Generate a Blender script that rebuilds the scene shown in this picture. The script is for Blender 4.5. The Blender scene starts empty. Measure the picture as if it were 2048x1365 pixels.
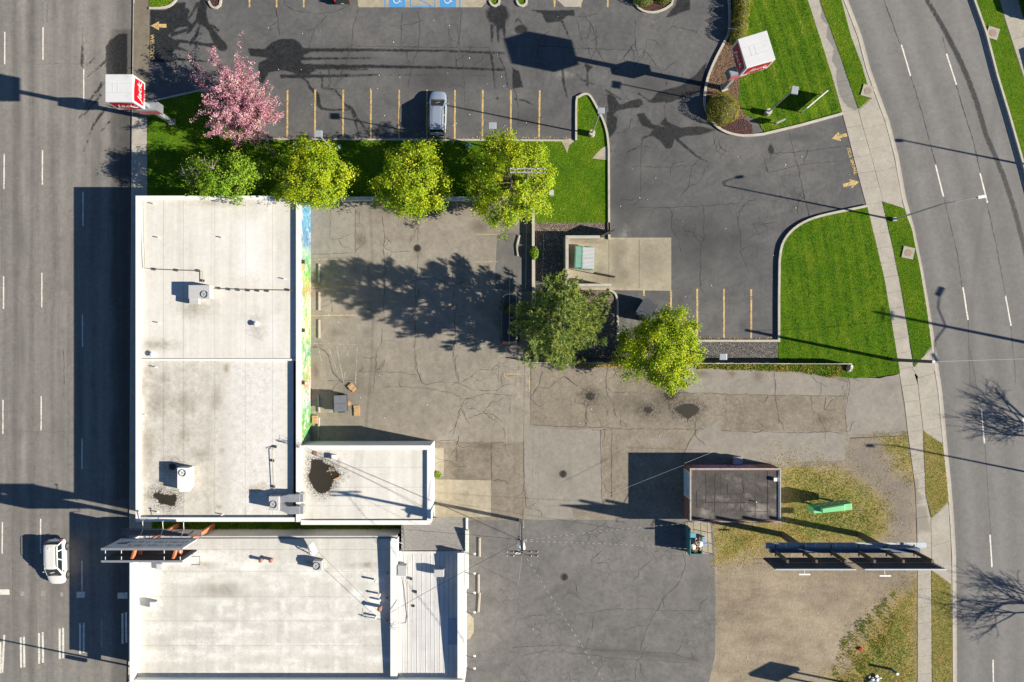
import bpy, bmesh, math, random
import numpy as np
from mathutils import Vector, Matrix
from mathutils.geometry import delaunay_2d_cdt

# ------------------------------------------------------------------ survey
# The photograph is a straight-down drone view.  H = flying height in metres,
# S = ground pixels per metre.  at(x, y, z) turns a measured point whose real
# height is z into metres (x east, y north, z up), so things stand where they stand.
H, S, CX, CY = 80.0, 20.0, 1024.0, 682.5
def at(x, y, z=0.0):
    k = (H - z) / (H * S)
    return Vector(((x - CX) * k, (CY - y) * k, z))
def g2(p):
    return ((p[0] - CX) / S, (CY - p[1]) / S)
def zz(ox, oy, pts, s=3.412):
    return [(ox + p[0] / s, oy + p[1] / s) + tuple(p[2:]) for p in pts]
R = math.radians
random.seed(7)
rng = np.random.default_rng(7)

SC = bpy.context.scene
COL = SC.collection

# ------------------------------------------------------------------ camera
cd = bpy.data.cameras.new('camera')
cd.sensor_width = 36.0
cd.lens = 36.0 * H / (2048.0 / S)
cd.clip_start = 0.5
cd.clip_end = 2000.0
cam = bpy.data.objects.new('camera', cd)
COL.objects.link(cam)
cam.location = (0, 0, H)
SC.camera = cam

# ------------------------------------------------------------------ light
SUN_EL = R(27.3)
SUN_AZ = R(-11.4)            # direction towards the sun, measured from +x (the sun stands east-south-east)
world = bpy.data.worlds.new("World")
SC.world = world
world.use_nodes = True
wn = world.node_tree
bg = wn.nodes['Background']
sky = wn.nodes.new('ShaderNodeTexSky')
sky.sky_type = 'NISHITA'
sky.sun_disc = False
sky.sun_elevation = SUN_EL
sky.sun_rotation = R(90) - SUN_AZ
sky.air_density = 1.0
sky.dust_density = 0.1
sky.ozone_density = 6.0
wn.links.new(sky.outputs[0], bg.inputs[0])
bg.inputs[1].default_value = 0.05
sd = bpy.data.lights.new('sun', 'SUN')
sd.energy = 4.8
sd.angle = R(0.53)
sd.color = (1.0, 0.92, 0.79)
sun = bpy.data.objects.new('sun', sd)
COL.objects.link(sun)
dirv = Vector((math.cos(SUN_EL) * math.cos(SUN_AZ), math.cos(SUN_EL) * math.sin(SUN_AZ), math.sin(SUN_EL)))
sun.rotation_euler = dirv.to_track_quat('Z', 'Y').to_euler()
sun.location = dirv * 100
SC.view_settings.view_transform = 'Standard'
SC.view_settings.look = 'None'
SC.view_settings.exposure = 1.12
SC.view_settings.gamma = 1.0
SC.view_settings.use_curve_mapping = False

# ------------------------------------------------------------------ helpers: objects
def tag(o, label=None, cat=None, group=None, kind=None):
    if label: o['label'] = label
    if cat: o['category'] = cat
    if group: o['group'] = group
    if kind: o['kind'] = kind
    return o
def thing(name, label, cat, loc=(0, 0, 0), group=None):
    o = bpy.data.objects.new(name, None)
    o.empty_display_size = 0.3
    COL.objects.link(o)
    o.location = loc
    return tag(o, label, cat, group)
def wloc(o):
    v = Vector((0, 0, 0))
    while o is not None:
        v = v + Vector(o.location)
        o = o.parent
    return v
class MB:
    """collects boxes, prisms and tubes in world metres; .obj() links them as one mesh object"""
    def __init__(s): s.v = []; s.f = []; s.m = []
    def add(s, vs, fs, mi=0):
        n = len(s.v); s.v += [tuple(p) for p in vs]
        s.f += [tuple(i + n for i in f) for f in fs]; s.m += [mi] * len(fs); return s
    def box(s, c, d, rz=0.0, mi=0, rx=0.0, ry=0.0):
        M = Matrix.Translation(c) @ Matrix.Rotation(rz, 4, 'Z') @ Matrix.Rotation(ry, 4, 'Y') @ Matrix.Rotation(rx, 4, 'X')
        vs = [M @ Vector((sx * d[0] / 2, sy * d[1] / 2, sz * d[2] / 2)) for sz in (-1, 1) for sx, sy in ((-1, -1), (1, -1), (1, 1), (-1, 1))]
        return s.add(vs, [(3, 2, 1, 0), (4, 5, 6, 7), (0, 1, 5, 4), (1, 2, 6, 5), (2, 3, 7, 6), (3, 0, 4, 7)], mi)
    def bar(s, a, b, w, h, mi=0):
        a = Vector(a); b = Vector(b); d = (b - a); L = d.length
        if L < 1e-6: return s
        d.normalize()
        u = d.cross(Vector((0, 0, 1)))
        if u.length < 1e-4: u = Vector((1, 0, 0))
        u.normalize(); n = u.cross(d)
        vs = [p + u * (sx * w / 2) + n * (sy * h / 2) for p in (a, b) for sx, sy in ((-1, -1), (1, -1), (1, 1), (-1, 1))]
        return s.add(vs, [(0, 1, 2, 3), (7, 6, 5, 4), (4, 5, 1, 0), (5, 6, 2, 1), (6, 7, 3, 2), (7, 4, 0, 3)], mi)
    def prism(s, poly, z0, z1, mi=0, bottom=False):
        a = sum(poly[i][0] * poly[(i + 1) % len(poly)][1] - poly[(i + 1) % len(poly)][0] * poly[i][1] for i in range(len(poly)))
        if a < 0: poly = poly[::-1]
        n = len(poly)
        vs = [(p[0], p[1], z0) for p in poly] + [(p[0], p[1], z1) for p in poly]
        fs = [tuple(range(n, 2 * n))] + [(i, (i + 1) % n, n + (i + 1) % n, n + i) for i in range(n)]
        if bottom: fs.append(tuple(range(n - 1, -1, -1)))
        return s.add(vs, fs, mi)
    def tube(s, pts, r, n=6, r2=None, cap=True, mi=0):
        pts = [Vector(p) for p in pts]; N = len(pts); vs = []
        r2 = r if r2 is None else r2
        ref = Vector((0.31, 0.17, 0.93)).normalized()
        for i, p in enumerate(pts):
            d = (pts[min(i + 1, N - 1)] - pts[max(i - 1, 0)])
            if d.length < 1e-7: d = Vector((0, 0, 1))
            d.normalize()
            u = d.cross(ref)
            if u.length < 0.05: u = d.cross(Vector((1, 0, 0)))
            u.normalize(); w = d.cross(u)
            rr = r[i] if isinstance(r, (list, tuple)) else r + (r2 - r) * i / max(N - 1, 1)
            vs += [p + (u * math.cos(2 * math.pi * j / n) + w * math.sin(2 * math.pi * j / n)) * rr for j in range(n)]
        fs = [(i * n + j, i * n + (j + 1) % n, (i + 1) * n + (j + 1) % n, (i + 1) * n + j) for i in range(N - 1) for j in range(n)]
        if cap: fs += [tuple(range(n - 1, -1, -1)), tuple(range((N - 1) * n, N * n))]
        return s.add(vs, fs, mi)
    def cyl(s, x, y, z0, z1, r, n=12, r2=None, mi=0):
        r2 = r if r2 is None else r2
        vs = [(x + r * math.cos(2 * math.pi * j / n), y + r * math.sin(2 * math.pi * j / n), z0) for j in range(n)] + \
             [(x + r2 * math.cos(2 * math.pi * j / n), y + r2 * math.sin(2 * math.pi * j / n), z1) for j in range(n)]
        return s.add(vs, [tuple(range(n - 1, -1, -1)), tuple(range(n, 2 * n))] + [(j, (j + 1) % n, n + (j + 1) % n, n + j) for j in range(n)], mi)
    def dome(s, c, r, n=12, m=6, zs=1.0, jit=0.0, mi=0, full=False):
        vs = []; lo = -math.pi / 2 if full else 0.0
        for i in range(m + 1):
            t = lo + (math.pi / 2 - lo) * i / m
            for j in range(n):
                a = 2 * math.pi * j / n; q = 1 + random.uniform(-jit, jit)
                vs.append((c[0] + r[0] * math.cos(t) * math.cos(a) * q, c[1] + r[1] * math.cos(t) * math.sin(a) * q, c[2] + r[2] * math.sin(t) * zs * q))
        fs = [(i * n + j, i * n + (j + 1) % n, (i + 1) * n + (j + 1) % n, (i + 1) * n + j) for i in range(m) for j in range(n)]
        return s.add(vs, fs, mi)
    def quad(s, a, b, c, d, mi=0): return s.add([a, b, c, d], [(0, 1, 2, 3)], mi)
    def obj(s, name, mats, parent=None, smooth=False, bevel=0.0, **kw):
        me = bpy.data.meshes.new(name)
        off = wloc(parent) if parent is not None else Vector((0, 0, 0))
        me.from_pydata([(p[0] - off.x, p[1] - off.y, p[2] - off.z) for p in s.v], [], s.f)
        if not isinstance(mats, (list, tuple)): mats = [mats]
        for m in mats: me.materials.append(m)
        if len(mats) > 1: me.polygons.foreach_set('material_index', s.m)
        if smooth: me.polygons.foreach_set('use_smooth', [True] * len(me.polygons))
        me.update()
        o = bpy.data.objects.new(name, me)
        COL.objects.link(o)
        if parent is not None: o.parent = parent
        if bevel:
            b = o.modifiers.new('bevel', 'BEVEL'); b.width = bevel; b.segments = 2; b.limit_method = 'ANGLE'
        return tag(o, kw.get('label'), kw.get('cat'), kw.get('group'), kw.get('kind'))
def np_mesh(name, V, F, mat, attrs=None, parent=None, smooth=False, **kw):
    me = bpy.data.meshes.new(name)
    V = np.asarray(V, dtype=np.float32); F = np.asarray(F, dtype=np.int32)
    if parent is not None:
        V = V - np.array(wloc(parent), dtype=np.float32)
    n = F.shape[1]
    me.vertices.add(len(V)); me.vertices.foreach_set('co', V.ravel())
    me.loops.add(F.size); me.loops.foreach_set('vertex_index', F.ravel())
    me.polygons.add(len(F))
    me.polygons.foreach_set('loop_start', np.arange(0, F.size, n, dtype=np.int32))
    me.polygons.foreach_set('loop_total', np.full(len(F), n, dtype=np.int32))
    if smooth: me.polygons.foreach_set('use_smooth', np.ones(len(F), dtype=bool))
    me.materials.append(mat)
    for k, a in (attrs or {}).items():
        at_ = me.attributes.new(k, 'FLOAT', 'POINT'); at_.data.foreach_set('value', np.asarray(a, dtype=np.float32))
    me.update(calc_edges=True)
    o = bpy.data.objects.new(name, me)
    COL.objects.link(o)
    if parent is not None: o.parent = parent
    return tag(o, kw.get('label'), kw.get('cat'), kw.get('group'), kw.get('kind'))
def copy_tree(o, parent=None):
    c = o.copy(); COL.objects.link(c); c.parent = parent
    for ch in o.children: copy_tree(ch, c)
    return c

# ------------------------------------------------------------------ helpers: materials
STAINS_AND_SHADOWS = ('wet_or_shade', 'dark', 'pale', 'rust', 'pool', 'grassy')     # stored + 3 m, so that a mesh without them reads as clean
class NT:
    def __init__(s, name):
        s.mat = bpy.data.materials.new(name); s.mat.use_nodes = True
        s.t = s.mat.node_tree; s.n = s.t.nodes
        s.b = s.n['Principled BSDF']; s.out = s.n['Material Output']
    def lk(s, a, b): s.t.links.new(a, b)
    def _in(s, sock, v):
        if v is None: return
        if isinstance(v, (int, float)): sock.default_value = v
        elif isinstance(v, (tuple, list)):
            sock.default_value = tuple(v) + ((1.0,) if len(v) == 3 and len(sock.default_value) == 4 else ())
        else: s.lk(v, sock)
    def pos(s): return s.n.new('ShaderNodeNewGeometry').outputs['Position']
    def attr(s, name):
        a = s.n.new('ShaderNodeAttribute'); a.attribute_name = name
        return s.math('SUBTRACT', a.outputs['Fac'], 3.0) if name in STAINS_AND_SHADOWS else a.outputs['Fac']
    def noise(s, scale, detail=3.0, rough=0.55, vec=None, sx=1, sy=1, sz=1, dist=0.0, rz=0.0):
        vec = vec or s.pos()
        if (sx, sy, sz) != (1, 1, 1) or rz:
            m = s.n.new('ShaderNodeMapping'); s.lk(vec, m.inputs[0]); m.inputs['Rotation'].default_value = (0, 0, rz); m.inputs['Scale'].default_value = (sx, sy, sz); vec = m.outputs[0]
        t = s.n.new('ShaderNodeTexNoise'); s.lk(vec, t.inputs['Vector'])
        t.inputs['Scale'].default_value = scale; t.inputs['Detail'].default_value = detail; t.inputs['Roughness'].default_value = rough
        t.inputs['Distortion'].default_value = dist
        return t.outputs['Fac']
    def voro(s, scale, feature='F1', vec=None, out='Distance'):
        t = s.n.new('ShaderNodeTexVoronoi'); t.feature = feature; s.lk(vec or s.pos(), t.inputs['Vector']); t.inputs['Scale'].default_value = scale
        return t.outputs[out]
    def math(s, op, a, b=0.0, c=None, clamp=False):
        m = s.n.new('ShaderNodeMath'); m.operation = op; m.use_clamp = clamp
        s._in(m.inputs[0], a); s._in(m.inputs[1], b)
        if c is not None: s._in(m.inputs[2], c)
        return m.outputs[0]
    def rng(s, v, a, b, c=0.0, d=1.0, smooth=False):
        m = s.n.new('ShaderNodeMapRange'); m.clamp = True
        if smooth: m.interpolation_type = 'SMOOTHSTEP'
        s._in(m.inputs[0], v); m.inputs[1].default_value = a; m.inputs[2].default_value = b; m.inputs[3].default_value = c; m.inputs[4].default_value = d
        return m.outputs[0]
    def mix(s, f, a, b, mode='MIX'):
        m = s.n.new('ShaderNodeMixRGB'); m.blend_type = mode
        s._in(m.inputs[0], f); s._in(m.inputs[1], a); s._in(m.inputs[2], b); return m.outputs[0]
    def ramp(s, f, stops):
        r = s.n.new('ShaderNodeValToRGB'); s._in(r.inputs[0], f)
        e = r.color_ramp.elements
        while len(e) < len(stops): e.new(0.5)
        for i, (p, c) in enumerate(stops): e[i].position = p; e[i].color = tuple(c) + (1.0,)
        return r.outputs[0]
    def grey(s, v):
        c = s.n.new('ShaderNodeCombineColor'); 
        for i in range(3): s._in(c.inputs[i], v)
        return c.outputs[0]
    def bump(s, h, strength=0.3, dist=0.02):
        b = s.n.new('ShaderNodeBump'); b.inputs['Strength'].default_value = strength; b.inputs['Distance'].default_value = dist
        s.lk(h, b.inputs['Height']); s.lk(b.outputs[0], s.b.inputs['Normal'])
    def done(s, col=None, rough=0.8, metal=0.0, spec=None):
        s._in(s.b.inputs['Base Color'], col); s._in(s.b.inputs['Roughness'], rough); s._in(s.b.inputs['Metallic'], metal)
        if spec is not None: s._in(s.b.inputs['Specular IOR Level'], spec)
        return s.mat

def plain(name, c, rough=0.6, metal=0.0, var=0.12, scale=3.0, dirt=None, bump=0.0):
    """paint, metal, plastic: base colour with broken tone and some dirt"""
    n = NT(name)
    f = n.noise(scale, 4, 0.6); f2 = n.noise(scale * 9, 3, 0.6)
    k = n.math('ADD', n.math('MULTIPLY', f, 0.7), n.math('MULTIPLY', f2, 0.3))
    col = n.mix(n.rng(k, 0.3, 0.7), tuple(x * (1 - var) for x in c), tuple(min(1, x * (1 + var)) for x in c))
    if dirt: col = n.mix(n.rng(n.noise(scale * 0.6, 5, 0.7), 0.52, 0.75, 0, 0.8), col, dirt)
    if bump: n.bump(f2, bump, 0.01)
    return n.done(col, rough, metal)

def surface(name, ca, cb, speck=0.25, wear=0.0, crackle=0.0, light=(0.3, 0.28, 0.25), brown=(0.10, 0.075, 0.05), stretch=None, wetcol=0.15, big=0.09, fine=10, rough=0.9, streak=0.0, srz=0.0, blot=0.14, dirtc=(0.32, 0.32, 0.33), darkk=0.5):
    """asphalt, concrete, membrane: two tones in broad patches, grain, stains and painted shadows read from the
    sheet's own attributes (wet_or_shade / dark / pale / rust, in metres inside the edge of the stain or shadow)"""
    n = NT(name); P = n.pos()
    f = n.math('ADD', n.math('MULTIPLY', n.noise(big, 4, 0.62, P), 0.6), n.math('MULTIPLY', n.noise(big * 7, 4, 0.65, P), 0.4))
    col = n.mix(n.rng(f, 0.36, 0.64), ca, cb)
    if streak:
        st = n.noise(1.0, 4, 0.6, P, 1.1, 0.045, 1, rz=srz)
        col = n.mix(streak, col, n.mix(n.rng(st, 0.3, 0.7), tuple(x * 0.7 for x in ca), tuple(x * 1.25 for x in cb)))
    g = n.noise(fine, 3, 0.75, P); g2_ = n.noise(fine * 0.22, 3, 0.7, P)
    gg = n.math('ADD', n.math('MULTIPLY', g, 0.55), n.math('MULTIPLY', g2_, 0.45))
    col = n.mix(1.0, col, n.grey(n.rng(gg, 0.32, 0.68, 1 - speck * 1.35, 1 + speck * 1.35)), 'MULTIPLY')
    bl = n.math('ADD', n.math('MULTIPLY', n.noise(0.55, 5, 0.75, P, dist=0.8), 0.6), n.math('MULTIPLY', n.noise(2.7, 5, 0.75, P), 0.4))
    col = n.mix(1.0, col, n.grey(n.rng(bl, 0.32, 0.68, 1 - blot, 1 + blot)), 'MULTIPLY')
    w1 = n.noise(2.2, 5, 0.7, P); w2 = n.noise(9.0, 4, 0.7, P)
    wob = n.math('ADD', n.math('MULTIPLY', n.math('SUBTRACT', w1, 0.5), 1.0), n.math('MULTIPLY', n.math('SUBTRACT', w2, 0.5), 0.8))
    soft = n.math('MULTIPLY', wob, 0.7)
    pale = n.rng(n.math('ADD', n.attr('pale'), n.math('MULTIPLY', wob, 0.9)), -0.15, 0.6, 0, 1, True)
    col = n.mix(n.math('MULTIPLY', pale, 0.75), col, light)
    rust = n.rng(n.math('ADD', n.attr('rust'), soft), -0.1, 0.5, 0, 1, True)
    col = n.mix(n.math('MULTIPLY', rust, 0.7), col, brown)
    dk = n.rng(n.math('ADD', n.attr('dark'), n.math('MULTIPLY', wob, 0.9)), -0.25, 0.65, 0, 1, True)
    col = n.mix(n.math('MULTIPLY', dk, darkk), col, n.mix(1.0, col, dirtc, 'MULTIPLY'))
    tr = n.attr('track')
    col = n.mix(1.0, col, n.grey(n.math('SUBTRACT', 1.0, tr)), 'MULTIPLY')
    if crackle:
        wv = n.n.new('ShaderNodeVectorMath'); wv.operation = 'ADD'
        nv = n.n.new('ShaderNodeTexNoise'); nv.inputs['Scale'].default_value = 1.3; nv.inputs['Detail'].default_value = 4; n.lk(P, nv.inputs['Vector'])
        n.lk(P, wv.inputs[0]); n.lk(nv.outputs['Color'], wv.inputs[1])
        d = n.voro(0.95, 'DISTANCE_TO_EDGE', wv.outputs[0])
        zone_ = n.rng(n.math('ADD', n.noise(0.13, 3, 0.6, P), n.math('MULTIPLY', n.attr('cracked'), 0.3)), 0.49, 0.62)
        ln = n.math('MULTIPLY', n.rng(d, 0.008, 0.03, 1, 0), zone_)
        col = n.mix(n.math('MULTIPLY', ln, crackle), col, n.mix(1.0, col, (0.3, 0.3, 0.3), 'MULTIPLY'))
    wet_or_shade = n.rng(n.math('ADD', n.attr('wet_or_shade'), n.math('MULTIPLY', wob, 0.40)), -0.05, 0.10, 0, 1, True)
    wc = n.mix(1.0, col, (wetcol, wetcol * 1.06, wetcol * 1.12), 'MULTIPLY')
    col = n.mix(n.math('MULTIPLY', wet_or_shade, n.rng(n.noise(5, 3, 0.7, P), 0.3, 0.6, 0.75, 1.0)), col, wc)
    pud = n.rng(n.math('ADD', n.attr('pool'), n.math('MULTIPLY', wob, 0.35)), -0.02, 0.07, 0, 1, True)
    rim = n.math('MULTIPLY', n.rng(n.math('ADD', n.attr('pool'), n.math('MULTIPLY', wob, 0.8)), -0.95, 0.0, 0, 1), n.rng(n.noise(7, 3, 0.7, P), 0.45, 0.56))
    col = n.mix(n.math('MULTIPLY', rim, 0.85), col, (0.03, 0.026, 0.02))
    col = n.mix(pud, col, (0.030, 0.026, 0.018))
    n.bump(gg, 0.25, 0.02)
    ro = n.math('SUBTRACT', rough, n.math('MULTIPLY', n.math('MAXIMUM', wet_or_shade, pud), 0.35))
    return n.done(col, ro, 0, 0.3)

def paint_on(name, c, under, wear=0.5, sc=7.0):
    n = NT(name)
    w = n.math('ADD', n.math('MULTIPLY', n.noise(sc, 4, 0.7), 0.7), n.math('MULTIPLY', n.noise(1.3, 3, 0.6), 0.3))
    col = n.mix(n.rng(w, wear - 0.06, wear + 0.08), under, c)
    col = n.mix(1.0, col, n.grey(n.rng(n.noise(25, 2), 0.3, 0.7, 0.85, 1.1)), 'MULTIPLY')
    return n.done(col, 0.8)

# stains: numpy fields over a sheet's vertices (P in metres), positive inside, in metres
def f_line(P, lines):
    out = np.full(len(P), -9.0)
    for L in lines:
        for a, b in zip(L[:-1], L[1:]):
            wa = a[2] if len(a) > 2 else 0.15; wb = b[2] if len(b) > 2 else wa
            A = np.array(g2(a)); B = np.array(g2(b)); d = B - A; q = max(d @ d, 1e-9)
            t = np.clip(((P - A) @ d) / q, 0, 1)
            out = np.maximum(out, wa + (wb - wa) * t - np.hypot(*(P - A - t[:, None] * d).T))
    return out
def f_poly(P, polys):
    out = np.full(len(P), -9.0)
    for poly in polys:
        Q = np.array([g2(p) for p in poly]); ins = np.zeros(len(P), bool); dm = np.full(len(P), 1e9)
        for A, B in zip(Q, np.roll(Q, -1, axis=0)):
            d = B - A; t = np.clip(((P - A) @ d) / max(d @ d, 1e-9), 0, 1)
            dm = np.minimum(dm, np.hypot(*(P - A - t[:, None] * d).T))
            c = (A[1] > P[:, 1]) != (B[1] > P[:, 1])
            with np.errstate(divide='ignore', invalid='ignore'):
                xi = (B[0] - A[0]) * (P[:, 1] - A[1]) / (B[1] - A[1]) + A[0]
            ins ^= c & (P[:, 0] < xi)
        out = np.maximum(out, np.where(ins, dm, -dm))
    return out
def f_blob(P, blobs):
    out = np.full(len(P), -9.0)
    for x, y, r, *rest in blobs:
        ry = rest[0] if rest else r; c = np.array(g2((x, y)))
        q = np.hypot((P[:, 0] - c[0]) / (r / S), (P[:, 1] - c[1]) / (ry / S))
        out = np.maximum(out, (1 - q) * min(min(r, ry) / S, 0.55))
    return out
def inside(P, poly):
    Q = np.asarray(poly, float); ins = np.zeros(len(P), bool)
    for A, B in zip(Q, np.roll(Q, -1, axis=0)):
        c = (A[1] > P[:, 1]) != (B[1] > P[:, 1])
        with np.errstate(divide='ignore', invalid='ignore'):
            xi = (B[0] - A[0]) * (P[:, 1] - A[1]) / (B[1] - A[1]) + A[0]
        ins ^= c & (P[:, 0] < xi)
    return ins
def sheet(name, poly, z, mat, res=0.25, fields=None, parent=None, jag=0.0, img=True, zf=None, **kw):
    """a flat ground or roof sheet with enough vertices to carry its stains"""
    Q = [Vector(at(p[0], p[1], z)[:2]) if img else Vector(p[:2]) for p in poly]
    B = []
    for a, b in zip(Q, Q[1:] + Q[:1]):
        n = max(1, int((b - a).length / (res * 1.5)))
        nn = Vector((-(b - a).y, (b - a).x)).normalized() if (b - a).length else Vector((0, 0))
        for i in range(n):
            p = a.lerp(b, i / n)
            if jag and i: p = p + nn * random.uniform(-jag, jag)
            B.append(p)
    BP = np.array([tuple(p) for p in B])
    lo, hi = BP.min(0), BP.max(0)
    gx, gy = np.meshgrid(np.arange(lo[0] + res / 2, hi[0], res), np.arange(lo[1] + res / 2, hi[1], res))
    G = np.stack([gx.ravel(), gy.ravel()], 1) + rng.uniform(-0.15, 0.15, (gx.size, 2)) * res
    G = G[inside(G, BP)]
    dm = np.full(len(G), 1e9)
    for a, b in zip(BP, np.roll(BP, -1, axis=0)):
        near = (np.abs(G - (a + b) / 2).max(1) < res * 3 + np.abs(b - a).max())
        if near.any():
            d = b - a; t = np.clip(((G[near] - a) @ d) / max(d @ d, 1e-9), 0, 1)
            dm[near] = np.minimum(dm[near], np.hypot(*(G[near] - a - t[:, None] * d).T))
    G = G[dm > res * 0.45]
    pts = [Vector(p) for p in BP] + [Vector(p) for p in G]
    nb = len(BP)
    vs, _, fs, _, _, _ = delaunay_2d_cdt(pts, [(i, (i + 1) % nb) for i in range(nb)], [], 1, 1e-5)
    V = np.array([(p.x, p.y, z) for p in vs])
    if zf is not None: V[:, 2] = zf(V[:, 0], V[:, 1])
    F = np.array([f for f in fs if len(f) == 3])
    a, b, c = V[F[:, 0]], V[F[:, 1]], V[F[:, 2]]
    fl = ((b - a)[:, 0] * (c - a)[:, 1] - (b - a)[:, 1] * (c - a)[:, 0]) < 0
    F[fl] = F[fl][:, ::-1]
    at_ = {k: np.maximum(v + 3.0, 0.0) if k in STAINS_AND_SHADOWS else v for k, v in (fields(V[:, :2]) if fields else {}).items()}
    return np_mesh(name, V, F, mat, at_, parent, **kw)
def ribbon(mb, pts, w, z, jit=0.05, step=0.3, taper=True):
    """an uneven strip along a measured line: cracks, tar, hose"""
    P = [Vector(at(p[0], p[1], z)) for p in pts]; path = []
    for a, b in zip(P[:-1], P[1:]):
        n = max(1, int((b - a).length / step))
        nn = Vector((-(b - a).y, (b - a).x, 0)).normalized()
        for i in range(n):
            q = a.lerp(b, i / n)
            if path: q = q + nn * random.uniform(-jit, jit)
            path.append(q)
    path.append(P[-1])
    N = len(path); vs = []
    for i, p in enumerate(path):
        d = path[min(i + 1, N - 1)] - path[max(i - 1, 0)]; nn = Vector((-d.y, d.x, 0)).normalized()
        ww = w * random.uniform(0.25, 1.2) * (0.35 if taper and i in (0, N - 1) else 1) / 2
        vs += [p + nn * ww, p - nn * ww]
    mb.add(vs, [(2 * i, 2 * i + 1, 2 * i + 3, 2 * i + 2) for i in range(N - 1)])
def branch_cracks(lines, n=2, length=30):
    out = []
    for L in lines:
        for _ in range(n):
            i = random.randrange(len(L)); x, y = L[i][:2]; a = random.uniform(0, 6.28); q = [(x, y)]
            for _ in range(random.randint(2, 5)):
                a += random.uniform(-0.7, 0.7); x += math.cos(a) * length * random.uniform(0.3, 1) * 0.5; y += math.sin(a) * length * random.uniform(0.3, 1) * 0.5
                q.append((x, y))
            out.append(q)
    return out
# ================================================================== materials
M = {}
M['road_w'] = surface('worn_street_asphalt', (0.160, 0.150, 0.136), (0.215, 0.202, 0.182), 0.18, big=0.06, streak=0.45, crackle=0.25, blot=0.08)
M['road_e'] = surface('avenue_asphalt', (0.140, 0.136, 0.130), (0.170, 0.163, 0.155), 0.15, big=0.05, blot=0.07)
M['crack_n'] = plain('dark_lot_crack', (0.028, 0.027, 0.027), 0.95, 0, 0.3, 4)
M['lot_n'] = surface('restaurant_lot_asphalt', (0.072, 0.073, 0.074), (0.120, 0.117, 0.113), 0.2, crackle=0.6, big=0.08)
M['lot_old'] = surface('sun_bleached_asphalt', (0.192, 0.170, 0.138), (0.272, 0.244, 0.202), 0.18, crackle=0.6, big=0.1, light=(0.33, 0.30, 0.25))
M['lot_s'] = surface('south_lot_asphalt', (0.105, 0.102, 0.098), (0.165, 0.156, 0.145), 0.18, crackle=0.5, big=0.12, light=(0.20, 0.19, 0.17))
M['alley'] = surface('alley_asphalt', (0.158, 0.134, 0.102), (0.238, 0.206, 0.162), 0.26, crackle=0.6, big=0.14, fine=16)
M['patch'] = surface('pale_asphalt_patch', (0.215, 0.195, 0.168), (0.25, 0.228, 0.195), 0.13, big=0.15, crackle=0.2)
M['conc'] = surface('sidewalk_concrete', (0.31, 0.285, 0.24), (0.37, 0.34, 0.285), 0.10, big=0.35, light=(0.45, 0.42, 0.36))
M['conc_d'] = surface('damp_brown_concrete', (0.135, 0.115, 0.085), (0.185, 0.155, 0.115), 0.14, big=0.3)
M['conc_y'] = surface('yellowed_concrete_pad', (0.27, 0.238, 0.172), (0.36, 0.32, 0.238), 0.16, big=0.25, crackle=0.3, blot=0.12)
M['kerb'] = plain('kerb_concrete', (0.40, 0.37, 0.31), 0.9, 0, 0.12, 2.0, (0.26, 0.23, 0.18), 0.2)
M['crack'] = plain('open_crack', (0.065, 0.058, 0.050), 0.95, 0, 0.3, 4)
M['seam'] = plain('soft_seam', (0.105, 0.095, 0.08), 0.95, 0, 0.3, 4)
M['tar'] = plain('tar_seal', (0.03, 0.03, 0.032), 0.6, 0, 0.3, 4)
M['yel'] = paint_on('yellow_line_paint', (0.56, 0.385, 0.13), (0.15, 0.13, 0.10), 0.45)
M['yel_old'] = paint_on('faded_yellow_paint', (0.50, 0.38, 0.16), (0.22, 0.20, 0.17), 0.5)
M['wht'] = paint_on('white_road_paint', (0.66, 0.63, 0.55), (0.17, 0.16, 0.14), 0.41)
M['wht_old'] = paint_on('faded_white_paint', (0.42, 0.40, 0.35), (0.22, 0.20, 0.17), 0.52)
M['blu'] = paint_on('blue_stall_paint', (0.05, 0.24, 0.50), (0.28, 0.30, 0.30), 0.36)
def dirt_mat():
    n = NT('bare_dirt'); P = n.pos()
    f = n.math('ADD', n.math('MULTIPLY', n.noise(0.12, 5, 0.65, P), 0.55), n.math('MULTIPLY', n.noise(0.7, 5, 0.7, P, 0.5, 1.2, 1, rz=0.5), 0.45))
    col = n.ramp(f, [(0.34, (0.145, 0.122, 0.094)), (0.5, (0.25, 0.206, 0.148)), (0.64, (0.325, 0.272, 0.198))])
    col = n.mix(n.rng(n.math('ADD', n.attr('dark'), n.math('SUBTRACT', n.noise(0.9, 5, 0.7, P), 0.5)), -0.2, 0.6, 0, 0.8), col, (0.19, 0.165, 0.14))
    g = n.noise(16, 4, 0.75, P); g3 = n.noise(4, 4, 0.7, P)
    gr = n.rng(n.math('ADD', n.attr('grassy'), n.math('MULTIPLY', n.math('SUBTRACT', n.noise(0.9, 6, 0.72, P), 0.5), 3.4)), -0.8, 0.8)
    gcol = n.ramp(n.noise(0.5, 5, 0.7, P), [(0.3, (0.24, 0.20, 0.07)), (0.5, (0.28, 0.22, 0.065)), (0.68, (0.12, 0.155, 0.022))])
    col = n.mix(n.math('MULTIPLY', gr, 0.85), col, gcol)
    col = n.mix(1.0, col, n.grey(n.rng(n.math('ADD', n.math('MULTIPLY', g, 0.6), n.math('MULTIPLY', g3, 0.4)), 0.3, 0.7, 0.72, 1.25)), 'MULTIPLY')
    n.bump(g3, 0.5, 0.06)
    return n.done(col, 0.95, 0, 0.1)
M['dirt'] = dirt_mat()
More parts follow.
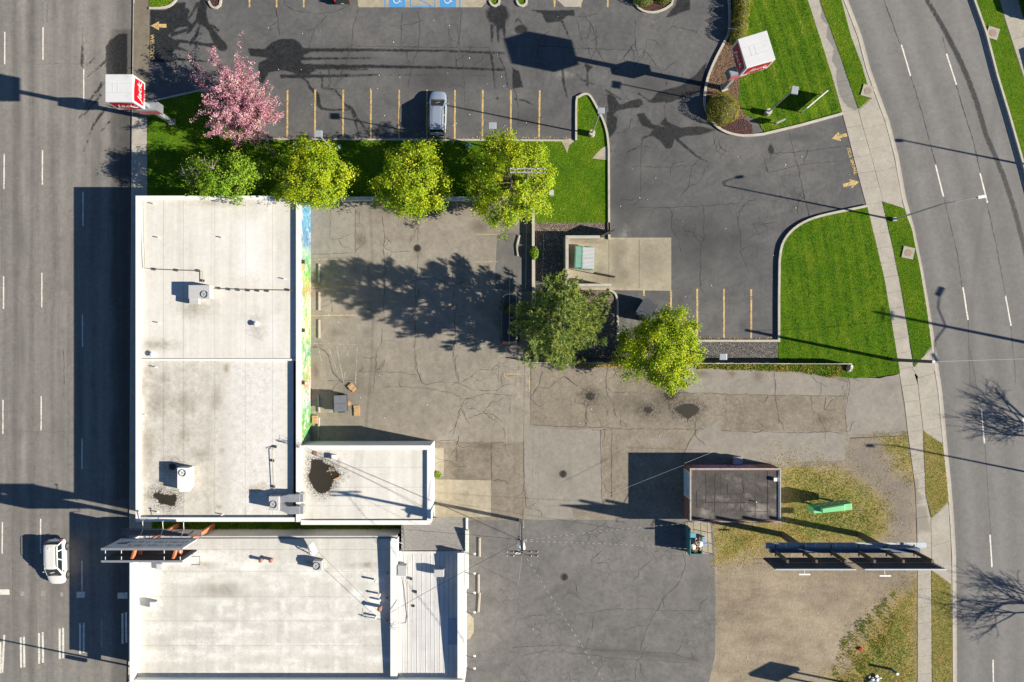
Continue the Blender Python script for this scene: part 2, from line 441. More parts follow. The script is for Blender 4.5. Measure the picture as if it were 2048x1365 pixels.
def lawn_mat(name, a, b, c):
    n = NT(name); P = n.pos()
    f = n.math('ADD', n.math('MULTIPLY', n.noise(0.35, 5, 0.7, P), 0.5), n.math('MULTIPLY', n.noise(3.0, 4, 0.7, P), 0.5))
    col = n.ramp(f, [(0.3, a), (0.5, b), (0.7, c)])
    g = n.noise(24, 3, 0.8, P)
    col = n.mix(1.0, col, n.grey(n.rng(g, 0.3, 0.7, 0.6, 1.3)), 'MULTIPLY')
    n.bump(g, 0.6, 0.05)
    return n.done(col, 0.95, 0, 0.1)
M['lawn'] = lawn_mat('mown_lawn', (0.035, 0.09, 0.004), (0.068, 0.142, 0.005), (0.13, 0.18, 0.011))
M['dry'] = lawn_mat('dry_turf', (0.13, 0.15, 0.03), (0.22, 0.195, 0.06), (0.30, 0.235, 0.09))
def blade_mat(name, stops, tr=0.35):
    n = NT(name)
    col = n.ramp(n.attr('tint'), stops)
    n.done(col, 0.6, 0, 0.25)
    t = n.n.new('ShaderNodeBsdfTranslucent'); n.lk(col, t.inputs[0])
    m = n.n.new('ShaderNodeMixShader'); m.inputs[0].default_value = tr
    n.lk(n.b.outputs[0], m.inputs[1]); n.lk(t.outputs[0], m.inputs[2]); n.lk(m.outputs[0], n.out.inputs[0])
    return n.mat
M['blade'] = blade_mat('green_grass_blades', [(0.0, (0.025, 0.085, 0.004)), (0.28, (0.08, 0.20, 0.005)), (0.55, (0.19, 0.335, 0.009)), (0.82, (0.34, 0.43, 0.018)), (1.0, (0.52, 0.46, 0.10))])
M['blade_dry'] = blade_mat('dry_grass_blades', [(0.0, (0.12, 0.22, 0.015)), (0.22, (0.22, 0.27, 0.03)), (0.45, (0.36, 0.31, 0.07)), (0.7, (0.54, 0.41, 0.13)), (1.0, (0.68, 0.55, 0.25))])
def gravel_mat(name, a, b, c):
    n = NT(name); P = n.pos()
    v = n.voro(11.0, 'F1', P, 'Color'); s_ = n.n.new('ShaderNodeSeparateColor'); n.lk(v, s_.inputs[0])
    col = n.ramp(s_.outputs[0], [(0.0, a), (0.5, b), (1.0, c)])
    d = n.voro(11.0, 'F1', P)
    col = n.mix(1.0, col, n.grey(n.rng(d, 0.2, 0.75, 1.1, 0.35)), 'MULTIPLY')
    n.bump(n.math('SUBTRACT', 1.0, d), 0.9, 0.06)
    return n.done(col, 0.9)
M['gravel'] = gravel_mat('grey_river_gravel', (0.06, 0.055, 0.05), (0.13, 0.12, 0.11), (0.24, 0.22, 0.20))
M['gravel_b'] = gravel_mat('brown_gravel', (0.09, 0.065, 0.05), (0.19, 0.145, 0.11), (0.31, 0.25, 0.20))
M['mulch'] = gravel_mat('red_lava_mulch', (0.035, 0.012, 0.012), (0.08, 0.03, 0.026), (0.14, 0.06, 0.05))
M['mulch_t'] = gravel_mat('tan_bark_mulch', (0.07, 0.04, 0.022), (0.17, 0.10, 0.055), (0.28, 0.17, 0.09))
M['iron'] = plain('manhole_iron', (0.05, 0.038, 0.03), 0.7, 0.4, 0.2, 5)

# ================================================================== ground and streets
g = MB(); g.quad((-420, -420, -0.12), (420, -420, -0.12), (420, 420, -0.12), (-420, 420, -0.12))
g.obj('ground', M['alley'], kind='structure')

# --- street on the west side
def f_roadw(P):
    t = np.zeros(len(P))
    for x, w, a in ((12, 10, .10), (30, 7, .20), (47, 6, -.03), (64, 7, .24), (88, 10, .02), (106, 8, .14), (128, 9, .0), (140, 8, .10), (190, 9, .12), (222, 8, .10), (250, 14, .22)):
        X = (x - CX) / S; t += a * np.exp(-((P[:, 0] - X) / (w / S)) ** 2)
    L = [zz(0, 0, [(560, 440, .2), (565, 300, .12)]), zz(0, 0, [(640, 400, .12), (580, 470, .08)]), zz(0, 0, [(720, 420, .15), (600, 525, .08)]),
         zz(0, 0, [(700, 570, .2), (610, 690, .12), (530, 820, .05)]), zz(0, 0, [(720, 740, .2), (640, 850, .14), (560, 1060, .06)]), zz(0, 0, [(750, 830, .14), (690, 900, .08)]),
         zz(0, 0, [(690, 650, .16), (560, 800, .08)])]
    wet_or_shade = f_line(P, L)
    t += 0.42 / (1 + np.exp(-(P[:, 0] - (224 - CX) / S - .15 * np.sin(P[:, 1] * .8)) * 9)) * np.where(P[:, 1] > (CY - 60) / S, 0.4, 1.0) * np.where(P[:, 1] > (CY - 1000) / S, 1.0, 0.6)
    wet_or_shade = np.maximum(wet_or_shade, f_poly(P, [[(236, 60), (262, 60), (262, 170), (225, 190), (205, 170), (204, 90), (215, 75)]]) - 0.35)
    dk = f_blob(P, [(44, 480, 10, 60), (44, 700, 9, 90), (44, 1050, 10, 90), (122, 880, 8, 60), (40, 250, 8, 60), (160, 800, 8, 140), (115, 1160, 10, 60)])
    q = random.Random(11); dk = np.maximum(dk, f_blob(P, [(q.choice((40, 48, 112, 124, 190)) + q.gauss(0, 5), q.uniform(0, 1365), q.uniform(2.5, 6), q.uniform(3, 14)) for _ in range(90)]) + .05)
    return {'track': t, 'wet_or_shade': wet_or_shade, 'dark': dk}
WX = [(-120, -260), (267, -260), (268, 0), (265, 300), (262, 700), (260, 1100), (258, 1365), (257, 1620), (-120, 1620)]
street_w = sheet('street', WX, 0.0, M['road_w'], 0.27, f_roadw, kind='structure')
g = MB()
g.quad((-400, -400, -0.05), (-38.2, -400, -0.05), (-37.4, 400, -0.05), (-400, 400, -0.05))
g.obj('street_far_lanes', M['road_w'], kind='structure')
# --- avenue on the east side, following its bend
RE = [(1560, -420), (1640, -160), (1696, 0), (1724, 73), (1741, 138), (1759, 188), (1779, 243), (1797, 311), (1812, 395), (1829, 458), (1847, 546), (1860, 622), (1872, 700), (1885, 788), (1893, 876), (1902, 964), (1908, 1037), (1912, 1110), (1913, 1187), (1914, 1365), (1914, 1800)]
RC = [(1790, -420), (1885, -160), (1946, 0), (1970, 67), (1993, 155), (2017, 234), (2048, 343), (2076, 450), (2104, 590), (2124, 720), (2140, 880), (2150, 1040), (2154, 1200), (2156, 1365), (2156, 1800)]
def off_of(line, P):
    """distance to the right of a measured line, in metres"""
    out = np.full(len(P), 1e9)
    for a, b in zip(line[:-1], line[1:]):
        A = np.array(g2(a)); B = np.array(g2(b)); d = B - A; t = np.clip(((P - A) @ d) / (d @ d), 0, 1)
        out = np.minimum(out, np.hypot(*(P - A - t[:, None] * d).T))
    return out
def f_roade(P):
    u = off_of(RE, P); t = np.zeros(len(P))
    for c, w, a in ((0.35, .35, .12), (1.7, .45, -.13), (3.2, .35, .05), (4.6, .5, -.12), (5.9, .4, .06), (7.2, .5, -.10), (8.6, .45, .05), (10.1, .5, -.10), (11.6, .6, .0)):
        t += a * np.exp(-((u - c) / w) ** 2)
    shadow_band = zz(1536, 0, [(1085, 0, .19), (1190, 180, .22), (1290, 370, .24), (1370, 550, .24), (1430, 720, .24), (1490, 930, .22), (1560, 1090, .22), (1620, 1240, .22), (1660, 1365, .22)]) + [(2030, 425, .22), (2050, 500, .22), (2070, 600, .2)]  # curved cast shadow across the lanes, painted into the asphalt colour
    shadow_band = [(1800, -120, .16)] + shadow_band
    thin = [zz(1536, 0, [(1560, 620, .13), (1530, 900, .12), (1515, 1050, .1), (1500, 1365, .08)]), zz(1536, 370, [(1490, 0, .1), (1440, 350, .12), (1390, 800, .12), (1390, 1365, .1)])]  # cast shadows of overhead wires, painted as dark lines
    wet_or_shade = f_line(P, [shadow_band]) + 0.05
    wet_or_shade = np.maximum(wet_or_shade, f_line(P, [zz(1536, 0, [(770, 760, .12), (800, 870, .12), (840, 1000, .1)]), zz(1536, 0, [(760, 740, .1), (815, 900, .16), (835, 1010, .14)]), zz(1536, 0, [(855, 1090, .12), (890, 1180, .14), (930, 1340, .1)])]))
    return {'track': t, 'wet_or_shade': wet_or_shade, 'dark': np.maximum(f_line(P, thin) * 0.8 + 0.05, f_blob(P, [(x_ + 1780, y_, r_, r_ * 1.6) for x_, y_, r_ in [(random.Random(k).uniform(0, 260), random.Random(k + 99).uniform(0, 1365), random.Random(k + 7).uniform(2, 5)) for k in range(70)]]))}
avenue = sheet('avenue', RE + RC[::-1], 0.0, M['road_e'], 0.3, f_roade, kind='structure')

# --- cracks in the streets
def crack_obj(name, lines, w, z, mat, parent, jit=0.05, step=0.28):
    mb = MB()
    for L in lines: ribbon(mb, L, w, z, jit, step)
    return mb.obj(name, mat, parent, kind='stuff')
seams = [zz(0, 0, [(565, 180), (562, 300), (560, 470)]), zz(0, 0, [(330, 0), (320, 120), (330, 170)]), zz(0, 0, [(240, 440), (560, 436), (680, 430)]),
         zz(0, 700, [(0, 550), (110, 556), (240, 560), (500, 560)]), zz(0, 700, [(250, 560), (240, 640), (235, 900)]), zz(0, 370, [(390, 100), (380, 400), (370, 760), (355, 950)]), zz(0, 370, [(440, 1050), (430, 1250), (437, 1365)]),
         zz(0, 700, [(435, 0), (440, 200), (430, 330)]), zz(0, 370, [(320, 65), (400, 65)]), zz(0, 370, [(460, 172), (515, 175)]), zz(0, 1000, [(90, 100), (95, 500), (95, 800)], 3.74), zz(0, 1000, [(270, 750), (275, 1000)], 3.74),
         zz(0, 370, [(12, 0), (15, 400), (10, 600)]), zz(0, 1000, [(0, 225), (90, 232)], 3.74)]
crack_obj('cracks', seams + branch_cracks(seams, 1, 16), 0.05, 0.003, M['seam'], street_w)
av_seams = [zz(1536, 0, [(790, 0), (900, 300)]), zz(1536, 0, [(975, 520), (1060, 800), (1145, 1120)]), zz(1536, 370, [(1200, 85), (1290, 460), (1325, 700)]), zz(1536, 370, [(1365, 920), (1380, 1365)]), zz(1536, 700, [(1380, 0), (1450, 400)]), zz(1536, 700, [(1480, 640), (1500, 950), (1520, 1270)]),
            zz(1536, 0, [(1190, 250), (1220, 370)]), zz(1536, 0, [(1285, 580), (1330, 740), (1400, 960), (1450, 1180)]), zz(1536, 370, [(1495, 130), (1560, 420), (1620, 750)]), zz(1536, 370, [(1655, 960), (1680, 1200), (1690, 1365)])]
crack_obj('joint_lines', av_seams, 0.11, 0.003, M['tar'], avenue, 0.03)

# --- lane paint
def dash(mb, a, b, w, z):
    A = at(*a, z); B = at(*b, z); d = B - A; n = Vector((-d.y, d.x, 0)).normalized() * (w / 2)
    mb.quad(A + n, A - n, B - n, B + n)
def stripe(name, a, b, w, z, mat, parent):
    mb = MB(); A = at(*a, z); B = at(*b, z); d = B - A; L = d.length; n = Vector((-d.y, d.x, 0)).normalized(); N = max(2, int(L / 0.35)); vs = []
    for i in range(N + 1):
        p = A.lerp(B, i / N); vs += [p + n * (w / 2 + random.uniform(-.012, .012)), p - n * (w / 2 + random.uniform(-.012, .012))]
    mb.add(vs, [(2 * i, 2 * i + 1, 2 * i + 3, 2 * i + 2) for i in range(N)])
    return mb.obj(name, mat, parent)
ZR = 0.005
for x, ys in ((84, ((55, 120), (301, 370), (546, 615), (793, 861), (1038, 1107))), (7.5, ((64, 129), (308, 378), (553, 618), (800, 868), (1044, 1108)))):
    for a, b in ys: stripe('lane_dash', (x - (a - 500) * 0.005, a), (x - (b - 500) * 0.005, b), 0.13, ZR, M['wht'], street_w)
for a, b, x in ((137, 205, 167.5), (384, 453, 166), (630, 694, 165), (877, 939, 164), (1122, 1182, 163.8)):
    stripe('lane_dash', (x, a), (x, b), 0.12, ZR, M['wht'], street_w)
for q in (((8.5, 1270), (4.5, 1346)), ((0.5, 1285), (1.5, 1347)), ((41.5, 1275), (42.3, 1336)), ((47.8, 1274), (49, 1335)), ((78, 1267), (78.4, 1328)), ((85.5, 1265), (86, 1326)), ((119.2, 1258), (119.6, 1318)), ((126.2, 1256), (126.6, 1317)), ((160, 1247), (160, 1308)), ((167.5, 1246), (167.5, 1306)), ((203, 1240), (203.3, 1297)), ((245, 1227), (245, 1288)), ((252, 1225), (252.5, 1286))):
    stripe('crosswalk_bar', q[0], q[1], 0.2, ZR, M['wht'] if q[0][0] != 203 else M['wht_old'], street_w)
for x0, x1, y0, y1 in ((-10, 18.7, 1179, 1190), (41, 48, 1183, 1192), (82, 92, 1182, 1192), (120.5, 125.5, 1186, 1193), (153, 170, 1184, 1196), (235, 255, 1186, 1198)):
    mb = MB(); P = [at(x0, y0, ZR), at(x1, y0 + random.uniform(-1, 1), ZR), at(x1 + random.uniform(-1, 1), y1, ZR), at(x0, y1, ZR)]
    mb.add(P, [(0, 3, 2, 1)]); mb.obj('stop_line_block', M['wht'] if x1 - x0 > 11 else M['wht_old'], street_w)
for a, b in (((1803, 90), (1821, 152)), ((1893, 108), (1913, 170)), ((1871, 330), (1887, 394)), ((1960, 347), (1975, 406)), ((1926, 575), (1936, 640)), ((2011, 592), (2022, 652)), ((1963, 822), (1969, 887)), ((2046, 836), (2053, 900)), ((1980, 1070), (1984, 1135)), ((1986, 1320), (1987, 1380)), ((1745, -150), (1769, -85)), ((2070, 1080), (2073, 1140))):
    stripe('lane_dash', a, b, 0.14, ZR, M['wht'], avenue)

# ================================================================== restaurant lot (north)
def f_lotn(P):
    polys = [zz(290, 0, [(120, 200), (450, 210), (660, 60), (880, 50), (860, 220), (945, 235), (860, 275), (885, 400), (935, 520), (900, 545), (800, 525), (690, 600), (560, 690), (500, 770), (650, 835), (760, 890), (700, 1000), (600, 1120), (600, 1250), (800, 1275), (600, 1330), (120, 1330), (105, 900), (110, 200)], 10.5),
             zz(290, 0, [(1120, 50), (1330, 50), (1270, 250), (1280, 420), (1330, 520), (1450, 660), (1530, 800), (1680, 950), (1700, 1110), (1560, 1080), (1440, 930), (1400, 850), (1320, 650), (1220, 560), (1150, 520), (1130, 400), (1050, 500), (1010, 640), (960, 720), (930, 560), (1060, 420), (1100, 250)], 10.5),
             zz(512, 0, [(-60, 330), (60, 335), (110, 290), (170, 265), (260, 265), (310, 300), (330, 340), (420, 345), (330, 380), (310, 430), (390, 455), (420, 490), (330, 520), (200, 490), (150, 490), (90, 500), (50, 580), (10, 560), (15, 430), (80, 400), (-40, 390)]),
             zz(1024, 0, [(110, 70), (430, 70), (430, 120), (380, 112), (330, 155), (230, 165), (200, 100)]), zz(1024, 0, [(1045, 125), (1070, 90), (1110, 40), (1130, -30), (1210, -30), (1220, 70), (1150, 95), (1090, 122)]),
             zz(1024, 0, [(1330, 420), (1250, 510), (1200, 545), (1150, 585), (1000, 625), (945, 680), (960, 712), (1045, 700), (1045, 760), (1060, 830), (1150, 870), (1280, 860), (1400, 890), (1300, 925), (1180, 935), (1110, 960), (1090, 1015), (1050, 1020), (1000, 960), (940, 920), (955, 890), (1070, 885), (1000, 850), (1040, 800), (1035, 720), (1320, 620)]),
             zz(1024, 0, [(640, 640), (700, 655), (735, 715), (830, 680), (880, 672), (900, 720), (860, 740), (800, 745), (720, 762), (680, 800), (655, 770)]),
             zz(1024, 0, [(840, 780), (900, 770), (960, 850), (1060, 870), (1100, 900), (1040, 990), (950, 930), (960, 890), (880, 860)]),
             zz(1024, 0, [(640, 760), (720, 800), (720, 880), (690, 920), (660, 960), (640, 850)]),
             zz(1024, 0, [(490, 425), (560, 460), (520, 500), (525, 600), (500, 590), (505, 500)]), zz(1024, 0, [(0, 460), (50, 490), (80, 600), (0, 615)])]
    wet_or_shade = f_poly(P, polys) - 0.02
    tend = [[(1230, 60, .35), (1220, 300, .35), (1280, 480, .25), (1400, 660, .25), (1530, 830, .3), (1680, 1000, .3)], [(1150, 380, .15), (1050, 500, .15), (960, 620, .2), (900, 700, .1)], [(880, 250, .3), (850, 380, .15), (930, 520, .2), (960, 600, .2), (900, 640, .12), (740, 690, .14), (580, 740, .2)], [(900, 540, .12), (760, 540, .14), (640, 600, .16), (520, 700, .15)], [(680, 340, .16), (620, 450, .14), (560, 600, .12)], [(1130, 400, .1), (1150, 560, .1), (1080, 760, .14), (1010, 860, .14), (960, 960, .1)], [(700, 870, .14), (960, 900, .12), (1300, 950, .14), (1500, 980, .25)], [(640, 1000, .2), (760, 1040, .14), (900, 1080, .05)], [(600, 1250, .15), (900, 1270, .1), (1300, 1300, .06)], [(1100, 100, .14), (1020, 260, .1), (930, 400, .06)], [(1410, 530, .08), (1550, 660, .12)]]
    wet_or_shade = np.maximum(wet_or_shade, f_line(P, [zz(290, 0, L, 10.5) for L in tend]) + .04)
    lines = [zz(512, 0, [(300, 345, .22), (800, 345, .16), (1300, 352, .13), (1690, 367, .13)]), zz(512, 0, [(300, 455, .26), (800, 458, .18), (1300, 465, .14), (1690, 480, .14)]), zz(512, 0, [(380, 470, .16), (600, 472, .15), (760, 478, .1)]),
             zz(512, 0, [(300, 405, .18), (600, 402, .12), (880, 398, .05)]), zz(512, 0, [(180, 525, .22), (500, 522, .18), (850, 515, .09)]), zz(512, 0, [(900, 515, .04), (1660, 520, .06)]),
             zz(512, 0, [(290, 510, .18), (350, 560, .12), (370, 600, .16), (420, 650, .22), (430, 720, .24), (450, 745, .14), (520, 755, .12), (640, 750, .12)]),
             zz(512, 0, [(440, 500, .1), (455, 560, .1), (450, 605, .1), (540, 615, .14), (590, 680, .12), (600, 712, .12), (655, 745, .18), (690, 810, .12), (740, 870, .1), (775, 930, .12)]), zz(512, 0, [(655, 765, .12), (680, 830, .12), (700, 915, .1), (660, 930, .08)]),
             zz(1024, 0, [(340, 150, .14), (370, 210, .1), (385, 260, .1), (420, 310, .06)]), zz(1024, 0, [(20, 160, .06), (40, 130, .14), (80, 180, .05)]),
             zz(512, 0, [(1610, 180, .2), (1610, 290, .12)]), zz(512, 0, [(1650, 190, .2), (1655, 300, .08)]), zz(512, 0, [(1690, 190, .2), (1700, 280, .08)]), zz(512, 0, [(1600, 360, .15), (1620, 460, .12), (1630, 610, .08)]), zz(512, 0, [(1650, 370, .06), (1700, 480, .08), (1720, 600, .08)]),
             zz(1024, 0, [(1120, 950, .2), (1200, 1020, .16), (1260, 1070, .14), (1340, 1112, .05)]), zz(1024, 0, [(880, 1000, .07), (890, 945, .1), (950, 925, .14)]), zz(1024, 0, [(780, 1045, .06), (830, 1020, .1), (885, 995, .05)]),
             zz(1024, 0, [(345, 480, .14), (350, 560, .16), (375, 670, .1)]), zz(1024, 0, [(440, 510, .06), (480, 550, .12), (560, 580, .08)]), zz(1024, 0, [(640, 620, .12), (740, 680, .12)]), zz(1024, 0, [(860, 640, .1), (950, 700, .1)]), zz(1024, 0, [(20, 680, .12), (90, 690, .12), (140, 720, .1)]),
             zz(1024, 0, [(1050, 580, .1), (1075, 500, .05)]), zz(1024, 0, [(1155, 560, .1), (1165, 480, .04)])]
    wet_or_shade = np.maximum(wet_or_shade, f_line(P, lines))
    wet_or_shade = np.maximum(wet_or_shade, f_blob(P, [(995, 30, 26, 24), (1000, 45, 14, 18), (1042, 60, 16, 10), (1541, 300, 7, 13), (1112, 640, 6, 8), (995, 198, 5, 4)]) - 0.05)
    dk = f_blob(P, [(1300, 170, 40, 30), (700, 120, 60, 30), (860, 150, 80, 40), (960, 130, 50, 40), (1240, 400, 60, 60), (1400, 480, 120, 60), (1050, 240, 60, 30), (1600, 276, 40, 10), (1430, 635, 6, 9), (1485, 650, 10, 12), (1360, 600, 8, 10), (1480, 640, 4, 9), (1250, 330, 20, 60)])
    pl = f_blob(P, [(1310, 45, 14, 10), (1290, 25, 10, 25), (1130, 150, 40, 20), (1250, 470, 20, 40), (1270, 640, 40, 40), (760, 265, 14, 8)]) - 0.3
    ru = f_line(P, [[(530, 279, .12), (1130, 281, .16)], [(1240, 590, .1), (1238, 680, .3), (1300, 680, .1), (1556, 680, .12)], [(1557, 560, .1), (1556, 680, .16)]]) - 0.05
    return {'wet_or_shade': wet_or_shade, 'dark': dk, 'pale': pl, 'rust': ru, 'cracked': f_blob(P, [(1660, 330, 90, 70), (1560, 420, 120, 60), (1190, 250, 60, 60)]) * 0.5}
NL = [(300, -200), (1455, -200), (1600, -60), (1640, 80), (1684, 228), (1700, 290), (1715, 350), (1733, 416), (1700, 700), (1235, 712), (1120, 712), (1062, 712), (1062, 404), (300, 396), (296, 300)]
lot_n = sheet('restaurant_parking_lot', NL, 0.10, M['lot_n'], 0.16, f_lotn, kind='structure')
ZL = 0.104
ln = [zz(512, 0, [(135, 50), (150, 140), (158, 250)]), zz(512, 0, [(190, 35), (280, 80), (430, 95), (540, 85), (650, 35)]), zz(512, 0, [(490, 100), (400, 200), (365, 310)]), zz(512, 0, [(700, 60), (665, 180), (650, 330), (600, 470), (525, 590)]), zz(512, 0, [(1000, 85), (988, 180), (995, 300)]), zz(512, 0, [(1105, 70), (1120, 200), (1110, 320), (1060, 460), (1035, 610)]), zz(512, 0, [(1400, 75), (1385, 300), (1410, 370), (1420, 600), (1425, 700)]),
      zz(512, 0, [(680, 315), (900, 318), (1180, 325), (1600, 325)]), zz(512, 0, [(460, 380), (500, 480), (515, 570)]), zz(512, 0, [(1030, 340), (1030, 400), (1060, 445)]), zz(512, 0, [(1370, 330), (1450, 360)]), zz(1024, 0, [(150, 190), (165, 270), (190, 310), (420, 330), (850, 345), (905, 335)]), zz(1024, 0, [(440, 120), (480, 290)]), zz(1024, 0, [(530, 150), (570, 240), (575, 340), (520, 430)]), zz(1024, 0, [(575, 340), (640, 430), (660, 500)]), zz(1024, 0, [(920, 270), (905, 345), (1010, 480), (1050, 560)]), zz(1024, 0, [(905, 340), (840, 440), (820, 500)]), zz(1024, 0, [(840, 130), (845, 300), (855, 400)]), zz(1024, 0, [(1090, 180), (1200, 205), (1240, 210), (1250, 240)]),
      zz(1024, 0, [(880, 1000), (880, 1365)]), zz(1024, 0, [(900, 1140), (1080, 1140), (1220, 1130), (1280, 1120)]), zz(1024, 0, [(1400, 920), (1380, 980), (1300, 1060), (1230, 1140), (1200, 1280), (1150, 1340)]), zz(1024, 0, [(1390, 980), (1400, 1040), (1450, 1050)]), zz(1024, 0, [(760, 905), (850, 870)]), zz(1024, 0, [(0, 560), (30, 650), (50, 800), (40, 860)]),
      zz(1536, 0, [(140, 890), (160, 980), (200, 1130), (240, 1300), (250, 1365)]), zz(1536, 370, [(220, 0), (250, 80), (275, 180), (285, 225)]), zz(1024, 370, [(850, 155), (1100, 155), (1340, 140), (1600, 125)]), zz(1024, 370, [(1090, 180), (1090, 300), (1140, 380)]), zz(1024, 370, [(1310, 240), (1310, 360), (1280, 420)]), zz(1024, 370, [(1530, 200), (1560, 340), (1560, 460), (1620, 600)]), zz(1024, 370, [(1290, 400), (1285, 700)]), zz(1024, 370, [(1640, 260), (1690, 340), (1747, 300)]),
      zz(1536, 0, [(20, 1050), (300, 1030), (560, 990)]), zz(1536, 0, [(0, 1180), (250, 1120), (500, 1100)])]
crack_obj('cracks', ln + branch_cracks(ln, 3, 28), 0.055, ZL, M['crack_n'], lot_n, 0.06)
for x0 in (575, 630.5, 686.5, 742, 798.5, 854, 910, 965.5, 1022):
    stripe('parking_line', (x0, 180), (x0 - 0.5, 278), 0.17, 0.105, M['yel'], lot_n)
stripe('parking_line', (1079.5, 181), (1078, 278), 0.17, 0.105, M['yel'], lot_n)
for x0, y0, y1 in ((1288, 577, 592), (1288, 660, 680), (1342, 580, 678), (1394.5, 578, 678), (1448, 578, 678), (1502.5, 579, 678)):
    stripe('parking_line', (x0, y0), (x0, y1), 0.17, 0.105, M['yel'], lot_n)
for x0 in (553, 607.5, 1108.5, 1161, 1215.5, 499):
    stripe('parking_line', (x0, -70), (x0, 15), 0.17, 0.105, M['yel'], lot_n)
def arrow(tail, tip, parent, mat, sw=0.26, hw=0.72):
    A = at(*tail, 0.106); B = at(*tip, 0.106); d = (B - A); L = d.length; d.normalize(); n = Vector((-d.y, d.x, 0)); h = A + d * (L * 0.47)
    mb = MB(); mb.add([A + n * sw / 2, A - n * sw / 2, h - n * sw / 2, h + n * sw / 2, h - n * hw / 2, B, h + n * hw / 2], [(0, 1, 2, 3), (4, 5, 6)])
    return mb.obj('painted_arrow', mat, parent)
arrow((333, 52), (301, 52), lot_n, M['yel'], 0.36, 0.88)
arrow((1694, 270), (1663.5, 277.5), lot_n, M['yel'], 0.34, 0.95)
arrow((1686.5, 371.5), (1718, 364), lot_n, M['yel'], 0.34, 0.95)
def text(name, body, size, loc, rot, mat, parent=None, extrude=0.0, shear=0.0, space=1.0, align='CENTER', bold=0.0, **kw):
    c = bpy.data.curves.new(name, 'FONT'); c.body = body; c.size = size; c.align_x = align; c.align_y = 'CENTER'; c.extrude = extrude; c.shear = shear; c.space_character = space; c.offset = bold; c.resolution_u = 3
    c.materials.append(mat); tmp = bpy.data.objects.new(name, c); COL.objects.link(tmp)
    me = bpy.data.meshes.new_from_object(tmp.evaluated_get(bpy.context.evaluated_depsgraph_get()))
    bpy.data.objects.remove(tmp); me.name = name
    if not me.materials: me.materials.append(mat)
    o = bpy.data.objects.new(name, me); COL.objects.link(o)
    L = Vector(loc)
    if parent is not None: o.parent = parent; L = L - wloc(parent)
    o.location = L; o.rotation_euler = rot
    return tag(o, kw.get('label'), kw.get('cat'), kw.get('group'), kw.get('kind'))
text('painted_lettering', 'WELCOME', 0.52, at(304.2, 94.5, 0.106), (0, 0, R(-90)), M['yel'], lot_n, bold=0.012)
text('painted_lettering', 'THANK YOU', 0.46, at(1704.5, 322.5, 0.106), (0, 0, R(106.5)), M['yel'], lot_n, bold=0.01)

# concrete stalls with blue markings at the top edge
pad = sheet('accessible_stall_pad', [(710, -200), (975, -200), (975, 3), (963, 15), (718, 15), (716, 11)], 0.108, M['conc_y'], 0.5, lambda P: {'dark': f_blob(P, [(740, 5, 8, 6)])}, parent=None, kind='structure')
for x0, x1 in ((778, 810), (880, 912)):
    mb = MB(); mb.add([at(x0, -30, .112), at(x1, -30, .112), at(x1, 15, .112), at(x0, 15, .112)], [(0, 3, 2, 1)]); mb.obj('blue_stall_box', M['blu'], pad)
    mb = MB(); cx, cy = (x0 + x1) / 2 - 1, -2
    ring = [at(cx + 6.5 * math.cos(a), cy + 3 + 6.5 * math.sin(a), .116) for a in np.linspace(-0.6, math.pi + 0.7, 13)]
    ring2 = [at(cx + 4.9 * math.cos(a), cy + 3 + 4.9 * math.sin(a), .116) for a in np.linspace(-0.6, math.pi + 0.7, 13)]
    mb.add(ring + ring2, [(i, i + 1, 14 + i, 13 + i) for i in range(12)])
    for a, b in (((cx - 1, cy - 9), (cx - 1, cy - 1)), ((cx - 1, cy - 1), (cx + 5, cy - 1)), ((cx + 5, cy - 1), (cx + 7.5, cy + 6)), ((cx + 7.5, cy + 6), (cx + 10, cy + 5)), ((cx - 1, cy - 5), (cx + 4, cy - 5))):
        dash(mb, a, b, 0.08, .1164)
    mb.cyl(*at(cx - 1, cy - 12, .116)[:2], .1155, .1168, 0.11, 10)
    mb.obj('wheelchair_symbol', M['wht'], pad)
for a, b in (((770, -60), (770, 15)), ((821, -60), (821, 13)), ((870, -60), (870, 13)), ((920, -60), (920, 15)), ((821, 13), (870, 13)), ((822, -10), (862, 12.5)), ((822, -35), (868, -8))):
    stripe('blue_stall_line', a, b, 0.11, .1125, M['blu'], pad)
pad2 = MB(); pad2.prism([g2(p) for p in ((1112, -120), (1168, -120), (1165, 3), (1158, 15), (1129, 15), (1114, 1))], 0, .118); pad2.obj('concrete_ramp', M['conc'], kind='structure')
stripe('parking_line', (1112, -60), (1109, 15), 0.15, .119, M['yel'], lot_n)

# trash pad: three poured slabs
tp = MB(); tp.prism([g2(p) for p in ((1126, 476), (1342, 476), (1342, 582), (1126, 580))], 0, .112)
tpad = tp.obj('trash_pad', M['conc_y'], kind='structure')
for poly in ([(1134, 480), (1217.2, 479), (1217, 573), (1134, 571)], [(1218.2, 479), (1278, 479.5), (1277.5, 577), (1218, 575)], [(1278.8, 479.5), (1342, 480), (1341.5, 580), (1278.4, 577)]):
    sheet('concrete_slab', poly, .128, M['conc_y'], 0.35, lambda P: {'dark': f_blob(P, [(1240, 500, 22, 16), (1265, 538, 4, 4), (1280, 545, 4, 5), (1245, 550, 26, 14), (1300, 540, 3, 3), (1306, 570, 4, 5), (1200, 545, 16, 20), (1228, 488, 8, 6), (1215, 560, 50, 18), (1235, 510, 14, 50), (1300, 520, 40, 40)]) + 0.05, 'rust': f_blob(P, [(1180, 483, 50, 7), (1150, 483, 20, 6)])}, parent=tpad)

